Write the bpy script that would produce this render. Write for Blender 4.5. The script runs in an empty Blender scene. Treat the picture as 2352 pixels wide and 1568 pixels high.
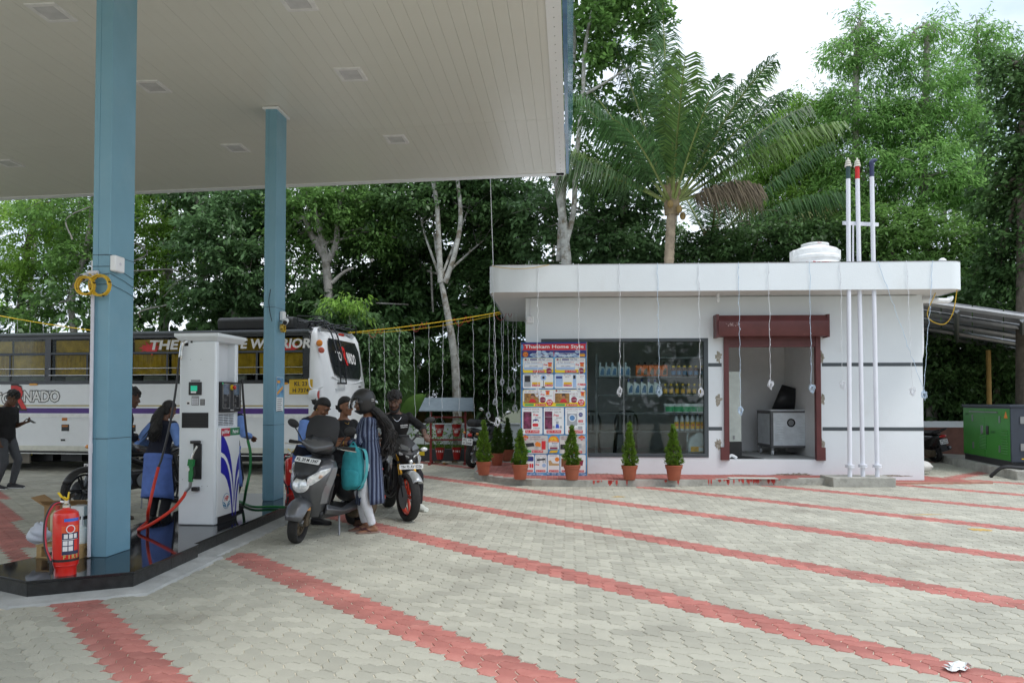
import bpy, bmesh, math, random
import numpy as np
from mathutils import Matrix, Vector, Euler
R = math.radians
random.seed(7)
SC = bpy.context.scene
COL = SC.collection
# == camera
CAM_H = 1.5
cd = bpy.data.cameras.new('camera')
cam = bpy.data.objects.new('camera', cd)
COL.objects.link(cam)
cam.location = (0, 0, CAM_H)
cam.rotation_euler = (R(91.5), 0, 0)
cd.sensor_width = 36
cd.lens = 36 * 1720 / 2352
cd.shift_y = 91 / 2352
cd.clip_end = 3000
SC.camera = cam
# == sky, sun, exposure
SUN_EL, SUN_AZ = 63, 130          # azimuth measured clockwise from +Y: behind the camera, to its right
w = bpy.data.worlds.new('World')
SC.world = w
w.use_nodes = True
nt = w.node_tree
bg = nt.nodes['Background']
sk = nt.nodes.new('ShaderNodeTexSky')
sk.sky_type = 'NISHITA'
sk.sun_disc = False
sk.sun_elevation = R(SUN_EL)
sk.sun_rotation = R(SUN_AZ)
sk.air_density = 1.0
sk.dust_density = 3.0
tc = nt.nodes.new('ShaderNodeTexCoord')
mp = nt.nodes.new('ShaderNodeMapping')
mp.inputs['Scale'].default_value = (1.2, 1.2, 3.0)
nz = nt.nodes.new('ShaderNodeTexNoise')
nz.inputs['Scale'].default_value = 1.8
nz.inputs['Detail'].default_value = 6
nz.inputs['Roughness'].default_value = .55
rp = nt.nodes.new('ShaderNodeValToRGB')
rp.color_ramp.elements[0].position = .34
rp.color_ramp.elements[0].color = (5.0, 6.1, 7.6, 1)
rp.color_ramp.elements[1].position = .62
rp.color_ramp.elements[1].color = (9.6, 10.0, 10.5, 1)
mx = nt.nodes.new('ShaderNodeMix')
mx.data_type = 'RGBA'
mx.inputs[0].default_value = .82
lk = nt.links.new
lk(tc.outputs['Generated'], mp.inputs['Vector'])
lk(mp.outputs[0], nz.inputs['Vector'])
lk(nz.outputs[0], rp.inputs[0])
lk(sk.outputs[0], mx.inputs[6])
lk(rp.outputs[0], mx.inputs[7])
lk(mx.outputs[2], bg.inputs['Color'])
bg.inputs['Strength'].default_value = .12
ld = bpy.data.lights.new('sun', 'SUN')
ld.energy = 1.3
ld.angle = R(15)
ld.color = (1, .985, .96)
sun = bpy.data.objects.new('sun', ld)
COL.objects.link(sun)
_d = Vector((math.sin(R(SUN_AZ)) * math.cos(R(SUN_EL)), math.cos(R(SUN_AZ)) * math.cos(R(SUN_EL)), math.sin(R(SUN_EL))))
sun.rotation_euler = _d.to_track_quat('Z', 'Y').to_euler()
vs = SC.view_settings
SC.display_settings.display_device = 'sRGB'
vs.view_transform = 'Standard'
vs.look = 'None'
vs.exposure = 0.5
vs.gamma = 1
SC.cycles.max_bounces = 8
SC.cycles.transparent_max_bounces = 12
# == surveying helpers: where a sight line meets a plane of the place
_F, _CX, _CY = 1720., 1176., 875.
_cp, _sp = math.cos(R(1.5)), math.sin(R(1.5))
def _ray(px, py):
 x = (px - _CX) / _F
 y = -(py - _CY) / _F
 return (x, _cp - y * _sp, _sp + y * _cp)
def G(px, py, z=0.):
 d = _ray(px, py)
 t = (z - CAM_H) / d[2]
 return Vector((d[0] * t, d[1] * t, z))
def P(px, py, Y):
 d = _ray(px, py)
 t = Y / d[1]
 return Vector((d[0] * t, Y, CAM_H + d[2] * t))
PSI = 4.5                                      # the forecourt's own axes are turned this much from the view
SU = Vector((math.cos(R(PSI)), -math.sin(R(PSI)), 0))
SV = Vector((math.sin(R(PSI)), math.cos(R(PSI)), 0))
def smooth(a, b, x):
 t = max(0, min(1, (x - a) / (b - a)))
 return t * t * (3 - 2 * t)
# == materials
MATS = {}
def mat(name, col, rough=.6, metal=0., var=.12, scale=6., bump=0., bscale=40., coat=0., trans=0., spec=None, dirt=None, emis=None, island=0., objr=0., col2=None, sub=0.):
 """plain procedural surface: base colour with noise mottling, optional dirt colour, fine relief"""
 if name in MATS:
  return MATS[name]
 m = bpy.data.materials.new(name)
 m.use_nodes = True
 n = m.node_tree.nodes
 L = m.node_tree.links.new
 b = n['Principled BSDF']
 b.inputs['Roughness'].default_value = rough
 b.inputs['Metallic'].default_value = metal
 if spec is not None:
  b.inputs['Specular IOR Level'].default_value = spec
 if coat:
  b.inputs['Coat Weight'].default_value = coat
  b.inputs['Coat Roughness'].default_value = .06
 t = n.new('ShaderNodeTexCoord')
 z = n.new('ShaderNodeTexNoise')
 z.inputs['Scale'].default_value = scale
 z.inputs['Detail'].default_value = 5
 z.inputs['Roughness'].default_value = .6
 L(t.outputs['Object'], z.inputs['Vector'])
 r = n.new('ShaderNodeValToRGB')
 c = Vector(col)
 lo = c * (1 - var)
 hi = Vector([min(1, v * (1 + var)) for v in c])
 r.color_ramp.elements[0].position = .3
 r.color_ramp.elements[1].position = .7
 r.color_ramp.elements[0].color = (*lo, 1)
 r.color_ramp.elements[1].color = (*(Vector(col2) if col2 else hi), 1)
 L(z.outputs[0], r.inputs[0])
 out = r.outputs[0]
 if island or objr:
  gnode = n.new('ShaderNodeNewGeometry')
  oi = n.new('ShaderNodeObjectInfo')
  ad = n.new('ShaderNodeMath')
  ad.operation = 'ADD'
  L(gnode.outputs['Random Per Island'], ad.inputs[0])
  L(oi.outputs['Random'], ad.inputs[1])
  fr = n.new('ShaderNodeMath')
  fr.operation = 'FRACT'
  L(ad.outputs[0], fr.inputs[0])
  mr = n.new('ShaderNodeMapRange')
  k = island or objr
  mr.inputs[3].default_value = 1 - k
  mr.inputs[4].default_value = 1 + k
  L(fr.outputs[0], mr.inputs[0])
  mm = n.new('ShaderNodeMix')
  mm.data_type = 'RGBA'
  mm.blend_type = 'MULTIPLY'
  mm.inputs[0].default_value = 1
  L(out, mm.inputs[6])
  L(mr.outputs[0], mm.inputs[7])
  out = mm.outputs[2]
 if dirt:
  z2 = n.new('ShaderNodeTexNoise')
  z2.inputs['Scale'].default_value = dirt[1]
  z2.inputs['Detail'].default_value = 8
  z2.inputs['Roughness'].default_value = .7
  L(t.outputs['Object'], z2.inputs['Vector'])
  r2 = n.new('ShaderNodeValToRGB')
  r2.color_ramp.elements[0].position = dirt[2]
  r2.color_ramp.elements[1].position = min(1, dirt[2] + dirt[3])
  r2.color_ramp.elements[0].color = (0, 0, 0, 1)
  r2.color_ramp.elements[1].color = (dirt[4],) * 3 + (1,)
  L(z2.outputs[0], r2.inputs[0])
  m2 = n.new('ShaderNodeMix')
  m2.data_type = 'RGBA'
  L(r2.outputs[0], m2.inputs[0])
  L(out, m2.inputs[6])
  m2.inputs[7].default_value = (*dirt[0], 1)
  out = m2.outputs[2]
 L(out, b.inputs['Base Color'])
 if emis:
  b.inputs['Emission Color'].default_value = (*emis[:3], 1)
  b.inputs['Emission Strength'].default_value = emis[3]
 if bump:
  z3 = n.new('ShaderNodeTexNoise')
  z3.inputs['Scale'].default_value = bscale
  z3.inputs['Detail'].default_value = 4
  L(t.outputs['Object'], z3.inputs['Vector'])
  bp = n.new('ShaderNodeBump')
  bp.inputs['Strength'].default_value = min(1, bump)
  bp.inputs['Distance'].default_value = .02
  L(z3.outputs[0], bp.inputs['Height'])
  L(bp.outputs[0], b.inputs['Normal'])
 if trans:
  tl = n.new('ShaderNodeBsdfTranslucent')
  L(out, tl.inputs['Color'])
  ms = n.new('ShaderNodeMixShader')
  ms.inputs[0].default_value = trans
  L(b.outputs[0], ms.inputs[1])
  L(tl.outputs[0], ms.inputs[2])
  L(ms.outputs[0], n['Material Output'].inputs[0])
 MATS[name] = m
 return m
def glass_mat(name, tint=(.5, .55, .55), refl=1.0, rough=.02):
 if name in MATS:
  return MATS[name]
 m = bpy.data.materials.new(name)
 m.use_nodes = True
 n = m.node_tree.nodes
 L = m.node_tree.links.new
 n.remove(n['Principled BSDF'])
 tr = n.new('ShaderNodeBsdfTransparent')
 tr.inputs[0].default_value = (*tint, 1)
 gl = n.new('ShaderNodeBsdfGlossy')
 gl.inputs['Roughness'].default_value = rough
 fz = n.new('ShaderNodeFresnel')
 fz.inputs[0].default_value = 1.5
 mu = n.new('ShaderNodeMath')
 mu.operation = 'MULTIPLY'
 mu.inputs[1].default_value = refl
 mu.use_clamp = True
 L(fz.outputs[0], mu.inputs[0])
 mi = n.new('ShaderNodeMixShader')
 L(mu.outputs[0], mi.inputs[0])
 L(tr.outputs[0], mi.inputs[1])
 L(gl.outputs[0], mi.inputs[2])
 L(mi.outputs[0], n['Material Output'].inputs[0])
 MATS[name] = m
 return m
# == mesh helpers
class MB:
 def __init__(s, M=None):
  s.v = []
  s.f = []
  s.M = M or Matrix()
 def add(s, vs, fs):
  o = len(s.v)
  s.v += [tuple(s.M @ Vector(v)) for v in vs]
  s.f += [tuple(i + o for i in f) for f in fs]
  return s
 def box(s, c, d, rot=None):
  x, y, z = d[0] / 2, d[1] / 2, d[2] / 2
  vs = [Vector(p) for p in ((-x, -y, -z), (x, -y, -z), (x, y, -z), (-x, y, -z), (-x, -y, z), (x, -y, z), (x, y, z), (-x, y, z))]
  if rot:
   e = Euler([R(a) for a in rot]).to_matrix()
   vs = [e @ p for p in vs]
  c = Vector(c)
  return s.add([p + c for p in vs], [(0, 3, 2, 1), (4, 5, 6, 7), (0, 1, 5, 4), (1, 2, 6, 5), (2, 3, 7, 6), (3, 0, 4, 7)])
 def bb(s, a, b):
  return s.box([(a[i] + b[i]) / 2 for i in range(3)], [abs(b[i] - a[i]) for i in range(3)])
 def tube(s, pts, r, n=8, cap=True, flat=None):
  pts = [Vector(p) for p in pts]
  k = len(pts)
  rs = r if isinstance(r, (list, tuple)) else [r] * k
  up = None
  rings = []
  for i, p in enumerate(pts):
   t = (pts[min(i + 1, k - 1)] - pts[max(i - 1, 0)])
   if t.length < 1e-9:
    t = Vector((0, 0, 1))
   t.normalize()
   if up is None:
    a = Vector((0, 0, 1)) if abs(t.z) < .9 else Vector((0, 1, 0))
    up = (a - t * a.dot(t)).normalized()
   else:
    up = up - t * up.dot(t)
    up = up.normalized() if up.length > 1e-6 else t.orthogonal().normalized()
   sd = t.cross(up)
   fl = flat or 1.
   rings.append([p + (up * math.cos(2 * math.pi * j / n) * fl + sd * math.sin(2 * math.pi * j / n)) * rs[i] for j in range(n)])
  return s.loft(rings, cap)
 def loft(s, rings, cap=True, closed=False):
  n = len(rings[0])
  vs = [p for g in rings for p in g]
  fs = []
  m = len(rings)
  for i in range(m if closed else m - 1):
   a, b = i * n, ((i + 1) % m) * n
   for j in range(n):
    q = (j + 1) % n
    fs.append((a + j, a + q, b + q, b + j))
  if cap and not closed:
   fs.append(tuple(range(n))[::-1])
   fs.append(tuple(range((m - 1) * n, m * n)))
  return s.add(vs, fs)
 def lathe(s, prof, n=16, c=(0, 0, 0), ax='z', cap=True):
  c = Vector(c)
  def q(r, z, a):
   x, y = r * math.cos(a), r * math.sin(a)
   return c + Vector((x, y, z) if ax == 'z' else (z, x, y) if ax == 'x' else (x, z, y))
  return s.loft([[q(r, z, 2 * math.pi * j / n) for j in range(n)] for r, z in prof], cap)
 def prism(s, poly, z0, z1, M=None):
  M = M or Matrix()
  n = len(poly)
  vs = [M @ Vector((x, y, z0)) for x, y in poly] + [M @ Vector((x, y, z1)) for x, y in poly]
  fs = [tuple(range(n))[::-1], tuple(range(n, 2 * n))] + [(j, (j + 1) % n, n + (j + 1) % n, n + j) for j in range(n)]
  return s.add(vs, fs)
 def ell(s, c, r, nu=12, nv=8, rot=None):
  e = Euler([R(a) for a in rot]).to_matrix() if rot else Matrix.Identity(3)
  c = Vector(c)
  rings = []
  for i in range(nv + 1):
   a = -math.pi / 2 + math.pi * i / nv
   a = max(-1.553, min(1.553, a))
   rings.append([c + e @ Vector((r[0] * math.cos(a) * math.cos(2 * math.pi * j / nu), r[1] * math.cos(a) * math.sin(2 * math.pi * j / nu), r[2] * math.sin(a))) for j in range(nu)])
  return s.loft(rings)
 def quad(s, a, b, c, d):
  return s.add([a, b, c, d], [(0, 1, 2, 3)])
 def torus(s, c, R0, r, ax='y', n=24, k=8, sq=1., arc=None):
  c = Vector(c)
  rings = []
  a0, a1 = arc or (0, 2 * math.pi)
  m = n if arc is None else n + 1
  for i in range(m):
   a = a0 + (a1 - a0) * i / n
   ring = []
   for j in range(k):
    b = 2 * math.pi * j / k
    rr = R0 + r * math.cos(b)
    h = r * sq * math.sin(b)
    x, y = rr * math.cos(a), rr * math.sin(a)
    ring.append(c + Vector((x, h, y) if ax == 'y' else (h, x, y) if ax == 'x' else (x, y, h)))
   rings.append(ring)
  return s.loft(rings, arc is not None, arc is None)
 def build(s, name, m, parent=None, smooth=False, bevel=0., label=None, loc=None, sub=0, seg=2, ang=35, solid=0.):
  me = bpy.data.meshes.new(name)
  me.from_pydata(s.v, [], s.f)
  bm = bmesh.new()
  bm.from_mesh(me)
  bmesh.ops.recalc_face_normals(bm, faces=bm.faces)
  bm.to_mesh(me)
  bm.free()
  if m:
   me.materials.append(m)
  o = bpy.data.objects.new(name, me)
  COL.objects.link(o)
  finish(o, parent, smooth, bevel, label, sub, seg, ang, solid)
  if loc is not None:
   o.location = loc
  return o
def finish(o, parent=None, smooth=False, bevel=0., label=None, sub=0, seg=2, ang=35, solid=0.):
 if parent:
  o.parent = parent
 me = o.data
 if solid:
  q = o.modifiers.new('s', 'SOLIDIFY')
  q.thickness = solid
  q.offset = 0
 if bevel:
  b = o.modifiers.new('b', 'BEVEL')
  b.width = bevel
  b.segments = seg
  b.limit_method = 'ANGLE'
  b.angle_limit = R(30)
  b.harden_normals = False
 if sub:
  q = o.modifiers.new('u', 'SUBSURF')
  q.levels = q.render_levels = sub
 if smooth or bevel:
  me.polygons.foreach_set('use_smooth', [True] * len(me.polygons))
  if not sub:
   me.set_sharp_from_angle(angle=R(ang))
 if label:
  o['label'] = label
def raw(name, vs, fs, m, parent=None, smooth=False):
 """mesh straight from numpy arrays (faces all of one size)"""
 me = bpy.data.meshes.new(name)
 vs = np.asarray(vs, dtype=np.float32)
 fs = np.asarray(fs, dtype=np.int32)
 k = fs.shape[1]
 me.vertices.add(len(vs))
 me.vertices.foreach_set('co', vs.ravel())
 me.loops.add(fs.size)
 me.loops.foreach_set('vertex_index', fs.ravel())
 me.polygons.add(len(fs))
 me.polygons.foreach_set('loop_start', np.arange(0, fs.size, k, dtype=np.int32))
 me.polygons.foreach_set('loop_total', np.full(len(fs), k, dtype=np.int32))
 me.update(calc_edges=True)
 me.materials.append(m)
 if smooth:
  me.polygons.foreach_set('use_smooth', [True] * len(me.polygons))
 o = bpy.data.objects.new(name, me)
 COL.objects.link(o)
 if parent:
  o.parent = parent
 return o
def thing(name, label, cat, loc=(0, 0, 0), rz=0., group=None, rot=None):
 o = bpy.data.objects.new(name, None)
 o.empty_display_size = .1
 COL.objects.link(o)
 o.location = loc
 o.rotation_euler = [R(a) for a in rot] if rot else (0, 0, R(rz))
 o['label'] = label
 o['category'] = cat
 if group:
  o['group'] = group
 return o
def tag(o, label, cat, group=None):
 o['label'] = label
 o['category'] = cat
 if group:
  o['group'] = group
 return o
def struct(o, kind='structure'):
 o['kind'] = kind
 return o
def dup(o, parent=None, loc=None, rz=None, label=None, scale=None):
 c = o.copy()
 COL.objects.link(c)
 if parent:
  c.parent = parent
 for ch in o.children:
  dup(ch, c)
 if loc is not None:
  c.location = loc
 if rz is not None:
  c.rotation_euler = (0, 0, R(rz))
 if label:
  c['label'] = label
 if scale:
  c.scale = (scale,) * 3 if not isinstance(scale, tuple) else scale
 return c
def text(s, m, parent, M, h=None, w=None, name='lettering', th=.0015, off=0., align='CENTER', shear=0., space=1.):
 """lettering as thin raised mesh; fitted to height h and/or width w; M maps its x/y plane into the parent"""
 cu = bpy.data.curves.new('t', 'FONT')
 cu.body = s
 cu.align_x = 'LEFT'
 cu.offset = off
 cu.shear = shear
 cu.space_character = space
 cu.resolution_u = 2
 cu.extrude = .5
 o = bpy.data.objects.new('t', cu)
 COL.objects.link(o)
 dg = bpy.context.evaluated_depsgraph_get()
 me = bpy.data.meshes.new_from_object(o.evaluated_get(dg))
 bpy.data.objects.remove(o)
 bpy.data.curves.remove(cu)
 n = len(me.vertices)
 if not n:
  return None
 co = np.empty(n * 3, dtype=np.float32)
 me.vertices.foreach_get('co', co)
 co = co.reshape(-1, 3)
 mn, mxx = co.min(0), co.max(0)
 sx = sy = 1.
 if h:
  sx = sy = h / max(1e-6, mxx[1] - mn[1])
 if w:
  sx = w / max(1e-6, mxx[0] - mn[0])
  if not h:
   sy = sx
 ax = {'CENTER': (mn[0] + mxx[0]) / 2, 'LEFT': mn[0], 'RIGHT': mxx[0]}[align]
 co[:, 0] = (co[:, 0] - ax) * sx
 co[:, 1] = (co[:, 1] - (mn[1] + mxx[1]) / 2) * sy
 co[:, 2] = (co[:, 2] + .5) * th
 Mn = np.array(M)
 co = co @ Mn[:3, :3].T + Mn[:3, 3]
 me.vertices.foreach_set('co', co.astype(np.float32).ravel())
 me.materials.clear()
 me.materials.append(m)
 me.name = name
 o = bpy.data.objects.new(name, me)
 COL.objects.link(o)
 o.parent = parent
 me.update()
 return o
def face(o, nx='y-', s=1.):
 """matrix of an upright sheet: text x to the viewer's right, y up; facing -y (or given)"""
 o = Vector(o)
 X, N = {'y-': ((1, 0, 0), (0, -1, 0)), 'y+': ((-1, 0, 0), (0, 1, 0)), 'x+': ((0, 1, 0), (1, 0, 0)), 'x-': ((0, -1, 0), (-1, 0, 0))}[nx]
 X = Vector(X)
 N = Vector(N)
 Y = N.cross(X)
 return Matrix(((X.x, Y.x, N.x, o.x), (X.y, Y.y, N.y, o.y), (X.z, Y.z, N.z, o.z), (0, 0, 0, 1)))
def frame(o, X, Y):
 """matrix with origin o, x axis X, y axis Y (orthonormalised)"""
 X = Vector(X).normalized()
 Y = Vector(Y)
 Y = (Y - X * Y.dot(X)).normalized()
 N = X.cross(Y)
 o = Vector(o)
 return Matrix(((X.x, Y.x, N.x, o.x), (X.y, Y.y, N.y, o.y), (X.z, Y.z, N.z, o.z), (0, 0, 0, 1)))
def catenary(a, b, sag, n=10):
 a, b = Vector(a), Vector(b)
 return [a.lerp(b, i / n) - Vector((0, 0, sag * 4 * (i / n) * (1 - i / n))) for i in range(n + 1)]
def spline(pts, n=6):
 """Catmull-Rom through the points"""
 p = [Vector(q) for q in pts]
 p = [p[0] * 2 - p[1]] + p + [p[-1] * 2 - p[-2]]
 out = []
 for i in range(1, len(p) - 2):
  for j in range(n):
   t = j / n
   a, b, c, d = p[i - 1], p[i], p[i + 1], p[i + 2]
   out.append(.5 * ((2 * b) + (c - a) * t + (2 * a - 5 * b + 4 * c - d) * t * t + (3 * b - a - 3 * c + d) * t ** 3))
 out.append(p[-2])
 return out
ORD = ['first', 'second', 'third', 'fourth', 'fifth', 'sixth', 'seventh', 'eighth', 'ninth', 'tenth', 'eleventh', 'twelfth', 'thirteenth', 'fourteenth', 'fifteenth', 'sixteenth']
def nth(k, n):
 return 'leftmost' if k == 0 else 'rightmost' if k == n - 1 else ORD[k] + ' from the left'
WHITE = mat('white_paint', (.78, .8, .82), .55, var=.03, scale=1.5)
BLACKP = mat('black_plastic', (.018, .018, .02), .45, var=.2)
RUBBER = mat('tyre_rubber', (.022, .021, .02), .85, var=.25, scale=20, bump=.4, bscale=120)
CHROME = mat('bright_metal', (.6, .6, .6), .22, 1., var=.08)
STEEL = mat('grey_steel', (.3, .31, .32), .4, .9, var=.15)
DARKM = mat('dark_metal', (.035, .035, .038), .4, .6, var=.2)
REDP = mat('red_paint', (.5, .018, .014), .35, var=.08, coat=.4)
YELP = mat('yellow_plastic', (.75, .52, .02), .5)
# == GROUND
ISL = [(-4.3, 6.02), (-3.64, 5.66), (-3.0, 5.97), (-2.96, 7.10), (-3.02, 7.12), (-2.86, 10.95), (-4.1, 11.0), (-4.12, 6.5)]
def grow(poly, d):
 c = Vector((sum(p[0] for p in poly) / len(poly), sum(p[1] for p in poly) / len(poly)))
 n = len(poly)
 out = []
 for i in range(n):
  a, b, e = Vector(poly[i - 1]), Vector(poly[i]), Vector(poly[(i + 1) % n])
  d1, d2 = (b - a).normalized(), (e - b).normalized()
  n1, n2 = Vector((d1.y, -d1.x)), Vector((d2.y, -d2.x))
  m = (n1 + n2)
  m = m / max(.3, m.length_squared) * 2
  out.append(tuple(b + m * d))
 return out
def inside(p, poly):
 x, y = p
 r = False
 n = len(poly)
 for i in range(n):
  x1, y1 = poly[i]
  x2, y2 = poly[(i + 1) % n]
  if (y1 > y) != (y2 > y) and x < (x2 - x1) * (y - y1) / (y2 - y1) + x1:
   r = not r
 return r
SHOP_O, SHOP_A = Vector((.26, 14.25, 0)), 3.0
SX = Vector((math.cos(R(SHOP_A)), -math.sin(R(SHOP_A)), 0))
SY = Vector((math.sin(R(SHOP_A)), math.cos(R(SHOP_A)), 0))
def SW(x, y, z):
 return SHOP_O + SX * x + SY * y + Vector((0, 0, z))
def SP(px, py, yl):
 """sight line against the plane y = yl of the shop: local x and height"""
 d = Vector(_ray(px, py))
 o = Vector((0, 0, CAM_H)) - SHOP_O
 t = (yl - o.dot(SY)) / d.dot(SY)
 q = o + d * t
 return q.dot(SX), q.z
PLINTH = [(-.78, 15.6), (-.74, 14.7), (-.58, 14.1), (-.22, 13.58), (.35, 13.24), (1.3, 13.07), (6.9, 13.5), (6.9, 14.4), (.2, 14.7), (.1, 17.5), (-.78, 17.5)]
SIDEP = [(6.9, 13.5), (8.72, 13.62), (8.25, 14.35), (8.0, 14.9), (7.55, 15.0), (7.4, 14.2), (6.9, 14.3)]
SOIL = mat('soil', (.1, .085, .05), .95, var=.5, scale=.8, bump=.6, bscale=8, col2=(.05, .075, .025))
g = MB().quad((-400, -60, -.03), (400, -60, -.03), (400, 900, -.03), (-400, 900, -.03)).build('ground', SOIL)
struct(g)
BED = mat('joint_sand', (.56, .52, .42), .95, var=.3, scale=30)
GREYB = mat('grey_paver', (.415, .405, .338), .86, var=.15, scale=1.3, bump=.35, bscale=90, island=.12, dirt=((.22, .2, .155), .7, .53, .2, .6))
REDB = mat('red_paver', (.42, .155, .13), .86, var=.22, scale=3., bump=.35, bscale=90, island=.15, dirt=((.5, .3, .25), 2.6, .5, .3, .5))
bed = MB().quad((-22, -20, -.0065), (16, -20, -.0065), (16, 18.62, -.0065), (-22, 18.62, -.0065)).build('forecourt', BED)
struct(bed)
PW = .11038
def paver_outline(kind):
 L, Hh = (2, 1) if kind == 'H' else (1, 2)
 a = .13
 pts = []
 for i in range(L):
  pts += [(i, 0), (i + .25, a), (i + .75, -a)]
 for j in range(Hh):
  pts += [(L, j), (L + a, j + .25), (L - a, j + .75)]
 for i in range(L, 0, -1):
  pts += [(i, Hh), (i - .25, Hh - a), (i - .75, Hh + a)]
 for j in range(Hh, 0, -1):
  pts += [(0, j), (-a, j - .25), (a, j - .75)]
 return [((x - L / 2) * PW, (y - Hh / 2) * PW) for x, y in pts], L, Hh
def shrink(o, L, Hh, g):
 return [(x * (1 - g / (L * PW)), y * (1 - g / (Hh * PW))) for x, y in o]
PV = {}
for kind in 'HV':
 o, L, Hh = paver_outline(kind)
 PV[kind] = (shrink(o, L, Hh, .013), shrink(o, L, Hh, .005), len(o))
def in_view(x, y, mar=2.2):
 return y > 2.5 and abs(x) < .70 * y + mar
RED_EXTRA = [[tuple(G(*p).xy) for p in q] for q in (
 [(-60, 1080), (0, 1128), (42, 1200), (84, 1290), (24, 1290), (-20, 1230), (-60, 1180)],
 [(205, 1089), (262, 1089), (330, 1115), (285, 1115)])]
NOPAVE = [grow(ISL, .17), PLINTH, SIDEP]
cells = []
NS = SU + SV
for i in range(-260, 260):
 for j in range(-40, 190):
  t = (i + j) % 4
  if t not in (0, 2):
   continue
  a, b = ((i + 1) * PW, (j + .5) * PW) if t == 0 else ((i + .5) * PW, (j + 1) * PW)
  a -= .08
  b -= .08
  q = SU * a + SV * b
  if q.y > 18.6 or not in_view(q.x, q.y):
   continue
  if q.y > 14.6 and q.x > .3 and q.x < 7.3:
   continue
  if any(inside((q.x, q.y), k) for k in NOPAVE):
   continue
  red = ((i + j - (14 if i + j < 22 else 10)) % 24) in (0, 2) and q.x > -2.7 - max(0, (6.5 - q.y)) * 1.2
  if q.x < -2.8:
   red = red and q.y < 6
   red = red or any(inside((q.x, q.y), k) for k in RED_EXTRA)
  if q.x > 7.6 and q.y > 14.3:
   red = ((i - j) % 24) in (0, 1, 2, 3)
  cells.append((q.y, q.x, q.y, 'H' if t == 0 else 'V', red))
seen = [c for c in cells if abs(c[1]) < .684 * c[2] + .05 and c[2] > 3.62]
seen.sort()
NEAR = set((c[1], c[2]) for c in seen[:300])
PROT = {}
def paver_mesh(kind, red):
 if (kind, red) not in PROT:
  top, low, n = PV[kind]
  vs = [(x, y, 0) for x, y in top] + [(x, y, -.008) for x, y in low]
  fs = [tuple(range(n))] + [(k, n + k, n + (k + 1) % n, (k + 1) % n) for k in range(n)]
  me = bpy.data.meshes.new('paver')
  me.from_pydata(vs, [], fs)
  me.materials.append(REDB if red else GREYB)
  PROT[kind, red] = me
 return PROT[kind, red]
V, Fc, MI = [], [], []
ca, sa = math.cos(R(-PSI)), math.sin(R(-PSI))
for _, x, y, kind, red in cells:
 dz = random.uniform(-.0012, .0012)
 if (x, y) in NEAR:
  o = bpy.data.objects.new('paver', paver_mesh(kind, red))
  COL.objects.link(o)
  o.parent = bed
  o.location = (x, y, dz)
  o.rotation_euler = (random.gauss(0, .003), random.gauss(0, .003), R(-PSI) + random.gauss(0, .004))
  continue
 top, low, n = PV[kind]
 o = len(V)
 V += [(x + px * ca - py * sa, y + px * sa + py * ca, dz) for px, py in top]
 V += [(x + px * ca - py * sa, y + px * sa + py * ca, -.008) for px, py in low]
 Fc.append(tuple(range(o, o + n)))
 MI.append(int(red))
 for k in range(n):
  Fc.append((o + k, o + n + k, o + n + (k + 1) % n, o + (k + 1) % n))
  MI.append(int(red))
me = bpy.data.meshes.new('paving')
me.from_pydata(V, [], Fc)
me.materials.append(GREYB)
me.materials.append(REDB)
me.polygons.foreach_set('material_index', MI)
o = bpy.data.objects.new('paving', me)
COL.objects.link(o)
o.parent = bed
o['kind'] = 'stuff'
CEM = mat('cement', (.42, .43, .42), .9, var=.2, scale=3, bump=.4, bscale=30, dirt=((.25, .25, .24), 4, .5, .2, .5))
a0, a1 = grow(ISL, .2), grow(ISL, .0)
n = len(ISL)
m_ = MB()
m_.loft([[(x, y, -.01) for x, y in a0], [(x, y, .012) for x, y in grow(ISL, .17)], [(x, y, .03) for x, y in a1]], cap=False)
struct(m_.build('apron', CEM))
# == PUMP ISLAND
GRAN = mat('black_granite', (.012, .013, .016), .06, var=.4, scale=60, spec=.6)
GRANS = mat('dark_granite_side', (.02, .021, .022), .32, var=.5, scale=14, bump=.15, bscale=20, dirt=((.1, .1, .1), 5, .6, .2, .4))
isl = thing('pump_island', 'raised black granite pump island with polished top', 'island', (0, 0, 0))
MB().prism(grow(ISL, -.02), .0, .128).build('core', GRANS, isl)
MB().prism(grow(ISL, .008), .128, .15).build('top_slab', GRAN, isl, bevel=.003)
for i in range(n):
 a, b = Vector(ISL[i]), Vector(ISL[(i + 1) % n])
 L = (b - a).length
 k = max(1, round(L / .55))
 cuts = [0] + [(q + random.uniform(-.1, .1)) / k for q in range(1, k)] + [1]
 d = (b - a).normalized()
 nn = Vector((d.y, -d.x))
 for q in range(k):
  p0, p1 = a.lerp(b, cuts[q]) + d * .002, a.lerp(b, cuts[q + 1]) - d * .002
  pr = [tuple(p0), tuple(p1), tuple(p1 - nn * .016), tuple(p0 - nn * .016)]
  MB().prism(pr, .004, .1265).build('side_tile', GRANS, isl)
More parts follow.
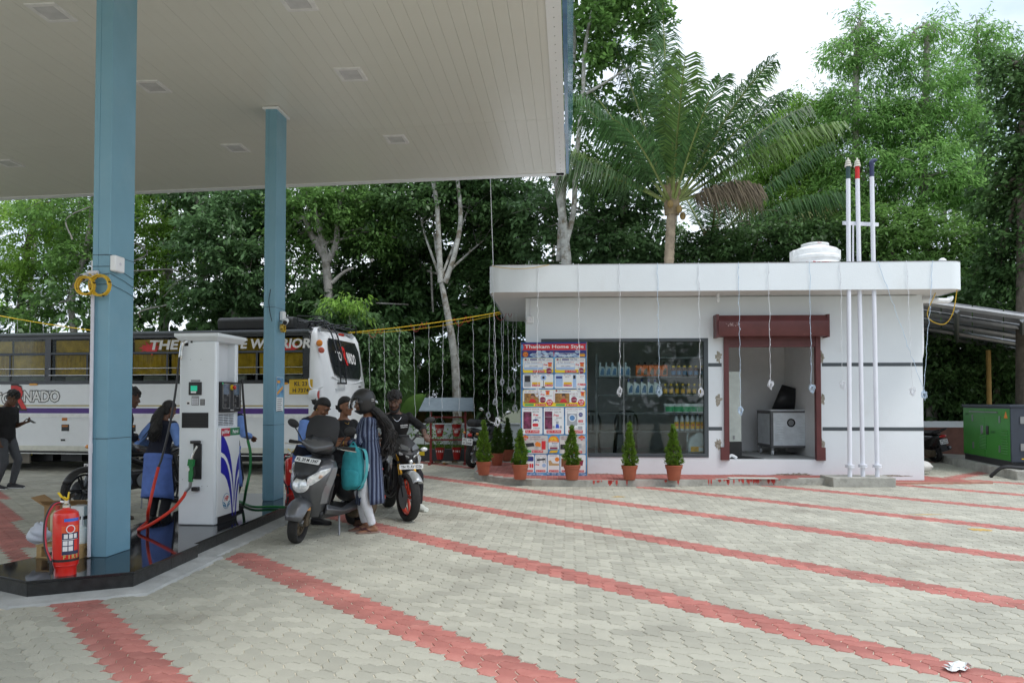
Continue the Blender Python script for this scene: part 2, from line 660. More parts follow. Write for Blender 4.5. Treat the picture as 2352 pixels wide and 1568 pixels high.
# == CANOPY
ZC = 5.52
far_l, far_r = Vector((-15.5, 15.68)), Vector((.93, 13.22))
vdir = SV.xy
near_r, near_l = far_r - vdir * 12.6, far_l - vdir * 12.6
SOFF = mat('soffit_panel', (.66, .66, .61), .3, var=.03, scale=.6, spec=.4)
can = thing('forecourt_canopy', 'large flat forecourt canopy with pale panelled soffit and blue edge', 'canopy', (0, 0, 0))
CB = mat('canopy_blue', (.05, .16, .3), .2, var=.25, scale=3, coat=.5)
poly = [tuple(near_l), tuple(near_r), tuple(far_r), tuple(far_l)]
MB().prism(grow(poly, -.06), ZC + .02, ZC + .6).build('roof_slab', WHITE, can)
W_ = .15
nd = int((far_r - far_l).length / W_)
e_ = (far_r - far_l) / nd
spans = [(0, 2.62), (2.625, 12.55)]
pm = {}
for k in range(nd - 1):
 for s0, s1 in spans:
  if (s0, s1) not in pm:
   a = Vector((0, 0))
   b = e_ * .985
   q = [a - vdir * s1, b - vdir * s1, b - vdir * s0, a - vdir * s0]
   me = bpy.data.meshes.new('soffit_panel')
   vs = [(p.x, p.y, 0) for p in q] + [(p.x, p.y, .018) for p in q]
   me.from_pydata(vs, [], [(0, 3, 2, 1), (0, 1, 5, 4), (1, 2, 6, 5), (2, 3, 7, 6), (3, 0, 4, 7)])
   me.materials.append(SOFF)
   pm[s0, s1] = me
  o = bpy.data.objects.new('soffit_panel', pm[s0, s1])
  COL.objects.link(o)
  o.parent = can
  p = far_l + e_ * (k + .5)
  o.location = (p.x, p.y - .03, ZC + random.uniform(0, .0015))
def edge(a, b, nm, m, w0, z0, w1, z1, th=.05):
 d = (b - a).normalized()
 nn = Vector((d.y, -d.x))
 r = []
 for p in (a, b):
  r.append([(*(p + nn * w0), z0), (*(p + nn * (w0 + th)), z0), (*(p + nn * (w1 + th)), z1), (*(p + nn * w1), z1)])
 MB().loft(r).build(nm, m, can)
for a, b in ((near_r, far_r), (far_r, far_l), (far_l, near_l), (near_l, near_r)):
 edge(a, b, 'edge_trim', WHITE, -.14, ZC - .012, -.14, ZC + .02, .16)
 edge(a, b, 'fascia', CB, .03, ZC + .012, .1, ZC + .95)
rv = MB()
for k in range(46):
 p = far_r - vdir * (.1 + .2 * k)
 rv.ell((p.x - .06, p.y, ZC - .012), (.008, .008, .005), 6, 4)
rv.build('rivets', STEEL, can)
LAMPF = mat('lamp_housing', (.7, .7, .7), .5)
LAMPG = mat('lamp_lens', (.55, .55, .56), .25)
for px, py, lb in ((118, 29, 'at the upper left, left of the near column'), (351, 199, 'just right of the near blue column'), (542, 340, 'just left of the farther column top'), (682, 3, 'cut by the top edge of the picture'), (806, 171, 'nearest right of the farther column'), (910, 320, 'farthest right, close to the canopy far edge'), (20, 375, 'at the left edge of the picture')):
 p = P(px, py, 9)
 p = Vector((0, 0, CAM_H)) + (p - Vector((0, 0, CAM_H))) * ((ZC - CAM_H) / (p.z - CAM_H))
 o = thing('ceiling_lamp', 'unlit flush lamp in the canopy soffit ' + lb, 'ceiling lamp', (p.x, p.y, ZC - .012), -PSI, 'flush lamps in the canopy soffit')
 MB().loft([[(x * a, y * b, z) for x, y in ((-1, -1), (1, -1), (1, 1), (-1, 1))] for a, b, z in ((.17, .19, .014), (.16, .18, 0), (.115, .135, 0), (.11, .13, .008))], cap=False).build('frame', LAMPF, o)
 MB().box((0, 0, .006), (.22, .26, .006)).build('lens', LAMPG, o)
# == COLUMNS
COLM = mat('column_blue', (.175, .345, .445), .42, var=.06, scale=2, dirt=((.24, .4, .48), 1.7, .5, .25, .6))
RUST = mat('rust_streak', (.2, .11, .06), .8)
def column(p, label, extra):
 o = thing('canopy_column', label, 'column', (p[0], p[1], .15), -PSI, 'blue steel columns carrying the canopy')
 b = MB()
 H = ZC - .15 - .004
 b.bb((-.155, 0, 0), (0, .36, H))
 b.build('shaft', COLM, o, bevel=.006)
 MB().bb((-.1555, -.004, .02), (-.108, 0.001, H - .02)).build('flange_plate', COLM, o)
 MB().bb((-.19, -.035, H - .03), (.035, .395, H - .005)).build('top_collar', WHITE, o)
 s = MB()
 for zz in (1.02, 2.62):
  s.bb((-.157, -.0055, zz), (.002, -.0005, zz + .004)).bb((.0005, 0, zz), (.002, .36, zz + .004))
 s.build('weld_seam', DARKM, o)
 return o
c1 = column((-3.505, 6.5), 'blue steel canopy column nearest, with pipe and yellow cable coils', 1)
c2 = column((-3.22, 10.15), 'blue steel canopy column beside the grey scooter, with paper notice', 2)
PVC = mat('pvc_grey', (.62, .62, .68), .4)
pz = MB().tube([(-.135, -.028, .01), (-.135, -.028, 2.42)], .015, 10)
pz.tube([(-.135, -.028, .9), (-.135, -.028, .98)], .018, 10)
pz.tube([(-.135, -.028, 2.36), (-.135, -.028, 2.45)], .019, 10)
pz.tube([(-.18, -.03, 2.46), (-.09, -.03, 2.46)], .021, 10)
pz.build('conduit', PVC, c1, True)
def colP(c, px, py, yl=0.):
 """sight line against the front plane of a column"""
 d = Vector(_ray(px, py))
 o = Vector((0, 0, CAM_H)) - c.location
 t = (yl - o.dot(SV)) / d.dot(SV)
 q = o + d * t
 return Vector((q.dot(SU), yl, q.z))
YCAB = mat('yellow_cable', (.65, .42, .03), .5, var=.2)
def coil(parent, cx, cy, cz, r0, turns=5, ax='y', sq=1.):
 pts = []
 for k in range(turns * 18):
  a = 2 * math.pi * k / 18
  r = r0 * (1 + .1 * math.sin(a * .37 + k * .05) + random.uniform(-.03, .03))
  x, z = r * math.cos(a) * sq, r * math.sin(a)
  y = (k / (turns * 18) - .5) * .05
  pts.append((cx + x, cy + y, cz + z) if ax == 'y' else (cx + y, cy + x, cz + z))
 return MB().tube(pts, .006, 5).build('cable', YCAB, parent, True)
def topcoil(nm, label, c, pos, r0, lead, ax='y'):
 o = thing(nm, label, 'cable', c.matrix_basis @ Vector(pos), -PSI)
 k = coil(o, 0, 0, 0, r0, 5, ax)
 l = MB().tube(spline([Vector(q) - Vector(pos) for q in lead]), .005, 5).build('lead', YCAB, o, True)
 tb = MB()
 for a in (20, 110, 200, 290):
  tb.torus((math.cos(R(a)) * r0, 0, math.sin(R(a)) * r0) if ax == 'y' else (0, math.cos(R(a)) * r0, math.sin(R(a)) * r0), .014, .005, 'x' if a in (110, 290) else 'z', 10, 5)
 tb.build('tape_band', BLACKP, o)
 return o
TAPE = None
k1 = colP(c1, 240, 658)
k2 = colP(c1, 212, 660)
topcoil('cable_coil', 'larger coil of yellow cable tied on the near blue column', c1, (k1.x, -.06, k1.z), .085, [(k1.x - .04, -.04, k1.z + .1), (-.1, -.045, 2.47)])
topcoil('cable_coil', 'smaller coil of yellow cable on the left of the near blue column', c1, (k2.x, -.09, k2.z), .075, [(k2.x + .05, -.07, k2.z + .08), (-.17, -.04, 2.46)])
def jbox(c, x, y, z, w, h, label, wire=True, d=.06):
 o = thing('junction_box', label, 'junction box', c.matrix_basis @ Vector((x, y, z)), -PSI)
 MB().box((0, 0, 0), (w, d, h)).build('casing', WHITE, o, bevel=.012)
 MB().lathe([(.012, -d / 2 - .003), (.012, -d / 2 + .01)], 12, (0, 0, 0), 'y').build('screw_cap', PVC, o)
 return o
q = colP(c1, 267, 604, -.0)
jb = thing('junction_box', 'white square junction box on the right face of the near column', 'junction box', c1.matrix_basis @ Vector((.03, .06, q.z)), -PSI)
MB().box((0, 0, 0), (.055, .14, .14)).build('casing', WHITE, jb, bevel=.012)
MB().lathe([(.014, .027), (.014, .0295)], 12, (0, 0, 0), 'x').build('screw_cap', PVC, jb)
q = colP(c1, 198, 612)
def camera_thing(c, pos, label, side):
 o = thing('security_camera', label, 'camera', c.matrix_basis @ Vector(pos), -PSI)
 MB().box((0, 0, 0), (.05, .11, .13)).build('back_box', WHITE, o, bevel=.008)
 MB().tube([(side * .02, -.02, -.05), (side * .06, -.05, -.075)], .02, 10).build('bracket', WHITE, o, True)
 b = MB().tube([(side * .05, -.0, -.06), (side * .07, -.1, -.1)], .035, 12)
 b.build('body', WHITE, o, True)
 MB().tube([(side * .07, -.1, -.1), (side * .071, -.106, -.102)], .03, 12).build('lens', BLACKP, o, True)
 return o
camera_thing(c1, (-.18, .1, q.z), 'white security camera on the left side of the near blue column', -1)
q2 = colP(c2, 657, 722)
camera_thing(c2, (.03, .2, q2.z), 'white security camera on the right side of the farther blue column', 1)
topcoil('cable_coil', 'small hank of yellow cable below the camera on the farther column', c2, (.05, .16, q2.z - .17), .05, [(.05, .16, q2.z - .12), (.04, .18, q2.z - .06)], 'x')
wr = MB()
for dz, z0 in ((0, 2.52), (.06, 2.44), (.02, 2.36)):
 wr.tube([(-.16, -.008, z0), (.006, -.006, z0 + dz * .3), (.008, .2, z0 - .03 + dz * .2), (.006, .36, z0 - .06)], .002, 4)
wr.build('tie_wire', DARKM, c1)
wr = MB().tube(spline([colP(c2, 622, 664) + Vector((0, -.006, 0)), colP(c2, 618, 690) + Vector((0, -.01, 0)), colP(c2, 620, 715) + Vector((0, -.006, 0)), colP(c2, 625, 738) + Vector((0, -.008, 0))]), .004, 5)
wr.build('loose_wire', BLACKP, c2)
PAPER = mat('paper', (.75, .78, .78), .8, var=.03)
no = thing('paper_notice', 'blue and white paper notice hung on the farther blue column', 'notice', c2.matrix_basis @ Vector((.006, .05, 0)), -PSI)
def nz_(py):
 return colP(c2, 641, py, .12).z
zt, zm, zb = nz_(866), nz_(912), nz_(944)
MB().bb((0, 0, zb), (.003, .24, zt)).build('sheet', PAPER, no)
BLU1 = mat('print_blue', (.05, .2, .55), .6, var=.5, scale=9, col2=(.25, .55, .75))
MB().bb((.0032, .006, zm), (.0045, .234, zt - .005)).build('photo_print', BLU1, no)
ORA = mat('print_orange', (.75, .35, .05), .6)
TXT = mat('print_black', (.03, .03, .03), .6)
MB().bb((.0048, .02, zt - .08), (.0058, .12, zt - .045)).build('print_band', ORA, no)
MB().prism([(.02, zm + .07), (.22, zm + .16), (.22, zm + .12), (.02, zm + .03)], .0048, .0058, Matrix(((0, 0, 1, 0), (1, 0, 0, 0), (0, 1, 0, 0), (0, 0, 0, 1)))).build('print_band', ORA, no)
lt = MB()
for k in range(7):
 z = zm - .03 - k * .027
 lt.bb((.0032, .03, z), (.0042, random.uniform(.15, .22), z + .007))
lt.build('print_line', TXT, no)
# == SHOP
shop = thing('shop', 'low white flat roofed shop with rounded parapet, window and open doorway', 'shop', SHOP_O, -SHOP_A)
WALL = mat('shop_wall', (.74, .79, .82), .7, var=.03, scale=.9, bump=.1, bscale=40, dirt=((.6, .61, .6), 1.3, .56, .25, .5))
INT = mat('room_wall', (.78, .78, .78), .8, var=.03)
DKI = mat('shop_back_wall', (.62, .63, .63), .85, var=.1)
GREYT = mat('window_grey', (.06, .075, .085), .45, var=.1)
L_ = 7.36
D_ = 3.6
ZS = 3.47
wx0, wzt = SP(1243, 778, 0)
wx1, wzb = SP(1628, 1050, 0)
dx0, dzb = SP(1664, 1055, 0)
dx1, dzt = SP(1882, 775, 0)
th = .2
def wallpiece(nm, boxes, m, **k):
 b = MB()
 for a, c in boxes:
  b.bb(a, c)
 return b.build(nm, m, shop, **k)
wallpiece('front_wall', [((0, 0, -.02), (wx0, th, ZS)), ((wx0, 0, -.02), (wx1, th, wzb)), ((wx0, 0, wzt), (wx1, th, ZS)), ((wx1, 0, -.02), (dx0, th, ZS)), ((dx0, 0, -.02), (dx1, th, dzb)), ((dx0, 0, dzt), (dx1, th, ZS)), ((dx1, 0, -.02), (L_, th, ZS))], WALL)
wallpiece('side_wall', [((0, th, -.02), (.2, D_, ZS))], WALL)
wallpiece('side_wall', [((L_ - .2, th, -.02), (L_, D_, ZS))], WALL)
wallpiece('back_wall', [((.2, D_ - .2, .1), (L_ - .2, D_, ZS))], WALL)
wallpiece('floor_slab', [((.2, th, .1), (L_ - .2, D_ - .2, dzb - .005))], CEM)
rx = SP(1885, 1000, .3)[0]
lx = dx0 - .22
yb = 2.45
wallpiece('partition_wall', [((lx - .1, th, dzb), (lx, D_ - .2, ZS))], INT)
wallpiece('room_wall', [((lx, yb, dzb), (rx, yb + .08, ZS))], INT)
wallpiece('room_wall', [((rx, th, dzb), (rx + .08, yb, ZS))], INT)
wallpiece('sales_room_lining', [((.21, D_ - .3, dzb), (lx - .1, D_ - .22, ZS)), ((.2, th, dzb), (.23, D_ - .3, ZS)), ((lx - .13, th, dzb), (lx - .103, D_ - .3, ZS)), ((.2, th + .01, dzb - .003), (lx - .1, D_ - .3, dzb + .004))], DKI)
def rrect(x0, y0, x1, y1, rl, rr, n=8):
 pts = []
 for cx, cy, r, a0 in ((x0 + rl, y0 + rl, rl, 180), (x1 - rr, y0 + rr, rr, 270), (x1 - rr, y1 - rr, rr, 0), (x0 + rl, y1 - rl, rl, 90)):
  for k in range(n + 1):
   a = R(a0 + 90 * k / n)
   pts.append((cx + r * math.cos(a), cy + r * math.sin(a)))
 return pts
fy = -.78
fx0 = SP(1126, 640, fy + .3)[0]
fx1 = SP(2200, 640, fy + .3)[0]
PZ = 3.95
ol = rrect(fx0, fy, fx1, D_ + .6, .2, .28)
il = rrect(fx0 + .12, fy + .12, fx1 - .12, D_ + .48, .12, .18)
SOFW = mat('shop_soffit', (.66, .66, .65), .8, var=.03)
MB().prism(grow(ol, -.02), ZS, ZS + .1).build('roof', SOFW, shop)
pr = MB().loft([[(x, y, ZS - .012) for x, y in ol], [(x, y, PZ) for x, y in ol], [(x, y, PZ) for x, y in il], [(x, y, ZS + .101) for x, y in il]], cap=False)
pr.build('parapet', WALL, shop, True, ang=40)
dm = mat('damp_edge', (.22, .22, .23), .85, var=.3)
dr = grow(ol, .004)
MB().loft([[(x, y, PZ - .004) for x, y in dr], [(x, y, PZ + .006) for x, y in dr], [(x, y, PZ + .006) for x, y in grow(il, -.004)]], cap=False).build('coping', dm, shop)
MB().bb((.0, -.03, ZS - .018), (L_ - .1, -.004, ZS - .0125)).build('soffit_groove', CEM, shop)
for py in (837, 984.5):
 z = SP(1900, py, 0)[1]
 MB().bb((wx1 + .002, -.004, z - .033), (dx0 - .04, .002, z + .033)).build('paint_band', GREYT, shop)
 MB().bb((dx1 + .04, -.004, z - .033), (L_ + .003, .002, z + .033)).build('paint_band', GREYT, shop)
PAT = mat('raw_cement_patch', (.3, .25, .16), .95, var=.5, scale=18, bump=.5, bscale=60, col2=(.5, .48, .42))
def blotch(cx, cz, rx_, rz_, y=-.004, n=22, seedv=0):
 rd = random.Random(seedv)
 pts = []
 for k in range(n):
  a = 2 * math.pi * k / n
  r = 1 + rd.uniform(-.38, .3)
  pts.append((cx + rx_ * r * math.cos(a), cz + rz_ * r * math.sin(a)))
 return pts
FM = Matrix(((1, 0, 0, 0), (0, 0, 1, 0), (0, 1, 0, 0), (0, 0, 0, 1)))
sd = 0
for px, rw in ((1650, .06), (1887, .055)):
 for py in (819, 918, 1019):
  x, z = SP(px, py, 0)
  sd += 1
  MB().prism(blotch(x, z, rw, .1, seedv=sd), -.005, .002, FM).build('grout_patch', PAT, shop)
for px, w_, h_ in ((1832, .3, .05), (1800, .22, .03), (1380, .3, .018), (1500, .35, .015), (1950, .3, .018), (2050, .3, .016), (1700, .3, .014)):
 x, z = SP(px, 1089, 0)
 sd += 1
 bl = [(a, max(.102, b)) for a, b in blotch(x, .115, w_, h_, seedv=sd, n=30)]
 MB().prism(bl, -.003, .002, FM).build('damp_stain', PAT, shop)
# == display window
wf = .05
fr = MB()
for a, c in (((wx0, -.012, wzb), (wx1, .1, wzb + .07)), ((wx0, -.012, wzt - .06), (wx1, .1, wzt)), ((wx0, -.011, wzb + .07), (wx0 + .06, .1, wzt - .06)), ((wx1 - .08, -.011, wzb + .07), (wx1, .1, wzt - .06))):
 fr.bb(a, c)
win = thing('display_window', 'wide grey framed shop window showing shelves of bottles', 'window', SHOP_O, -SHOP_A)
fr.build('frame', GREYT, win, bevel=.004)
GL = glass_mat('shop_glass', (.9, .94, .94), .75)
mxl = SP(1433, 900, .04)[0]
MB().bb((wx0 + .06, .04, wzb + .07), (mxl - .003, .046, wzt - .06)).build('pane', GL, win)
MB().bb((mxl + .003, .04, wzb + .07), (wx1 - .08, .046, wzt - .06)).build('pane', GL, win)
MB().bb((mxl - .004, .035, wzb + .07), (mxl + .004, .052, wzt - .06)).build('glazing_bead', mat('pale_grey_metal', (.3, .33, .34), .5), win)
rk = thing('shelf_rack', 'grey shelf rack of oil bottles inside the shop window', 'shelf', SHOP_O, -SHOP_A)
SHM = mat('shelf_grey', (.12, .135, .14), .5, var=.1)
sh_y0, sh_y1 = .16, .5
SHZ = {}
for i, (py, x0p) in enumerate(((820, 1513), (863.7, 1370), (905.6, 1370), (947.5, 1255), (989.4, 1255))):
 xa = SP(x0p, py, sh_y0)[0]
 z = SP(1500, py, sh_y0)[1]
 SHZ[i] = z
 MB().bb((xa, sh_y0, z - .025), (wx1 - .06, sh_y1, z)).build('shelf', SHM, rk)
for pxx in (1370, 1618):
 xa = SP(pxx, 900, sh_y0)[0]
 MB().bb((xa - .02, sh_y0 - .02, wzb), (xa + .02, sh_y0 - .003, SHZ[0] if pxx > 1400 else SHZ[1] + .42)).build('upright', SHM, rk)
# == goods
def sheet(M, poly, m, parent, nm='label_print', th=.002):
 return MB().prism(poly, 0, th, M).build(nm, m, parent)
MGREY = mat('oil_bottle_grey', (.45, .55, .58), .4)
MORNG = mat('oil_can_orange', (.72, .16, .02), .4)
MWHITE = mat('oil_bottle_white', (.72, .8, .8), .4)
MBRWN = mat('brown_bottle', (.12, .045, .02), .3, var=.2)
MCLEAR = mat('clear_bottle', (.5, .56, .58), .12, spec=.7)
MCAPY = mat('yellow_cap', (.85, .62, .03), .4)
MCAPB = mat('blue_cap', (.03, .05, .2), .4)
MLBLU = mat('label_blue', (.08, .1, .25), .5, var=.5, scale=30, col2=(.1, .3, .5))
MLYEL = mat('label_yellow', (.7, .4, .03), .5, var=.3, scale=30)
MLRED = mat('label_red', (.6, .08, .05), .5)
MLGRN = mat('label_green', (.05, .35, .15), .5, var=.3, scale=25)
MLDRK = mat('label_dark', (.04, .035, .025), .5, var=.6, scale=30, col2=(.2, .18, .1))
def jerry(body, cap, lab, w, h, slant, capr=.022):
 """flat oil bottle with offset neck"""
 o = thing('oil_bottle', '', 'bottle')
 d = w * .55
 pf = [(-w / 2, 0), (w / 2, 0), (w / 2, h * .72), (w * .42, h * .84), (-w * .05, h * .9), (-w * .12, h), (-w * .45, h), (-w / 2, h * .93)] if slant else [(-w / 2, 0), (w / 2, 0), (w / 2, h * .94), (w * .44, h), (-w * .44, h), (-w / 2, h * .94)]
 MB().prism(pf, -d / 2, d / 2, Matrix(((1, 0, 0, 0), (0, 0, -1, 0), (0, 1, 0, 0), (0, 0, 0, 1)))).build('body', body, o, bevel=.012)
 cx = -w * .28 if slant else 0
 MB().lathe([(capr, h), (capr, h + .05), (capr * .8, h + .055)], 12, (cx, 0, 0)).build('cap', cap, o, True)
 sheet(face((0, -d / 2 - .001, 0)), [(-w * .3, h * .12), (w * .36, h * .12), (w * .36, h * .68), (w * .1, h * .74), (-w * .2, h * .45)], lab, o)
 return o
def round_bottle(body, cap, lab, r, h, capc=.6, nm='oil_bottle', lab2=None):
 o = thing(nm, '', 'bottle')
 MB().lathe([(r * .9, 0), (r, .01), (r, h * .55), (r * .95, h * .66), (r * .5, h * .82), (r * .42, h * .88)], 16).build('body', body, o, True)
 MB().lathe([(r * capc, h * .86), (r * capc, h), (r * capc * .8, h + .004)], 14).build('cap', cap, o, True)
 b = MB().loft([[(math.cos(a) * (r + .001), math.sin(a) * (r + .001), z) for a in [R(-150 + 120 * k / 10) for k in range(11)]] for z in (h * .12, h * .52)], cap=False)
 b.build('label_print', lab, o, True)
 if lab2:
  MB().loft([[(math.cos(a) * (r + .002), math.sin(a) * (r + .002), z) for a in [R(-120 + 60 * k / 6) for k in range(7)]] for z in (h * .3, h * .38)], cap=False).build('label_print', lab2, o, True)
 return o
def tub():
 o = thing('grease_tub', '', 'tub')
 MB().lathe([(.075, 0), (.09, .01), (.1, .14), (.104, .145)], 20).build('body', MWHITE, o, True)
 MB().lathe([(.109, .14), (.109, .165), (.1, .168)], 20).build('lid', MWHITE, o, True)
 MB().loft([[(math.cos(a) * (.09 + z * .08), math.sin(a) * (.09 + z * .08), z) for a in [R(-145 + 110 * k / 10) for k in range(11)]] for z in (.02, .115)], cap=False).build('label_print', MLGRN, o, True)
 return o
def row(proto, pxs, py, shelf_z, y, lab, grp):
 for k, px in enumerate(pxs):
  x = SP(px, py, y)[0]
  o = proto if k == 0 else dup(proto)
  o.location = SW(x, y, shelf_z + .002)
  o.rotation_euler = (0, 0, R(-SHOP_A + random.uniform(-4, 4)))
  o['label'] = nth(k, len(pxs)) + ' of the ' + lab
  o['group'] = grp
cpx = lambda c: (2340 + c / 3.015) * .5742
sy = .27
row(jerry(MGREY, MGREY, MLBLU, .115, .215, True), [cpx(c) for c in (202, 277, 350, 428, 510)], 850, SHZ[1], sy, 'silver grey oil bottles on the upper window shelf', 'silver grey oil bottles in the shop window')
row(jerry(MORNG, BLACKP, MLDRK, .12, .215, False), [cpx(c) for c in (648, 724, 800, 876, 955)], 850, SHZ[1], sy, 'orange oil cans on the upper window shelf', 'orange oil cans in the shop window')
row(round_bottle(MBRWN, MCAPY, MLBLU, .05, .2), [cpx(c) for c in (1065, 1131, 1199, 1268, 1337, 1408)], 850, SHZ[1], sy, 'brown yellow capped bottles on the upper window shelf', 'brown bottles with blue labels in the shop window')
row(jerry(MWHITE, MCAPB, MLBLU, .12, .24, True), [cpx(c) for c in (546, 624, 705, 788, 868)], 890, SHZ[2], sy, 'white oil bottles on the second window shelf', 'white oil bottles in the shop window')
row(round_bottle(MLDRK, MCAPY, MLYEL, .042, .2), [cpx(c) for c in (967, 1038, 1108, 1179, 1250, 1319, 1385)], 890, SHZ[2], sy, 'small dark yellow capped bottles on the second shelf', 'dark bottles with yellow labels in the shop window')
row(tub(), [cpx(c) for c in (1015, 1117, 1210, 1299, 1400)], 940, SHZ[3], sy, 'white lidded tubs with green labels in the window', 'white tubs in the shop window')
row(round_bottle(MCLEAR, MCAPB, MLYEL, .046, .33, .35, 'water_bottle', MLRED), [cpx(c) for c in (1102, 1169, 1232, 1296, 1360, 1417)], 975, SHZ[4], sy, 'clear water bottles on the lowest window shelf', 'water bottles in the shop window')
cn = thing('jerry_can', 'pale handled jerry can at the bottom right of the shop window', 'can', SW(SP(cpx(1345), 1030, .3)[0], .3, wzb + .071), -SHOP_A)
MB().prism([(-.19, 0), (.19, 0), (.17, .2), (.14, .36), (.06, .4), (-.02, .4), (-.06, .34), (-.14, .28), (-.18, .16)], -.11, .11, FM).build('body', MGREY, cn, bevel=.03)
MB().tube(spline([(-.02, 0, .4), (-.12, 0, .41), (-.17, 0, .33), (-.17, 0, .2)]), .018, 8).build('handle', MGREY, cn, True)
MB().lathe([(.03, .4), (.03, .44)], 12, (.03, 0, 0)).build('cap', MLRED, cn, True)
sheet(face((0, -.112, .0)), [(-.13, .02), (.13, .02), (.13, .12), (-.13, .12)], MLYEL, cn)
sheet(face((.07, -.1145, .0)), [(-.05, .03), (.05, .03), (.05, .11), (-.05, .11)], MWHITE, cn)
def chair(px, label):
 x = SP(px, 960, 1.3)[0]
 o = thing('plastic_chair', label, 'chair', SW(x, 1.3, dzb + .005), -SHOP_A + 180)
 MB().prism(rrect(-.22, -.2, .22, .22, .06, .06, 4), .42, .45).build('seat', BLACKP, o, bevel=.01)
 bk = MB()
 for k in range(5):
  bk.bb((-.17 + k * .08, .2, .45), (-.14 + k * .08, .22, .8))
 bk.build('backrest', BLACKP, o)
 MB().tube(spline([(-.22, .2, .44), (-.22, .23, .7), (-.13, .25, .86), (.13, .25, .86), (.22, .23, .7), (.22, .2, .44)]), .022, 8).build('back_frame', BLACKP, o, True)
 for sx, sy_ in ((-1, -1), (1, -1), (-1, 1), (1, 1)):
  MB().tube([(sx * .19, sy_ * .17, .43), (sx * .22, sy_ * .22, 0)], .02, 8).build('leg', BLACKP, o, True)
chair(1352, 'black plastic chair inside the shop, behind the window mullion')
chair(1436, 'black plastic chair inside the shop, nearer the middle of the window')
# == doorway: rolling shutter box, guides
MAR = mat('shutter_maroon', (.115, .03, .03), .45, var=.15, scale=4, dirt=((.3, .14, .12), 9, .66, .1, .5))
sh = thing('rolling_shutter', 'maroon rolling shutter rolled up in its box above the doorway', 'shutter', SHOP_O, -SHOP_A)
bx0 = SP(1650, 740, -.3)[0]
bx1 = SP(1905, 740, -.3)[0]
bzt = SP(1700, 724, -.2)[1]
bzb = SP(1700, 772, -.25)[1]
hh = bzt - bzb
hood = [(0, bzt), (-.2, bzt - .0), (-.3, bzt - hh * .3), (-.31, bzt - hh * .62), (-.26, bzb), (0, bzb)]
MB().prism([(a, b) for a, b in hood], bx0, bx1, Matrix(((0, 0, 1, 0), (1, 0, 0, 0), (0, 1, 0, 0), (0, 0, 0, 1)))).build('hood', MAR, sh, bevel=.006)
MB().bb((bx0 - .03, -.27, bzb - .02), (bx0 + .02, -.005, bzt + .015)).build('end_bracket', MAR, sh)
MB().bb((bx1 - .02, -.25, bzb - .02), (bx1 + .025, -.005, bzt + .01)).build('end_bracket', MAR, sh)
hx0, hz0 = SP(1664, 797, -.02)
MB().bb((dx0, -.03, hz0), (dx1, .06, bzb + .01)).build('shutter_curtain', MAR, sh)
sl = MB()
for k in range(2):
 sl.bb((dx0 + .03, -.04, hz0 + .03 + .05 * k), (dx1 - .03, -.028, hz0 + .055 + .05 * k))
sl.build('bottom_rail', MAR, sh)
fz0 = SP(1664, 1056, -.03)[1]
for x0, s in ((dx0 - .005, 1), (dx1 - .085, 1)):
 MB().bb((x0, -.05, fz0), (x0 + .09, .06, bzb + .005)).build('guide_rail', MAR, sh, bevel=.004)
for x0 in (dx0 - .075, dx1 + .003):
 MB().bb((x0, -.05, fz0), (x0 + .075, .0, fz0 + .24)).build('foot_plate', MAR, sh, bevel=.004)
sc_ = mat('scratched_paint', (.5, .36, .35), .7)
sb = MB()
rd = random.Random(5)
for k in range(26):
 a = rd.uniform(0, 1)
 x, z = SP(1668 + 22 * a + rd.uniform(0, 10), 745 + rd.uniform(-3, 4), -.31)
 sb.box((x, -.312, z), (rd.uniform(.004, .03), .003, rd.uniform(.003, .01)), (0, rd.uniform(-40, 40), 0))
sb.build('paint_scuff', sc_, sh)
cab = thing('steel_cabinet', 'grey cabinet on castors with vents and round fan in the doorway', 'cabinet', SW(SP(1807, 1040, 1.35)[0], 1.55, dzb - .003), -SHOP_A + 4)
CABG = mat('cabinet_grey', (.66, .7, .73), .45)
cw, chh = .82, .74
MB().bb((-cw / 2, -.4, .16), (cw / 2, .4, .16 + chh)).build('body', mat('cabinet_frame', (.13, .13, .135), .5), cab, bevel=.01)
MB().bb((-cw / 2 + .05, -.408, .2), (cw / 2 - .05, -.401, .12 + chh)).build('front_panel', CABG, cab, bevel=.003)
MB().bb((-cw / 2 - .006, -.34, .22), (-cw / 2 - .001, .34, .1 + chh)).build('side_panel', CABG, cab, bevel=.002)
MB().bb((-cw / 2 - .01, -.41, .16 + chh), (cw / 2 + .01, .41, .18 + chh)).build('top_panel', CABG, cab, bevel=.004)
for sx in (-1, 1):
 for k in range(8):
  z = .32 + k * .054
  MB().loft([[(sx * .23 - .075, y, z + h) for y, h in ((-.409, .02), (-.42, .0), (-.409, -.004))], [(sx * .23 + .075, y, z + h) for y, h in ((-.409, .02), (-.42, .0), (-.409, -.004))]]).build('vent_louvre', CABG, cab)
MB().torus((0, -.412, .66), .07, .016, 'y', 24, 6).build('fan_ring', DARKM, cab, True)
MB().lathe([(.05, -.414), (.05, -.405)], 20, (0, 0, .66), 'y').build('fan_guard', STEEL, cab)
for sx, sy_ in ((-.36, -.34), (.36, -.34), (-.36, .34), (.36, .34)):
 c = MB().bb((sx - .02, sy_ - .03, .1), (sx + .02, sy_ + .03, .16)).build('castor_fork', STEEL, cab)
 MB().lathe([(.05, -.016), (.055, -.008), (.055, .008), (.05, .016)], 16, (sx, sy_, .056), 'x').build('wheel', WHITE, c, True)
bs = thing('black_duct', 'curved black sheet leaning on the grey cabinet in the doorway', 'sheet', SW(SP(1818, 970, 1.6)[0], 1.75, dzb + .18 + chh), -SHOP_A)
b = []
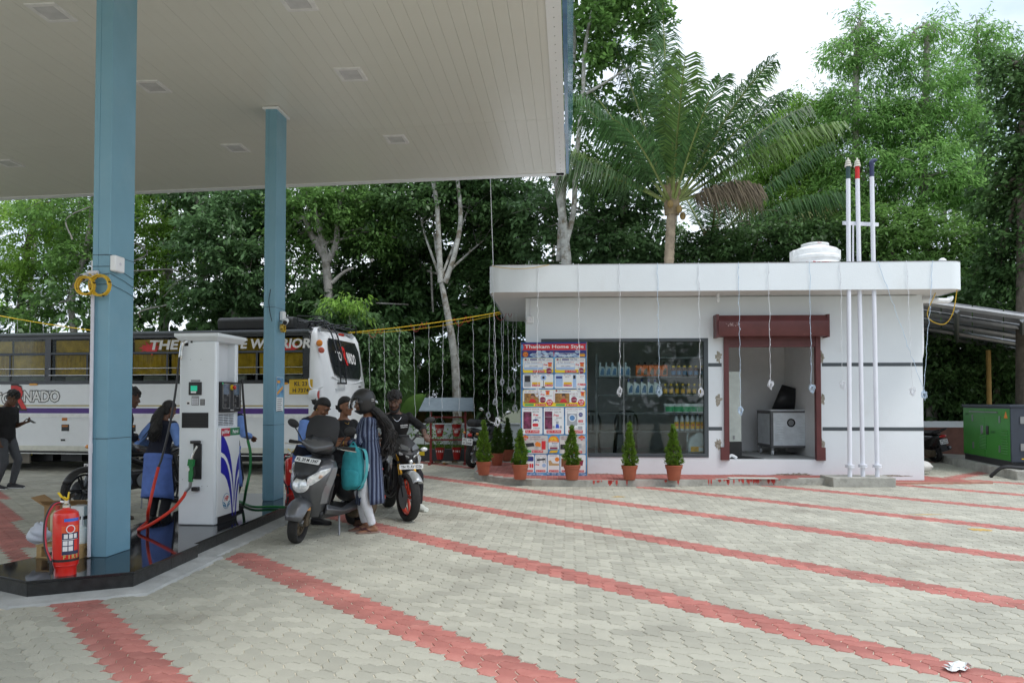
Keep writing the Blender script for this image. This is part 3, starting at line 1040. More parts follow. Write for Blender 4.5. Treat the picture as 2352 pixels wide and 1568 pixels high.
for z, xo in ((0, -.1), (.44, .12)):
 b.append([(xo + .24 * math.sin(a), .12 - .14 * math.cos(a), z + .08 * math.sin(-a)) for a in [R(-75 + 150 * k / 12) for k in range(13)]])
b[0] = [(x, y, 0.003) for x, y, z in b[0]]
MB().loft(b, cap=False).build('curved_sheet', BLACKP, bs, True, solid=.012)
fd = thing('tall_cabinet', 'tall narrow pale cabinet with black base just inside the doorway', 'cabinet', SHOP_O, -SHOP_A)
fy0 = .5
fx0_ = SP(1672, 1000, fy0)[0] - .12
fx1_ = SP(1703, 1000, fy0)[0]
zt_ = SP(1690, 853, fy0)[1]
zk = SP(1690, 1014, fy0)[1]
MB().bb((fx0_, fy0, zk), (fx1_, fy0 + .5, zt_)).build('body', mat('pale_green_enamel', (.55, .6, .55), .4), fd, bevel=.008)
MB().bb((fx0_, fy0 - .004, dzb), (fx1_ + .004, fy0 + .5, zk - .003)).build('base', BLACKP, fd)
MB().bb((fx1_ - .16, fy0 - .02, zk + .05), (fx1_ - .13, fy0 - .001, zk + .12)).build('latch', STEEL, fd)
mt_ = thing('door_mat', 'dark mat lying on the store room floor in the doorway', 'mat', SW(dx0 + .55, .75, dzb - .003), -SHOP_A)
MB().prism([(-.45, -.5), (.25, -.5), (-.05, .5), (-.45, .5)], 0, .008).build('mat_sheet', BLACKP, mt_)
pp = MB().tube(spline([(0, 0, .03), (.06, 0, .07), (.12, .0, .05), (.16, 0, .02)]), .028, 10).build('pipe_bend', WHITE, None, True)
pp.location = SW(dx0 + .1, .14, dzb - .003)
tag(pp, 'short white pipe bend lying on the doorway sill', 'pipe')
q = SP(1649, 676, -.4)
bu = thing('light_bulb', 'unlit white bulb hanging under the shop soffit', 'bulb', SW(q[0], -.4, ZS - .0125), 0)
MB().lathe([(.025, 0), (.028, -.05), (.02, -.06)], 12).build('holder', WHITE, bu, True)
MB().lathe([(.015, -.06), (.03, -.09), (.034, -.12), (.024, -.15), (.005, -.16)], 14).build('globe', WHITE, bu, True)
q = SP(1218, 735, 0)
sb_ = thing('switch_box', 'small white switch box on the left end of the shop wall', 'switch box', SW(q[0], -.03, q[1]), -SHOP_A)
MB().box((0, 0, 0), (.13, .055, .13)).build('casing', WHITE, sb_, bevel=.008)
MB().lathe([(.014, -.031), (.014, -.026)], 10, (0, 0, 0), 'y').build('knob', PVC, sb_)
MB().tube([(0, .018, .066), (0, .018, ZS - q[1] - .02)], .008, 6).build('conduit', PVC, sb_)
dp = thing('drain_pipe', 'white rainwater pipe under the right end of the shop roof', 'pipe', SHOP_O, -SHOP_A)
zz = ZS - .09
MB().tube(spline([(L_ + .62, .2, ZS - .013), (L_ + .62, .2, zz + .04), (L_ + .57, .2, zz), (L_ + .4, .2, zz), (L_ + .12, .2, zz), (L_ + .07, .2, zz - .03), (L_ + .07, .2, zz - .2), (L_ + .07, .2, zz - .5), (L_ + .07, .2, 2.5), (L_ + .05, .2, 2.32), (L_ + .0, .19, 2.2)], 4), .05, 12).build('pipe', WHITE, dp, True)
MB().tube([(L_ + .3, .2, zz), (L_ + .4, .2, zz)], .058, 12).build('socket', WHITE, dp, True)
q = SP(2184, 597, 0)
vt = thing('vent_cap', 'small white vent cap standing on the right end of the shop roof', 'vent', SW(q[0], .3, ZS + .1), 0)
MB().tube([(0, 0, 0), (0, 0, .52)], .05, 12).build('stub', WHITE, vt, True)
MB().lathe([(.06, .5), (.075, .53), (.065, .6), (.03, .63)], 12).build('cap', WHITE, vt, True)
q = SP(1876, 600, 1.2)
tk = thing('water_tank', 'white ribbed plastic water tank standing on the shop roof', 'water tank', SW(q[0], 1.3, ZS + .39), -SHOP_A)
MB().bb((-.55, -.55, -.36), (.55, .55, -.002)).build('base_slab', CEM, tk)
TW = mat('tank_white', (.82, .83, .82), .4)
rr_ = .46
pf = [(rr_, 0)]
z = 0
while z < .5:
 pf += [(rr_, z + .02), (rr_ + .025, z + .05), (rr_ + .025, z + .1), (rr_, z + .13)]
 z += .15
pf += [(rr_, .68), (rr_ - .03, .71), (.25, .78), (.24, .8)]
MB().lathe(pf, 32).build('body', TW, tk, True)
MB().lathe([(.25, .79), (.27, .8), (.27, .83), (.2, .85), (.05, .86)], 24).build('lid', TW, tk, True)
MB().bb((-rr_ - .02, -.12, .5), (-rr_ + .12, .12, .7)).build('inlet_shoulder', TW, tk, bevel=.02)
MB().bb((rr_ - .12, -.12, .5), (rr_ + .02, .12, .7)).build('inlet_shoulder', TW, tk, bevel=.02)
MRED = mat('print_red', (.55, .03, .03), .5)
for k, (c, a) in enumerate(zip('Supreme', range(-128, -128 + 7 * 9, 9))):
 x, y = (rr_ + .028) * math.cos(R(a)), (rr_ + .028) * math.sin(R(a))
 text(c, MRED, tk, frame((x, y, .36), (-math.sin(R(a)), math.cos(R(a)), 0), (0, 0, 1)), h=.1 if c in 'Sp' else .075, th=.003, off=.02)
text('Supreme', MRED, tk, face((0, -.272, .815)), h=.022, th=.002)
ro = MB().tube([(0, 0, 0), (.02, 0, 1.35)], .017, 8).build('riser_pipe', PVC, None, True)
ro.location = SW(SP(1958, 600, .6)[0], .6, ZS + .101)
tag(ro, 'thin grey riser pipe standing on the shop roof behind the poles', 'pipe')
# == PLINTH with red tiles
TILE = mat('red_tile', (.36, .115, .095), .8, var=.18, scale=4, bump=.25, bscale=60, island=.12, dirt=((.45, .3, .26), 2, .55, .25, .5))
PLC = mat('plinth_cement', (.36, .355, .32), .9, var=.25, scale=3, bump=.4, bscale=25, dirt=((.13, .13, .11), 3.5, .52, .2, .7))
pl = MB().prism(PLINTH, -.02, .112).build('plinth', PLC)
struct(pl)
sp = MB().prism(SIDEP, -.02, .03).build('side_path', mat('brick_edge', (.4, .2, .15), .9, var=.2))
struct(sp)
def tiles(poly, z, parent, tw, td, limit):
 ps = []
 pin = grow(poly, -.02)
 for i in range(-14, 110):
  for j in range(-12, 22):
   x, y = i * tw, -.0 - j * td
   cs = [SW(x + a * tw, y + b * td, 0) for a in (0, 1) for b in (0, 1)]
   if all(inside((c.x, c.y), pin) for c in cs):
    ps.append((SW(x + tw / 2, y + td / 2, z)))
 ps.sort(key=lambda p: p.y)
 me = bpy.data.meshes.new('floor_tile')
 a, b = tw / 2 - .003, td / 2 - .003
 MBt = MB().loft([[(-a, -b, 0), (a, -b, 0), (a, b, 0), (-a, b, 0)], [(-a, -b, .006), (a, -b, .006), (a, b, .006), (-a, b, .006)]])
 me.from_pydata(MBt.v, [], MBt.f)
 me.materials.append(TILE)
 rest = MB()
 for k, p in enumerate(ps):
  if k < limit and abs(p.x) < p.y * .69:
   o = bpy.data.objects.new('floor_tile', me)
   COL.objects.link(o)
   o.parent = parent
   o.location = p
   o.rotation_euler = (0, 0, R(-SHOP_A))
  else:
   rest.M = Matrix.Translation(p) @ Matrix.Rotation(R(-SHOP_A), 4, 'Z')
   rest.add(MBt.v, MBt.f)
 if rest.v:
  o = rest.build('tiling', TILE, parent)
  o['kind'] = 'stuff'
tiles(PLINTH, .112, pl, .1, .2, 300)
tiles(SIDEP, .03, sp, .1, .2, 60)
dp_ = MB()
rd = random.Random(11)
a, b = Vector(PLINTH[5]), Vector(PLINTH[6])
for k in range(46):
 t = rd.choice((rd.uniform(0, 1), rd.uniform(.42, .62)))
 p = a.lerp(b, t)
 dp_.M = Matrix.Translation((p.x, p.y, 0)) @ Matrix.Rotation(math.atan2(b.y - a.y, b.x - a.x), 4, 'Z')
 wdt = rd.uniform(.006, .03)
 ln = rd.uniform(.01, .07)
 dp_.bb((-wdt, -.003, .113 - ln), (wdt, .004, .1135))
 dp_.bb((-wdt * .3, -.0025, .11 - ln * 1.4), (wdt * .3, .004, .11 - ln))
dp_.build('paint_drip', mat('red_drip', (.45, .04, .03), .6), pl)
ac = MB().bb((-.42, -.13, 0), (.42, .13, .008)).build('access_cover', mat('cover_grey', (.5, .5, .45), .85, var=.15), pl)
c = G(1729, 1098, .118)
ac.location = (c.x, c.y, .1185)
ac.rotation_euler = (0, 0, R(-SHOP_A))
# == POLES on a concrete footing
pb = thing('pipe_stand', 'three tall white vent pipes on a concrete footing before the shop', 'vent pipes', (0, 0, 0))
cA, cB = G(1912, 1118), G(2056, 1118)
MB().bb((cA.x, 13.05, -.01), (cB.x, 13.62, .165)).build('footing', PLC, pb, bevel=.012)
PB = [((1952, 1093), (1948, 383), 'green'), ((1982, 1095), (1969, 383), 'red'), ((2015, 1093), (2002, 378), 'blue')]
cols = {'green': mat('band_dark_green', (.02, .06, .06), .5), 'red': mat('band_red', (.6, .02, .02), .5), 'blue': mat('band_navy', (.02, .03, .09), .5)}
POLEW = mat('pole_white', (.74, .76, .83), .4, var=.03)
tops = []
for k, (b_, t_, cn_) in enumerate(PB):
 Y = 13.22 + (.06 if k == 1 else 0)
 pb_ = P(b_[0], b_[1], Y)
 pt = P(t_[0], t_[1], Y)
 pb_.z = .165
 o = MB().tube([pb_, pt], .037, 16).build('vent_pipe', POLEW, pb, True)
 d = (pt - pb_).normalized()
 MB().tube([pb_ + d * .16, pb_ + d * .185], .075, 16).build('base_flange', POLEW, o, True)
 MB().tube([pb_ + d * .19, pb_ + d * .215], .075, 16).build('base_flange', POLEW, o, True)
 tops.append((pb_, pt, d))
 MB().tube([pt - d * .22, pt], .0385, 16).build('colour_band', cols[cn_], o, True)
 if k < 2:
  c = MB()
  for r0, z0, z1 in ((.06, 0, .03), (.053, .04, .065), (.043, .075, .11)):
   c.tube([pt + d * z0, pt + d * z1], [r0, r0 * .9], 16)
  c.tube([pt + d * .0, pt + d * .16], [.035, .012], 12)
  c.build('cap', mat('cap_cream', (.6, .58, .5), .5), o, True)
 else:
  MB().tube(spline([pt + d * -.01, pt + d * .04, pt + d * .07 + Vector((.05, 0, 0)), pt + d * .05 + Vector((.07, 0, 0))]), .042, 14).build('cap', cols['blue'], o, True)
a, b = P(1936, 512, 13.32), P(2017, 516, 13.32)
MB().box((a + b) / 2, ((b - a).length, .04, .06), (0, -math.degrees(math.atan2(b.z - a.z, b.x - a.x)), 0)).build('crossbar', POLEW, pb)
# == TREES
def leafmat(name, c, c2, trans=.35, rough=.5):
 return mat(name, c, rough, var=.3, scale=.9, trans=trans, island=.42, col2=c2, spec=.35)
LF_BRIGHT = leafmat('leaf_bright', (.19, .36, .05), (.29, .48, .09), .5)
LF_MID = leafmat('leaf_mid', (.13, .27, .065), (.21, .38, .1), .48)
LF_DARK = leafmat('leaf_dark', (.07, .15, .05), (.13, .24, .08), .4, .4)
LF_BLUE = leafmat('leaf_blue_green', (.1, .2, .08), (.17, .3, .12), .42, .42)
LF_LIME = leafmat('leaf_lime', (.22, .43, .07), (.33, .55, .11), .55)
LF_ACA = leafmat('leaf_narrow', (.22, .46, .12), (.34, .58, .18), .58)
LF_PALM = leafmat('palm_leaf', (.06, .15, .045), (.11, .22, .075), .38, .36)
LF_PALM2 = leafmat('palm_leaf_light', (.1, .2, .045), (.18, .3, .08), .38, .36)
LF_DRY = leafmat('palm_leaf_dry', (.24, .19, .12), (.15, .12, .08), .2, .7)
LF_YEL = leafmat('palm_leaf_yellow', (.25, .25, .05), (.16, .2, .04), .3, .5)
BARK_G = mat('bark_grey', (.33, .31, .28), .9, var=.35, scale=5, bump=.6, bscale=22, dirt=((.12, .1, .07), 3, .5, .2, .8))
BARK_W = mat('bark_pale', (.36, .36, .33), .9, var=.4, scale=7, bump=.6, bscale=25, dirt=((.13, .1, .06), 4.5, .5, .12, .85))
BARK_D = mat('bark_dark', (.1, .085, .065), .92, var=.4, scale=6, bump=.7, bscale=22)
def crown_arrays(blobs, L, Wd, seed, droop=.2, per=36, spread=.09, shell=.5, up=1.1, dens=1., reach=.62, rise=.1):
 """leaves set along flat sprays (branchlets) inside each clump, with air between the sprays"""
 rg = np.random.default_rng(seed)
 Vs = []
 for c, r, n in blobs:
  nt_ = max(1, int(n * dens) // per)
  d = rg.normal(size=(nt_, 3))
  d /= np.linalg.norm(d, axis=1)[:, None]
  rad = np.where(rg.random(nt_) < shell, rg.uniform(.6, 1.0, nt_), rg.random(nt_) ** (1 / 2.2))
  tw = np.array(c) + d * rad[:, None] * np.array(r)
  sd = d * np.array([1, 1, .45]) + rg.normal(size=(nt_, 3)) * np.array([.6, .6, .22])
  sd[:, 2] += rise
  sd /= np.linalg.norm(sd, axis=1)[:, None]
  ln = reach * rg.uniform(.5, 1.3, nt_)
  dk = np.repeat(sd, per, 0)
  u = rg.random(nt_ * per)
  side = np.cross(dk, [0, 0, 1.])
  side /= np.maximum(.05, np.linalg.norm(side, axis=1))[:, None]
  off = rg.uniform(-1, 1, nt_ * per)
  pos = np.repeat(tw, per, 0) + dk * ((u - .35) * np.repeat(ln, per))[:, None] + side * (off * (1.1 - u) * np.repeat(ln, per) * .42)[:, None]
  pos[:, 2] -= droop * (u * np.repeat(ln, per)) ** 2 * .7
  pos += rg.normal(size=pos.shape) * spread * np.array([1, 1, .6])
  m = len(pos)
  a = dk * .6 + side * np.sign(off)[:, None] * .6 + rg.normal(size=(m, 3)) * .45
  a[:, 2] -= droop * 1.8
  a /= np.linalg.norm(a, axis=1)[:, None]
  nn = rg.normal(size=(m, 3)) * .55
  nn[:, 2] += up
  s = np.cross(a, nn)
  s /= np.maximum(1e-6, np.linalg.norm(s, axis=1))[:, None]
  nn = np.cross(s, a)
  l = (L * rg.uniform(.6, 1.25, m))[:, None]
  wv = (Wd * rg.uniform(.7, 1.2, m))[:, None]
  mid = pos + a * l * .45 + nn * l * .05
  tip = pos + a * l + np.array([0, 0, -1]) * l * droop * .4
  Vs.append(np.stack([pos, mid + s * wv * .5, tip, mid - s * wv * .5], 1).reshape(-1, 3))
 v = np.concatenate(Vs)
 f = np.arange(len(v)).reshape(-1, 4)
 return v, f
def foliage(name, m, parent, *a, **k):
 v, f = crown_arrays(*a, **k)
 return raw(name, v, f, m, parent)
def limb_mesh(paths):
 b = MB()
 for pts, r0, r1 in paths:
  sp_ = spline(pts, 4) if len(pts) > 2 else [Vector(p) for p in pts]
  n_ = len(sp_)
  b.tube(sp_, [r0 + (r1 - r0) * i / (n_ - 1) for i in range(n_)], 9)
 return b
def tree(name, label, base, trunk, r, bark, blobs, leaf, L=.2, Wd=.09, seed=1, lim=True, extra=(), group='trees behind the forecourt', **k):
 """trunk: world points; blobs: (world centre, radii, leaves)"""
 o = thing(name, label, 'tree', base, 0, group)
 b = Vector(base)
 rd = random.Random(seed)
 tp = [Vector(p) - b for p in trunk]
 paths = [(tp, r, r * .45)]
 for pts, ra, rb in extra:
  paths.append(([Vector(p) - b for p in pts], ra, rb))
 bl = []
 for c, rr, n in blobs:
  c = Vector(c) - b
  bl.append((tuple(c), rr, n))
  if lim:
   s = min(tp[len(tp) // 2:], key=lambda q: (q - c).length)
   m_ = s.lerp(c, .5) + Vector((rd.uniform(-.3, .3), rd.uniform(-.3, .3), rd.uniform(-.1, .4)))
   paths.append(([s, m_, c], r * .32, r * .08))
   for q in range(9):
    e = c + Vector((rd.uniform(-1, 1) * rr[0], rd.uniform(-1, 1) * rr[1], rd.uniform(-.6, 1) * rr[2])) * .9
    paths.append(([m_.lerp(c, rd.uniform(.2, 1)), (m_ + e) / 2 + Vector((0, 0, .15)), e], r * .11, r * .03))
 limb_mesh(paths).build('trunk', bark, o, True, ang=60)
 k.setdefault('dens', .8)
 foliage('crown', leaf, o, bl, L * .72, Wd * .72, seed, **k)
 return o
B = lambda px, py, Y, rx, rz, n, ry=None: (tuple(P(px, py, Y)), (rx, ry or rx * .8, rz), n)
def base(px, Y):
 q = P(px, 920, Y)
 return (q.x, Y, -.03)
T = lambda Y, *pp: [tuple(P(x, y, Y)) for x, y in pp]
# --- left, beyond the bus
tree('broadleaf_tree', 'bright green tree farthest left, above the bus windows', base(40, 24), [base(40, 24)] + T(24, (45, 760), (60, 600), (80, 480)), .16, BARK_D,
     [B(60, 560, 23, 1.7, 1.3, 7000), B(-60, 640, 24, 1.6, 1.4, 5000), B(140, 500, 24, 1.5, 1.0, 5000), B(20, 450, 25, 1.5, .9, 4500), B(110, 640, 24, 1.2, .7, 3500)], LF_BRIGHT, .2, .085, 3)
tree('broadleaf_tree', 'thin branched tree with open crown left of the near column', base(165, 22), [base(165, 22)] + T(22, (172, 800), (165, 690), (200, 560), (215, 440)), .12, BARK_G,
     [B(150, 690, 22, 1.0, .5, 1600), B(195, 600, 22, 1.2, .7, 3500), B(180, 480, 22, 1.6, .9, 5500), B(80, 730, 22, .9, .4, 1200)], LF_MID, .2, .09, 5)
tree('broadleaf_tree', 'leafy tree just right of the near column with fresh green top', base(380, 23), [base(380, 23)] + T(23, (378, 760), (390, 600), (410, 430)), .15, BARK_G,
     [B(370, 470, 22.5, 1.6, 1.0, 6500), B(340, 570, 23, 1.2, 1.0, 4500), B(430, 560, 23, 1.4, .9, 5000), B(330, 660, 23, 1.0, .7, 2500), B(420, 690, 23, 1.1, .6, 2500)], LF_BRIGHT, .19, .09, 7)
tree('broadleaf_tree', 'blue green large leaved tree between the two columns', base(530, 21), [base(545, 21)] + T(21, (545, 740), (520, 620), (470, 500), (440, 430)), .17, BARK_G,
     [B(500, 560, 20.5, 1.3, .9, 5200), B(575, 620, 20.5, 1.0, .8, 3600), B(560, 480, 21, 1.3, .8, 5200), B(470, 680, 21, 1.0, .5, 2200), B(590, 710, 21, .8, .4, 1500), B(455, 440, 21.5, 1.2, .8, 4200)], LF_BLUE, .24, .13, 9)
# --- forked grey trunk right of the far column
t3 = T(20.5, (757, 745), (752, 640), (742, 560), (728, 500))
tree('forked_tree', 'forked grey trunk tree rising behind the back of the bus', base(757, 20.5), [base(757, 20.5)] + t3, .16, BARK_G,
     [B(720, 480, 20.5, 1.3, .8, 5200), B(800, 450, 21, 1.3, .8, 5200), B(690, 560, 21, 1.0, .8, 3600), B(860, 520, 21, 1.1, .9, 4500), B(640, 470, 21, 1, .8, 3000)], LF_MID, .2, .1, 11,
     extra=[(T(20.5, (748, 595), (715, 540), (695, 500), (660, 535)), .1, .05), (T(20.5, (752, 600), (772, 560), (775, 500), (790, 430)), .1, .06), (T(20.5, (762, 650), (790, 625), (812, 615)), .06, .03)])
# --- pale twin trunk in the gap
t4 = [base(1052, 19.6)] + T(19.6, (1047, 860), (1035, 760), (1020, 680), (1012, 640))
tree('forked_tree', 'pale mottled twin trunk tree between the bus and the shop', base(1052, 19.6), t4, .13, BARK_W,
     [B(960, 470, 20.5, 1.3, .9, 5600), B(1090, 440, 20.5, 1.3, .9, 5600), B(1010, 400, 21, 1.4, .8, 4500), B(1150, 520, 21, 1.0, .9, 3600)], LF_DARK, .22, .12, 13,
     extra=[(T(19.6, (1012, 650), (1008, 560), (1003, 470), (993, 405)), .08, .055), (T(19.6, (1022, 650), (1045, 580), (1058, 500), (1050, 405)), .075, .05)])
# --- dark masses
tree('dark_tree', 'dense dark tree behind the twin pale trunk', base(900, 23), [base(900, 23)] + T(23, (900, 760), (890, 600), (880, 480)), .2, BARK_D,
     [B(880, 600, 22.5, 1.6, 1.1, 8000), B(960, 620, 22.5, 1.3, 1.0, 6000), B(800, 700, 22.5, 1.5, 1.0, 7000), B(920, 720, 22.5, 1.3, .8, 5000), B(840, 500, 23, 1.6, .9, 6000)], LF_DARK, .24, .13, 15)
tree('dark_tree', 'dark rounded leaf tree behind the left corner of the shop roof', base(1150, 22), [base(1130, 22)] + T(22, (1120, 800), (1100, 640), (1095, 560), (1120, 440)), .18, BARK_D,
     [B(1130, 640, 21.5, 1.2, .9, 4500), B(1080, 560, 22, 1.3, .9, 5000), B(1190, 560, 22, 1.1, .8, 3000), B(1120, 750, 21.5, 1.3, .9, 5500), B(1110, 850, 21.5, 1.2, .8, 4500), B(1160, 450, 22, 1.3, .8, 4500)], LF_DARK, .23, .14, 17)
# --- white twin trunk by the canopy's edge
t5 = [base(1310, 18.6)] + T(18.6, (1302, 640), (1298, 560), (1290, 480), (1276, 400), (1262, 300))
tree('tall_tree', 'tall pale trunked tree standing behind the shop beside the canopy corner', base(1310, 18.6), t5, .15, BARK_W,
     [B(1330, 90, 19, 1.2, .8, 3000), B(1440, 70, 19.5, 1.2, .8, 2600), B(1400, -40, 19, 1.6, .8, 4200), B(1330, 230, 19.5, .9, .6, 1400), B(1460, 260, 20, 1.1, .7, 2200), B(1350, 380, 19.5, .9, .6, 1500), B(1560, 330, 20.5, 1, .8, 1800)], LF_MID, .23, .15, 19,
     extra=[(T(18.6, (1300, 560), (1318, 480), (1322, 380), (1338, 230), (1345, 100), (1375, -30)), .075, .04), (T(18.9, (1285, 600), (1296, 400), (1308, 230), (1318, 100), (1310, -40)), .09, .06), (T(18.6, (1338, 220), (1390, 190), (1450, 150)), .045, .02), (T(18.6, (1276, 420), (1230, 360), (1190, 320)), .06, .04)], lim=False)
tree('dark_tree', 'shadowy tree with blue green leaves right of the pale tall trunk', base(1400, 21), [base(1400, 21)] + T(21, (1395, 700), (1420, 540), (1440, 460)), .14, BARK_G,
     [B(1400, 560, 20.5, 1.2, .8, 3600), B(1430, 440, 21, 1.1, .9, 3600), B(1350, 520, 21, .9, .6, 1800), B(1470, 580, 20.5, 1.0, .6, 2600), B(1260, 560, 20, .9, .6, 1500), B(1230, 480, 20, .9, .6, 1500)], LF_BLUE, .25, .15, 21)
# --- the right side
tree('acacia_tree', 'tall airy narrow leaved tree with highest tip, right of the open sky', base(1990, 22), [base(1990, 22)] + T(22, (1985, 700), (1970, 450), (1965, 250), (1970, 60)), .16, BARK_G,
     [B(1975, 70, 22, .55, .75, 1500), B(1935, 130, 22, .6, .6, 1300), B(2010, 150, 22, .75, .8, 2600), B(1950, 260, 22, 1.0, .8, 3200), B(2030, 280, 22, 1.0, .9, 3800), B(1985, 400, 22, 1.4, .9, 5600), B(1920, 470, 22, 1.2, .8, 4500)], LF_ACA, .24, .06, 23, droop=.34, per=30, spread=.1, dens=.9, reach=.7)
tree('acacia_tree', 'tall airy narrow leaved tree in the middle of the right hand grove', base(2140, 21.5), [base(2140, 21.5)] + T(21.5, (2135, 700), (2120, 450), (2125, 250), (2130, 60)), .16, BARK_G,
     [B(2150, 80, 21.5, .5, .7, 1000), B(2095, 110, 21.5, .6, .5, 1000), B(2140, 200, 21.5, 1.0, .9, 4200), B(2190, 290, 21.5, .9, .9, 3600), B(2090, 290, 21.5, 1.0, .8, 4000), B(2130, 400, 21.2, 1.5, 1.0, 7500), B(2220, 440, 21.2, 1.0, .9, 4200)], LF_ACA, .24, .06, 25, droop=.34, per=30, spread=.1, dens=.9, reach=.7)
tree('acacia_tree', 'smaller airy narrow leaved tree with yellowish tips near the picture edge', base(2265, 22), [base(2265, 22)] + T(22, (2262, 700), (2255, 450), (2250, 250), (2245, 100)), .12, BARK_G,
     [B(2245, 80, 22, .6, .6, 1200), B(2290, 110, 22, .7, .5, 1300), B(2240, 180, 22, .7, .7, 1700), B(2260, 280, 22, .7, .7, 1500), B(2250, 420, 22, .9, .9, 2600)], LF_ACA, .24, .06, 27, droop=.34, per=30, spread=.1, dens=.9, reach=.7)
tree('acacia_tree', 'broad bright green tree between the palm and the tall airy trees', base(1850, 23), [base(1850, 23)] + T(23, (1845, 720), (1830, 560), (1820, 400), (1830, 300)), .15, BARK_G,
     [B(1850, 270, 23, 1.1, .8, 4200), B(1800, 360, 23, 1.3, .9, 5600), B(1880, 380, 23, 1.2, .9, 5200), B(1760, 290, 23, .7, .5, 1200), B(1830, 480, 23, 1.5, .9, 6500), B(1730, 420, 23.5, 1.0, .8, 3200)], LF_LIME, .24, .055, 29, droop=.35, dens=1.2)
tree('dark_tree', 'very dark tree at the right edge beside the generator shed', base(2350, 17), [base(2350, 17)] + T(17, (2350, 700), (2350, 400), (2355, 150)), .18, BARK_D,
     [B(2335, 180, 17, .5, .7, 2200), B(2345, 330, 17, .7, .9, 3600), B(2310, 460, 17.5, .6, .7, 2200), B(2330, 600, 17.5, .8, .9, 4500), B(2290, 680, 18, .8, .6, 2600), B(2400, 420, 17, .9, 1.6, 5000)], LF_DARK, .2, .12, 31)
tree('dark_tree', 'dark green tree filling the gap behind the water tank', base(1880, 21), [base(1890, 21)] + T(21, (1890, 760), (1880, 620), (1870, 520)), .16, BARK_D,
     [B(1800, 560, 20.5, 1.4, .8, 6000), B(1900, 580, 20.5, 1.4, .8, 6000), B(1720, 560, 20.5, 1.2, .7, 4500), B(1650, 580, 20.5, 1.1, .6, 3600), B(1580, 590, 20.5, .9, .5, 2200)], LF_DARK, .2, .1, 33)
tree('dark_tree', 'dark green tree behind the right end of the shop roof', base(2100, 20), [base(2090, 20)] + T(20, (2090, 760), (2060, 640), (2010, 560)), .18, BARK_D,
     [B(2010, 540, 20, 1.2, .8, 5200), B(2100, 560, 20, 1.3, .9, 6000), B(2190, 580, 20, 1.2, .9, 5000), B(2060, 640, 19.6, 1.3, .7, 5500), B(2170, 680, 19.6, 1.3, .8, 5500), B(2260, 560, 20, 1.0, 1.0, 3800)], LF_MID, .2, .085, 35,
     extra=[(T(20, (2060, 640), (2020, 600), (1960, 590)), .06, .03), (T(19.6, (2110, 720), (2070, 630), (2040, 560)), .08, .05)])
tree('shrubby_tree', 'leafy tree under the shed roof behind the green generator', base(2290, 20.5), [base(2290, 20.5)] + T(20.5, (2290, 850), (2295, 780)), .1, BARK_D,
     [B(2180, 780, 20.5, 1.1, 1.0, 5000), B(2290, 800, 20.5, 1.1, .9, 5000), B(2330, 880, 20.5, .9, .7, 3500), B(2150, 880, 20.5, .9, .8, 3500)], LF_DARK, .2, .11, 37)
tree('shrubby_tree', 'sapling with fresh lime leaves at the corner of the bus', base(800, 18.6), [base(800, 18.6)] + T(18.6, (800, 860), (805, 760), (800, 700)), .04, BARK_G,
     [B(790, 705, 18.6, .32, .18, 420), B(815, 700, 18.6, .25, .14, 300)], LF_LIME, .2, .08, 39, droop=.5, lim=False)
tree('shrubby_tree', 'blue green bushy tree leaning over the back of the bus', base(840, 19.4), [base(840, 19.4)] + T(19.4, (840, 860), (830, 780), (815, 720)), .07, BARK_G,
     [B(800, 740, 19.2, .7, .45, 2600), B(850, 780, 19.2, .7, .5, 2600), B(870, 860, 19.2, .6, .6, 2200), B(770, 760, 19.2, .5, .35, 1500)], LF_BLUE, .22, .1, 41, droop=.4)
# --- undergrowth and the wood beyond
ub = []
rd = random.Random(3)
for px in range(-900, 1260, 60):
 for py in (880, 800, 720):
  Y = rd.uniform(20.6, 23.5)
  ub.append(B(px + rd.uniform(-25, 25), py + rd.uniform(-25, 25), Y, rd.uniform(.6, 1.0), rd.uniform(.5, .8), rd.randint(500, 1300) if px > 500 else rd.randint(120, 450)))
for px in range(2120, 2700, 60):
 for py in (940, 880, 800, 720):
  ub.append(B(px, py + rd.uniform(-20, 20), rd.uniform(21, 23), .9, .7, 1300))
struct(foliage('undergrowth', LF_DARK, None, ub, .24, .12, 51, droop=.35, dens=.8, reach=.5), 'stuff')
for nm_, xs, lm, dk in (('left_wood', range(-1000, 640, 120), LF_BRIGHT, 330), ('middle_wood', range(640, 1500, 105), LF_DARK, 620), ('right_wood', range(1500, 3300, 120), LF_MID, 700)):
 ub = []
 for px in xs:
  top = (640 if px < 640 else 520 if px < 1300 else 600) + 60 * math.sin(px * .02)
  py = 900
  while py > top:
   Y = rd.uniform(26, 32)
   ub.append(B(px + rd.uniform(-60, 60), py + rd.uniform(-30, 30), Y, rd.uniform(1.1, 1.9), rd.uniform(.7, 1.1), int(dk * rd.uniform(.4, 1.2))))
   py -= 80
 o = foliage('woods', lm, None, ub, .22, .11, 53, droop=.3, dens=.9, reach=.9)
 struct(o, 'stuff')
ub = []
for k in range(110):
 ub.append(((rd.uniform(-45, 45), rd.uniform(-34, -24), rd.uniform(0, 8.5)), (3, 2, 1.8), 260))
struct(foliage('reflection_wood', LF_DARK, None, ub, .8, .5, 57, spread=.8, reach=2), 'stuff')  # unseen wood behind the camera, added to darken reflections in glass and granite
sm = MB()
for k in range(34):
 px = rd.uniform(-300, 2400)
 Y = rd.uniform(23, 30)
 x0, x1 = px, px + rd.uniform(-50, 50)
 sm.tube(spline(T(Y, (x0, 960), ((x0 + x1) / 2 + rd.uniform(-15, 15), 700), (x1, 420)), 4), rd.uniform(.05, .11), 6)
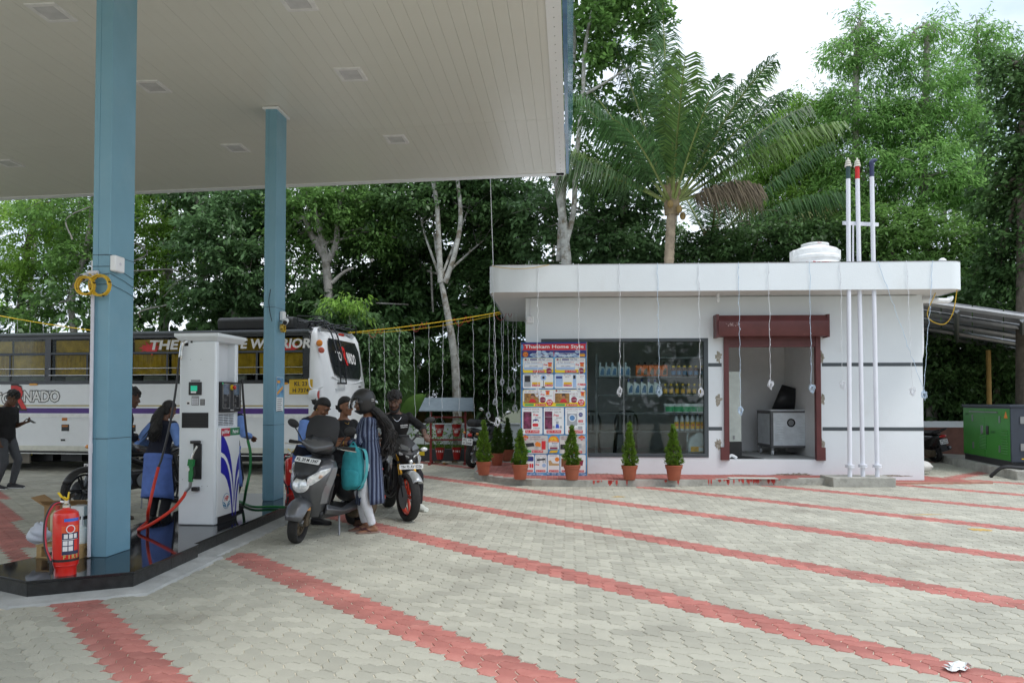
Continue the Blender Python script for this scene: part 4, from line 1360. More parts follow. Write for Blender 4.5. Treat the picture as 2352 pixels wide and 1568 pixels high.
for k in range(60):
 px, py = rd.uniform(-100, 1250), rd.uniform(480, 900)
 Y = rd.uniform(21, 24)
 sm.tube(spline(T(Y, (px, py), (px + rd.uniform(-60, 60), py - rd.uniform(10, 60)), (px + rd.uniform(-130, 130), py - rd.uniform(30, 130))), 4), rd.uniform(.012, .035), 5)
struct(sm.build('stems', BARK_G, None, True), 'stuff')
# == coconut palms
def frond(parent, b, az, el, L, sag, m, seed, width=.85, n=120, name='frond', twist=0.):
 """one pinnate frond: rachis curve with two rows of narrow leaflets"""
 rg = random.Random(seed)
 pts = []
 d = Vector((math.cos(R(az)) * math.cos(R(el)), math.sin(R(az)) * math.cos(R(el)), math.sin(R(el))))
 p = Vector(b)
 N = 22
 for i in range(N + 1):
  pts.append(p.copy())
  p = p + d * (L / N)
  d = (d + Vector((0, 0, -sag * (.15 + 1.5 * (i / N) ** 1.5) / N))).normalized()
 o = MB().tube(pts, [.035 * (1 - .85 * i / N) + .004 for i in range(N + 1)], 6).build(name, mat('frond_stalk', (.16, .2, .05), .5, var=.3, scale=3), parent, True)
 vs = []
 for i in range(n):
  if rg.random() < .1:
   continue
  t = .17 + .83 * (i + rg.random()) / n
  k = t * N
  a = min(N - 1, int(k))
  q = pts[a].lerp(pts[a + 1], k - a)
  tg = (pts[a + 1] - pts[a]).normalized()
  side = tg.cross(Vector((0, 0, 1)))
  side = side.normalized() if side.length > .05 else tg.orthogonal().normalized()
  if twist:
   side = Matrix.Rotation(R(twist), 3, tg) @ side
  upn = side.cross(tg)
  ll = width * (math.sin(math.pi * min(1, (t - .1) * 1.02)) ** .55) * rg.uniform(.85, 1.1)
  for s in (-1, 1):
   v = (side * s * rg.uniform(.75, .95) + tg * rg.uniform(.5, .8) + upn * rg.uniform(-.05, .25)).normalized()
   ww = tg * .019
   e1 = q + v * ll * .55 + Vector((0, 0, -.06 * ll))
   e2 = q + v * ll * .95 + Vector((0, 0, -rg.uniform(.3, .6) * ll * (1.7 if el < 50 else 1)))
   vs += [q - ww * .6, e1 - ww, e1 + ww, q + ww * .6, e1 - ww, e2, e2 + ww * .2, e1 + ww]
 f = np.arange(len(vs)).reshape(-1, 4)
 raw('leaflets', np.array([tuple(v) for v in vs]), f, m, o)
 return o
PBARK = mat('palm_bark', (.3, .24, .17), .9, var=.3, scale=5, bump=.5, bscale=20)
def palm(label, px, Y, pyb, pyt, fr, r=.125, seed=1):
 b0 = base(px - 8, Y)
 top = P(px + 8, pyt, Y)
 o = thing('coconut_palm', label, 'palm tree', b0, 0, 'coconut palms')
 bv = Vector(b0)
 c = Vector(top) - bv
 tk = MB()
 pts = spline([Vector((0, 0, 0)), c * .5 + Vector((-.06, 0, 0)), c], 40)
 tk.tube(pts, [r * (1.25 - .35 * i / len(pts)) * (1 + .06 * ((i % 2) * 2 - 1)) for i in range(len(pts))], 12)
 tk.build('trunk', PBARK, o, True, ang=80)
 sh_ = MB()
 rg = random.Random(seed)
 for k in range(22):
  a = k * 2.4
  e = Vector((math.cos(a) * .22, math.sin(a) * .22, rg.uniform(.25, .5)))
  sh_.tube([c + Vector((math.cos(a) * .1, math.sin(a) * .1, -.25)), c + e * .6, c + e], [.09, .07, .03], 6, flat=.5)
 sh_.build('leaf_bases', mat('palm_base', (.22, .17, .1), .9, var=.4), o, True)
 for k in range(3):
  a = R(250 + k * 50)
  MB().ell(tuple(c + Vector((math.cos(a) * .26, math.sin(a) * .26, -.05 - (k % 3) * .12))), (.075, .075, .1), 10, 8).build('coconut', mat('coconut_husk', (.22, .15, .05), .7, var=.4), o, True)
 for i, (az, el, L, sag, mm, tw) in enumerate(fr):
  frond(o, c + Vector((math.cos(R(az)) * .1, math.sin(R(az)) * .1, .05)), az, el, L, sag, mm, seed * 50 + i, twist=tw)
 return o
palm('coconut palm with wide feathery crown rising behind the shop roof', 1535, 18.2, 605, 470, [
 (95, 84, 5.3, .2, LF_PALM, 25), (150, 74, 4.4, .5, LF_PALM, 40), (112, 80, 4.9, .3, LF_PALM2, -40), (18, 58, 4.6, .5, LF_PALM2, 30), (8, 42, 4.2, .5, LF_PALM, 10),
 (-4, 33, 4.3, .7, LF_PALM2, 5), (-25, 50, 3.4, 1.0, LF_PALM, 0), (160, 60, 4.5, .5, LF_PALM, -25), (172, 34, 4.0, .75, LF_PALM2, -10), (188, 24, 3.6, .8, LF_PALM, 0),
 (200, 48, 3.6, .9, LF_PALM, 0), (262, 80, 3.1, .55, LF_PALM, 30), (268, 66, 3.3, 1.2, LF_PALM2, -20), (290, 58, 3.0, 1.1, LF_PALM, 15), (60, 60, 4, .7, LF_PALM, 0), (-12, 18, 1.9, .9, LF_DRY, 0), (340, 60, 3.9, .8, LF_PALM, -10), (230, 40, 3.0, 1.3, LF_PALM, 0)], seed=3)
palm('smaller coconut palm partly hidden behind the big palm', 1625, 21.5, 605, 560, [
 (20, 30, 4.2, .8, LF_PALM, 0), (-5, 48, 4.2, .8, LF_PALM, 0), (5, 20, 5.6, .5, LF_YEL, 0), (120, 60, 3.6, .7, LF_PALM, 0), (180, 25, 3.4, .9, LF_PALM, 0), (260, 30, 3, 1.1, LF_PALM, 0), (330, 25, 3.6, .9, LF_PALM, 0), (60, 50, 3.6, .8, LF_PALM, 0)], seed=5)
# == boundary wall, planter, distant shed
bw = thing('boundary_wall', 'low white boundary wall behind the fire bucket stand', 'wall', (0, 19.9, 0), 0)
MB().bb((-24, 0, -.05), (.5, .15, .86)).build('wall_body', WALL, bw)
MB().bb((-24, -.02, .862), (.5, .17, .9)).build('coping', WALL, bw)
kb = thing('planter_kerb', 'black planter kerb with yellow painted dashes holding grass', 'kerb', (0, 18.7, 0), 0)
KBL = mat('kerb_black', (.03, .032, .036), .7, var=.3)
MB().bb((-14, 0, -.02), (-.1, .14, .3)).build('kerb_body', KBL, kb, bevel=.01)
for k in range(12):
 x0 = P(975, 1035, 18.7).x - 1.13 - k * 1.2
 MB().bb((x0 + .58, -.004, .14), (x0 + 1.13, .003, .235)).build('painted_dash', mat('kerb_yellow', (.65, .5, .02), .7, var=.15), kb)
gs = MB().bb((-14, 18.84, 0), (-.1, 19.9, .27)).build('planter_soil', SOIL)
struct(gs)
rg = np.random.default_rng(4)
m = 26000
gx = np.stack([rg.uniform(-9, -.15, m), rg.uniform(18.86, 19.85, m), np.full(m, .27)], 1)
gd = rg.normal(size=(m, 3)) * .35
gd[:, 2] = 1
hgt = rg.uniform(.05, .12, m)[:, None]
s = rg.normal(size=(m, 3)) * .01
s[:, 2] = 0
v = np.stack([gx - s, gx + s, gx + gd * hgt], 1).reshape(-1, 3)
struct(raw('grass', v, np.arange(len(v)).reshape(-1, 3), leafmat('grass_blade', (.07, .14, .02), (.12, .22, .03), .3)), 'stuff')
bt = thing('boundary_wall', 'reddish brown boundary wall with white band behind the parked black scooter', 'wall', (9.2, 20.2, 0), 0)
MB().bb((-1.5, 0, -.05), (9, .15, .78)).build('wall_body', mat('brown_wall', (.16, .075, .055), .85, var=.2), bt)
MB().bb((-1.5, -.01, .785), (9, .16, .95)).build('white_band', WALL, bt)
ss_ = thing('tin_shed', 'far shed with bright tin roof behind the pale trunk', 'shed', (P(1035, 930, 25).x, 25, 0), 0)
MB().bb((-1.6, 0, -.03), (1.3, 2.5, 1.3)).build('wall', mat('ochre_wall', (.2, .13, .04), .9, var=.2), ss_)
rf = []
for k in range(61):
 x = -1.9 + 3.5 * k / 60
 h = .03 * (k % 2)
 rf.append([(x, -.5, 1.35 + h), (x, 3, 1.85 + h)])
MB().loft(rf, cap=False).build('tin_roof', mat('tin', (.6, .62, .65), .35, .7, var=.15), ss_, solid=.01)
for x in (-1.65, 1.2):
 MB().bb((x, -.01, .0), (x + .1, .08, 1.36)).build('post', BARK_D, ss_)
bn = thing('banana_plant', 'banana plant with broad dark leaves behind the man on the motorcycle', 'plant', (P(930, 960, 20.6).x, 20.6, 0), 0)
for k, (az, el, L) in enumerate(((80, 80, 2.2), (160, 62, 1.9), (20, 66, 2.0), (-60, 60, 1.7), (230, 70, 1.6))):
 d = Vector((math.cos(R(az)) * math.cos(R(el)), math.sin(R(az)) * math.cos(R(el)), math.sin(R(el))))
 p = Vector((0, 0, .7))
 r = []
 for i in range(11):
  t = i / 10
  wd_ = .27 * math.sin(math.pi * min(1, t * .95 + .04)) ** .6
  sd = d.cross(Vector((0, 0, 1))).normalized()
  r.append([p - sd * wd_ + Vector((0, 0, .05)), p, p + sd * wd_ + Vector((0, 0, .05))])
  p = p + d * L / 10
  d = (d + Vector((0, 0, -.13))).normalized()
 MB().add([q for g in r for q in g], [(i * 3 + j, i * 3 + j + 1, i * 3 + j + 4, i * 3 + j + 3) for i in range(10) for j in range(2)]).build('leaf', LF_MID, bn, True)
MB().tube([(0, 0, 0), (0, 0, .9)], [.11, .08], 10).build('stem', LF_MID, bn, True)
# == FUEL DISPENSER
DO = Vector((-3.64, 8.19, .15))
DA = -6.
dis = thing('fuel_dispenser', 'white fuel dispenser with black display and blue petal panel on the island', 'fuel pump', DO, DA)
DW = mat('dispenser_white', (.76, .8, .83), .35, var=.02, coat=.3)
DWI = mat('dispenser_inner', (.6, .62, .64), .5, var=.02)
HPB = mat('petal_blue', (.012, .012, .36), .35)
PGRN = mat('nozzle_green', (.015, .2, .05), .4)
HRED = mat('hose_red', (.55, .03, .012), .45)
HGRN = mat('hose_green', (.01, .16, .04), .45)
zc = lambda c: (1478 - c) * .001462
xc = lambda c: (c - 103) * .00156
X1 = .42
Y1 = .54
MB().bb((0, 0, 0), (X1, .08, 2.0)).build('front_pillar', DW, dis, bevel=.018)
MB().bb((0, Y1 - .07, 0), (X1 - .01, Y1, 2.0)).build('rear_pillar', DW, dis, bevel=.012)
MB().bb((.03, .08, 1.06), (X1 - .1, Y1 - .07, 2.0)).build('recess_panel', DWI, dis)
MB().bb((.0, .08, .08), (X1 + .0, Y1 - .07, 1.06)).build('lower_cabinet', DW, dis, bevel=.006)
MB().bb((.01, .08, 0), (X1 - .008, Y1 - .01, .078)).build('plinth', BLACKP, dis)
MB().loft([[(-.02 + a, -.03 + a, z), (X1 + .03 - a, -.03 + a, z), (X1 + .03 - a, Y1 + .06 - a, z), (-.02 + a, Y1 + .06 - a, z)] for a, z in ((.03, 2.0), (-.02, 2.05), (-.02, 2.085))]).build('cap', DW, dis, bevel=.006)
def ry(cx):
 return .03 + (cx - 372) / 216 * (Y1 - .03)
def rz_(cx, cy):
 t = (cx - 372) / 216
 return (1478 - 63 * t - cy) * .001462 / (1 - .058 * t)
RM = lambda x: Matrix(((0, 0, 1, x), (1, 0, 0, 0), (0, 1, 0, 0), (0, 0, 0, 1)))
MB().bb((X1 - .14, .085, 1.225), (X1 + .035, Y1 - .015, 1.56)).build('display_housing', BLACKP, dis, bevel=.008)
SCR = mat('lcd_screen', (.1, .14, .19), .15, var=.2)
dp_ = MB()
for c0, c1, e0, e1, m_ in ((403, 455, 430, 505, 0), (505, 556, 430, 505, 0), (407, 430, 530, 560, 1), (407, 430, 575, 605, 1), (507, 527, 530, 560, 1), (507, 527, 575, 605, 1)):
 MB().bb((X1 + .036, ry(c0), rz_(c0, e1)), (X1 + .039, ry(c1), rz_(c0, e0))).build('screen', SCR if not m_ else mat('lcd_small', (.05, .055, .06), .2), dis)
for c0, c1 in ((398, 465), (500, 562)):
 f_ = MB()
 y0, y1 = ry(c0), ry(c1)
 for a, b in (((y0, 1.265), (y1, 1.268)), ((y0, 1.535), (y1, 1.538)), ((y0, 1.265), (y0 + .003, 1.538)), ((y1 - .003, 1.265), (y1, 1.538))):
  f_.bb((X1 + .0355, a[0], a[1]), (X1 + .037, b[0], b[1]))
 f_.build('bezel_line', mat('light_print', (.5, .5, .5), .5), dis)
for c0, s_, e in ((418, 'PRICE', 425), (520, 'PRICE', 425), (432, 'LITRES', 512), (530, 'LITRES', 512)):
 text(s_, MATS['light_print'], dis, face((X1 + .0365, ry(c0) + .02, rz_(c0, e)), 'x+'), h=.01, th=.001)
es = MB().lathe([(.03, X1 + .036), (.03, X1 + .05)], 16, (0, ry(480), rz_(480, 450)), 'x').build('stop_collar', YELP, dis)
MB().lathe([(.012, X1 + .05), (.012, X1 + .062), (.024, X1 + .064), (.024, X1 + .078), (.015, X1 + .082)], 16, (0, ry(484), rz_(480, 450)), 'x').build('stop_button', REDP, dis, True)
for c in (474, 482, 490, 498):
 MB().lathe([(.008, X1 + .036), (.008, X1 + .04)], 10, (0, ry(c), 1.245), 'x').build('key', MATS['light_print'], dis)
MB().lathe([(.012, X1 + .036), (.012, X1 + .039)], 10, (0, ry(394), 1.54), 'x').build('indicator', mat('lamp_green', (.02, .5, .2), .3), dis)
MB().bb((X1 - .1, .08, 1.062), (X1 - .02, Y1 - .07, 1.22)).build('louvre_panel', DW, dis)
for k in range(7):
 for j in range(3):
  y0 = .1 + j * .12
  MB().loft([[(X1 - .02, y, 1.085 + k * .019), (X1 - .008, y, 1.083 + k * .019), (X1 - .02, y, 1.073 + k * .019)] for y in (y0, y0 + .1)]).build('vent_louvre', STEEL, dis)
MB().prism([(.03, .085), (Y1 - .0, .085), (Y1 - .0, 1.05), (.03, 1.05)], 0, .012, RM(X1 + .001)).build('door_panel', mat('panel_white', (.8, .82, .82), .3, var=.01), dis, bevel=.003)
pets = [[(403, 800), (428, 820), (450, 850), (472, 895), (490, 945), (505, 1010), (516, 1080), (524, 1150), (530, 1235), (533, 1340), (527, 1240), (518, 1165), (505, 1095), (485, 1030), (462, 980), (435, 950), (403, 936)],
  [(403, 970), (425, 978), (445, 998), (465, 1035), (484, 1090), (500, 1160), (512, 1240), (521, 1330), (525, 1402), (515, 1404), (508, 1330), (497, 1260), (482, 1195), (462, 1140), (440, 1108), (403, 1088)],
  [(583, 940), (568, 985), (556, 1040), (546, 1110), (540, 1180), (536, 1260), (534, 1335), (541, 1260), (549, 1190), (560, 1120), (571, 1075), (583, 1050)],
  [(583, 1105), (571, 1135), (561, 1190), (553, 1260), (547, 1340), (544, 1396), (553, 1392), (559, 1310), (568, 1230), (576, 1180), (583, 1155)]]
for q in pets:
 MB().prism([(min(Y1 - .002, ry(a)), rz_(a, b)) for a, b in q], 0, .002, RM(X1 + .0135)).build('petal_print', HPB, dis)
by_, bz_ = ry(459), rz_(459, 1295)
MB().lathe([(.086, 0), (.086, .0015)], 32, (X1 + .0135, by_, bz_), 'x').build('badge_ring', mat('badge_teal', (.05, .22, .4), .4), dis)
MB().lathe([(.08, 0), (.08, .001)], 32, (X1 + .0153, by_, bz_), 'x').build('badge_disc', MATS['panel_white'], dis)
text('HP', mat('badge_red', (.55, .03, .03), .4), dis, face((X1 + .0166, by_, bz_ + .03), 'x+'), h=.055, th=.001, off=.03)
for s in (-1, 1):
 for k in range(2):
  o_ = [(s * .004, -.072), (s * .02, -.035 - k * .02), (s * .045, -.012 - k * .025), (s * .076, -.0 - k * .028), (s * .074, -.014 - k * .028), (s * .045, -.03 - k * .025), (s * .025, -.05 - k * .015)]
  MB().prism([(by_ + a, bz_ + b) for a, b in o_], 0, .001, RM(X1 + .0166)).build('badge_petal', MATS['badge_teal'], dis)
BR, BG_ = mat('banner_red', (.5, .02, .05), .4), mat('banner_green', (.02, .2, .08), .4)
LW = mat('lettering_white', (.8, .8, .8), .5, var=.01)
y0, ym, y1 = ry(403), ry(488), Y1 - .002
MB().prism([(y0, .955), (ym, .955), (ym, 1.045), (y0, 1.045)], 0, .002, RM(X1 + .0135)).build('banner_print', BR, dis)
MB().prism([(ym + .001, .96), (y1, .96), (y1, 1.045), (ym + .001, 1.045)], 0, .002, RM(X1 + .0135)).build('banner_print', BG_, dis)
text('poWer', LW, dis, face((X1 + .0165, (y0 + ym) / 2, 1.0), 'x+'), w=.17, h=.06, th=.001, off=.03)
text('Petrol', LW, dis, face((X1 + .0165, (ym + y1) / 2 + .01, 1.003), 'x+'), w=.13, h=.045, th=.001, off=.03)
def ff(c0, c1, e0, e1, nm, m, y=-.006, th=.008, **k):
 return MB().bb((xc(c0), y, zc(e1)), (xc(c1), y + th, zc(e0))).build(nm, m, dis, **k)
ff(176, 270, 415, 512, 'reader_bezel', BLACKP, -.012, .014, bevel=.004)
ff(192, 240, 442, 482, 'reader_screen', mat('screen_green', (.02, .35, .22), .2, emis=(.03, .5, .3, .35)), -.0135, .002)
ff(194, 232, 484, 497, 'reader_screen', LW, -.0135, .002)
ff(190, 258, 398, 412, 'label_strip', STEEL, -.003, .004)
ff(196, 250, 520, 588, 'keypad_plate', STEEL, -.005, .006, bevel=.002)
for i in range(3):
 for j in range(4):
  ff(201 + i * 16, 213 + i * 16, 537 + j * 12, 546 + j * 12, 'key', PVC, -.0075, .003)
ff(158, 186, 556, 586, 'info_label', LW, -.002, .003)
ff(163, 180, 566, 580, 'label_print', TXT, -.0032, .0015)
ff(260, 293, 542, 588, 'info_label', TXT, -.003, .004)
for k in range(5):
 ff(264, 289, 548 + k * 8, 551 + k * 8, 'label_print', MATS['light_print'], -.0042, .0015)
ff(127, 320, 643, 756, 'vent_grille', mat('grille_black', (.012, .012, .013), .6), -.006, .008)
for k in range(9):
 ff(131, 316, 650 + k * 11.5, 654 + k * 11.5, 'grille_bar', BLACKP, -.01, .005)
ff(205, 268, 850, 872, 'holster_hood', BLACKP, -.055, .055, bevel=.006)
ff(215, 276, 873, 1136, 'holster', BLACKP, -.014, .016, bevel=.006)
ff(216, 264, 1192, 1222, 'hose_clip', BLACKP, -.05, .05, bevel=.006)
for a, b in ((184, 247), (262, 247), (278, 1187), (318, 1187), (136, 1140)):
 MB().lathe([(.004, -.003), (.004, .001)], 8, (xc(a), 0, zc(b)), 'y').build('screw', STEEL, dis)
nz1 = MB()
nz1.tube(spline([(xc(222), -.075, zc(1150)), (xc(224), -.075, zc(1060)), (xc(224), -.075, zc(985))]), .026, 10)
nz1.box((xc(225), -.075, zc(1010)), (.055, .05, .07), (0, 8, 0))
nz1.build('nozzle_body', PGRN, dis, True)
MB().tube(spline([(xc(228), -.075, zc(980)), (xc(238), -.07, zc(940)), (xc(258), -.05, zc(890))]), .013, 10).build('nozzle_spout', CHROME, dis, True)
MB().tube(spline([(xc(244), -.08, zc(1040)), (xc(252), -.08, zc(1090)), (xc(236), -.08, zc(1135))]), .006, 6).build('nozzle_trigger', BLACKP, dis, True)
MB().lathe([(.022, -.105), (.022, -.09)], 12, (xc(208), 0, zc(1058)), 'y').build('nozzle_knob', LW, dis)
MB().tube(spline([(xc(222), -.075, zc(1150)), (xc(215), -.075, zc(1190)), (xc(195), -.08, zc(1215)), (xc(188), -.08, zc(1228))]), .017, 10).build('swivel', STEEL, dis, True)
MB().tube(spline([(xc(160), -.0, zc(112)), (xc(148), -.03, zc(118)), (xc(135), -.04, zc(150)), (xc(126), -.045, zc(250))]), [.02] * 16 + [.022, .022, .018], 10).build('hose_elbow', CHROME, dis, True)
ff(132, 167, 105, 145, 'outlet_plate', BLACKP, -.004, .006)
ff(184, 198, 105, 122, 'outlet_plate', BLACKP, -.004, .006)
inv = dis.matrix_basis.inverted()
def dl(*pts):
 return [inv @ Vector(p) for p in pts]
hb = dl(P(412, 820, 8.12), P(403, 900, 8.1), P(388, 985, 8.05), P(372, 1050, 8.0), P(364, 1072, 7.98))
MB().tube(spline(hb), .012, 8).build('hose', BLACKP, dis, True)
f1 = G(338, 1197, .17)
hr = [hb[-1]] + dl(P(352, 1120, 7.95), P(340, 1175, 7.9), f1, G(318, 1216, .17), P(352, 1200, 7.75), P(395, 1170, 7.85), P(420, 1142, 8.0)) + [Vector((xc(188), -.08, zc(1228)))]
MB().tube(spline(hr), .0165, 8).build('hose_sleeve', HRED, dis, True)
hb = dl(P(556, 870, 8.62), P(560, 930, 8.66), P(565, 985, 8.7), P(569, 1010, 8.72))
MB().tube(spline(hb), .013, 8).build('hose', BLACKP, dis, True)
hg = [hb[-1]] + dl(P(575, 1040, 8.74), P(574, 1080, 8.76), P(566, 1120, 8.76), G(556, 1162, .17), G(530, 1160, .17), G(545, 1150, .17), G(580, 1163, .17), G(620, 1163, .17), G(654, 1164, .17))
MB().tube(spline(hg), .0165, 8).build('hose_sleeve', HGRN, dis, True)
MB().bb((.06, Y1 + .0, 1.25), (.3, Y1 + .06, 1.5)).build('rear_holster', BLACKP, dis, bevel=.01)
# == FIRE EXTINGUISHERS
EXR = mat('extinguisher_red', (.72, .02, .012), .28, var=.04, coat=.6)
def extinguisher(label, loc, rz, s=1.):
 o = thing('fire_extinguisher', label, 'fire extinguisher', loc, rz, 'fire extinguishers')
 MB().lathe([(.075 * s, .0), (.08 * s, .0), (.08 * s, .055 * s), (.088 * s, .075 * s), (.095 * s, .09 * s), (.095 * s, .47 * s), (.088 * s, .5 * s), (.065 * s, .52 * s), (.028 * s, .53 * s), (.028 * s, .54 * s)], 32).build('cylinder', EXR, o, True)
 MB().torus((0, 0, .082 * s), .088 * s, .006 * s, 'z', 32, 6).build('skirt_ring', EXR, o, True)
 MB().lathe([(.03 * s, .54 * s), (.03 * s, .56 * s), (.02 * s, .57 * s), (.02 * s, .6 * s)], 14).build('valve', CHROME, o, True)
 MB().tube([(-.0, 0, .58 * s), (-.05 * s, .01, .585 * s)], .012 * s, 8).build('outlet', CHROME, o, True)
 MB().prism([(-.02 * s, .6 * s), (.07 * s, .66 * s), (.085 * s, .64 * s), (.0, .59 * s)], -.012 * s, .012 * s, FM).build('lever', BLACKP, o, bevel=.003)
 MB().tube(spline([(-.06 * s, -.01, .66 * s), (-.02 * s, -.02, .62 * s), (.02 * s, -.02, .6 * s), (.03 * s, -.02, .65 * s)]), [.012 * s] * 6 + [.006 * s] * 8 + [.014 * s] * 5, 6, flat=.5).build('safety_tag', YELP, o, True)
 MB().tube(spline([(.015 * s, -.02, .6 * s), (.01 * s, -.05, .63 * s), (.04 * s, -.05, .62 * s), (.045 * s, -.04, .67 * s)]), .006 * s, 6).build('pull_tie', YELP, o, True)
 hp = [(-.05 * s, .01, .585 * s), (-.11 * s, .0, .56 * s), (-.15 * s, -.02, .46 * s), (-.15 * s, -.04, .34 * s), (-.125 * s, -.06, .22 * s), (-.075 * s, -.085 * s, .13 * s), (-.06 * s, -.09 * s, .08 * s)]
 MB().tube(spline(hp), .011 * s, 8).build('hose', BLACKP, o, True)
 MB().tube(spline([Vector(p) + Vector((.012 * s, -.004 * s, 0)) for p in hp[:-1]]), .007 * s, 6).build('hose_stripe', mat('hose_pink', (.6, .05, .08), .5), o, True)
 MB().tube([(-.06 * s, -.09 * s, .085 * s), (-.058 * s, -.092 * s, .02 * s)], [.013 * s, .015 * s], 10).build('horn', BLACKP, o, True)
 MB().lathe([(.0965 * s, .115 * s), (.0965 * s, .135 * s)], 32, cap=False).build('strap', BLACKP, o, True)
 def wrap(a0, a1, z0, z1, m, nm='label_print', r=.0955):
  return MB().loft([[(r * s * math.sin(R(a)), -r * s * math.cos(R(a)), z * s) for a in [a0 + (a1 - a0) * k / 12 for k in range(13)]] for z in (z0, z1)], cap=False).build(nm, m, o, True)
 DKB = mat('label_navy', (.03, .035, .09), .4)
 wrap(22, 95, .435, .46, mat('label_sky_blue', (.05, .15, .6), .4))
 wrap(12, 95, .165, .4, mat('label_orange_red', (.75, .1, .03), .4), r=.0952)
 wrap(14, 95, .17, .345, DKB)
 for z in (.3, ):
  for a in (22, 44, 66):
   wrap(a, a + 17, z, z + .035, LW, r=.0958)
 for z in (.2, .245):
  for a in (18, 42):
   wrap(a, a + 20, z, z + .037, LW, r=.0958)
 wrap(16, 90, .288, .292, LW, r=.0958)
 wrap(68, 90, .2, .29, EXR, r=.0958)
 for a, z, c in ((50, .375, LW), (50, .375, EXR)):
  rr = .034 if c is LW else .027
  cx, cy = .0965 * s * math.sin(R(a)), -.0965 * s * math.cos(R(a))
  t = frame((cx, cy, z * s), (math.cos(R(a)), math.sin(R(a)), 0), (0, 0, 1))
  MB().prism([(rr * s * math.cos(b * .314), rr * s * math.sin(b * .314)) for b in range(20)], .0005 if c is LW else .0015, .001 if c is LW else .002, t).build('seal_print', c, o)
 gold = mat('gold_print', (.6, .45, .15), .4, .3)
 for k, ch in enumerate('FIRE'):
  a = 26 + k * 19
  cx, cy = .097 * s * math.sin(R(a)), -.097 * s * math.cos(R(a))
  text(ch, gold, o, frame((cx, cy, .155 * s), (math.cos(R(a)), math.sin(R(a)), 0), (0, 0, 1)), h=.032 * s, th=.001, off=.04)
 return o
pe = G(150, 1318, .15)
extinguisher('large red fire extinguisher standing at the island tip by the near column', (pe.x, pe.y, .1505), 0, .96)
pe2 = P(665, 1080, 10.9)
extinguisher('red fire extinguisher half hidden between the farther column and the grey scooter', (pe2.x + .05, 10.85, .1505), 20, 1.0)
# == PALLET AND CLUTTER (behind the near column)
WOOD = mat('pallet_wood', (.4, .26, .11), .8, var=.3, scale=7, bump=.3)
pb0 = Vector((-4.06, 6.46, .1505))
pal = thing('wooden_pallet', 'small yellowish wooden pallet on the island beside the near column', 'pallet', pb0, -PSI)
pal.scale = (.56, .85, .64)
for k in range(5):
 MB().bb((-.05 + k * .0, k * .13, .155), (.66, k * .13 + .1, .175)).build('plank', WOOD, pal)
for x in (-.04, .27, .58):
 MB().bb((x, 0.002, .135), (x + .08, .62, .154)).build('bearer', WOOD, pal)
 for y in (.003, .26, .53):
  MB().bb((x, y, .022), (x + .08, y + .09, .134)).build('block', WOOD, pal)
for y in (0, .26, .53):
 MB().bb((-.05, y, .002), (.66, y + .09, .021)).build('bottom_plank', WOOD, pal)
PTOP = .1505 + .176 * .64
def onp(px, py, y=.1):
 """point over the pallet's plane y"""
 q = P(px, py, pb0.y + y)
 return q
PLB = mat('plastic_bag', (.7, .74, .82), .3, var=.1, trans=.3)
def lump(c, r, seed, nu=18, nv=12, amp=.22, flatz=0.):
 rg = random.Random(seed)
 fr_ = [(rg.uniform(1, 6), rg.uniform(1, 6), rg.uniform(0, 6)) for _ in range(5)]
 b = MB()
 rings = []
 for i in range(nv + 1):
  a = max(-1.5, min(1.5, -math.pi / 2 + math.pi * i / nv))
  g = []
  for j in range(nu):
   t = 2 * math.pi * j / nu
   k = 1 + amp * sum(math.sin(f[0] * t + f[1] * a * 2 + f[2]) for f in fr_) / 3
   z = r[2] * k * math.sin(a)
   g.append((c[0] + r[0] * k * math.cos(a) * math.cos(t), c[1] + r[1] * k * math.cos(a) * math.sin(t), c[2] + max(z, -r[2] + flatz)))
  rings.append(g)
 return b.loft(rings)
def on_pallet(b, nm, m, label, cat, px, y, smooth=True, z=None, ang=75, **k):
 q = P(px, 1200, pb0.y + y)
 o = b.build(nm, m, None, smooth, ang=ang, **k)
 o.location = (q.x, q.y, PTOP if z is None else z)
 return tag(o, label, cat)
on_pallet(lump((0, 0, .085), (.085, .085, .085), 4, 26, 18), 'plastic_bag', PLB, 'crumpled white plastic bag on the pallet left of the extinguisher', 'bag', 90, .08)
bt_ = thing('plastic_bottle', 'white plastic bottle with spout on the pallet beside the near column', 'bottle', (P(188, 1200, pb0.y + .1).x, pb0.y + .1, PTOP), 0)
MB().lathe([(.05, 0), (.055, .01), (.055, .1), (.045, .13), (.015, .15)], 18).build('body', MWHITE, bt_, True)
MB().tube([(0, 0, .15), (.002, 0, .24)], [.012, .007], 8).build('spout', WHITE, bt_, True)
CARD = mat('cardboard', (.33, .2, .09), .9, var=.15, scale=3)
bx = thing('cardboard_box', 'open brown cardboard box on the pallet behind the extinguisher', 'box', (P(170, 1200, pb0.y + .42).x, pb0.y + .42, PTOP), 6)
MB().bb((-.2, -.12, 0), (.2, .12, .005)).build('base', CARD, bx)
for a, b in (((-.2, -.12, .0051), (.2, -.115, .3)), ((-.2, .115, .0051), (.2, .12, .3)), ((-.2, -.115, .0051), (-.195, .115, .3)), ((.195, -.115, .0051), (.2, .115, .36))):
 MB().bb(a, b).build('side', CARD, bx)
MB().box((-.26, 0, .33), (.14, .23, .005), (0, 35, 0)).build('flap', CARD, bx)
MB().box((0, -.17, .33), (.39, .11, .005), (-25, 0, 0)).build('flap', CARD, bx)
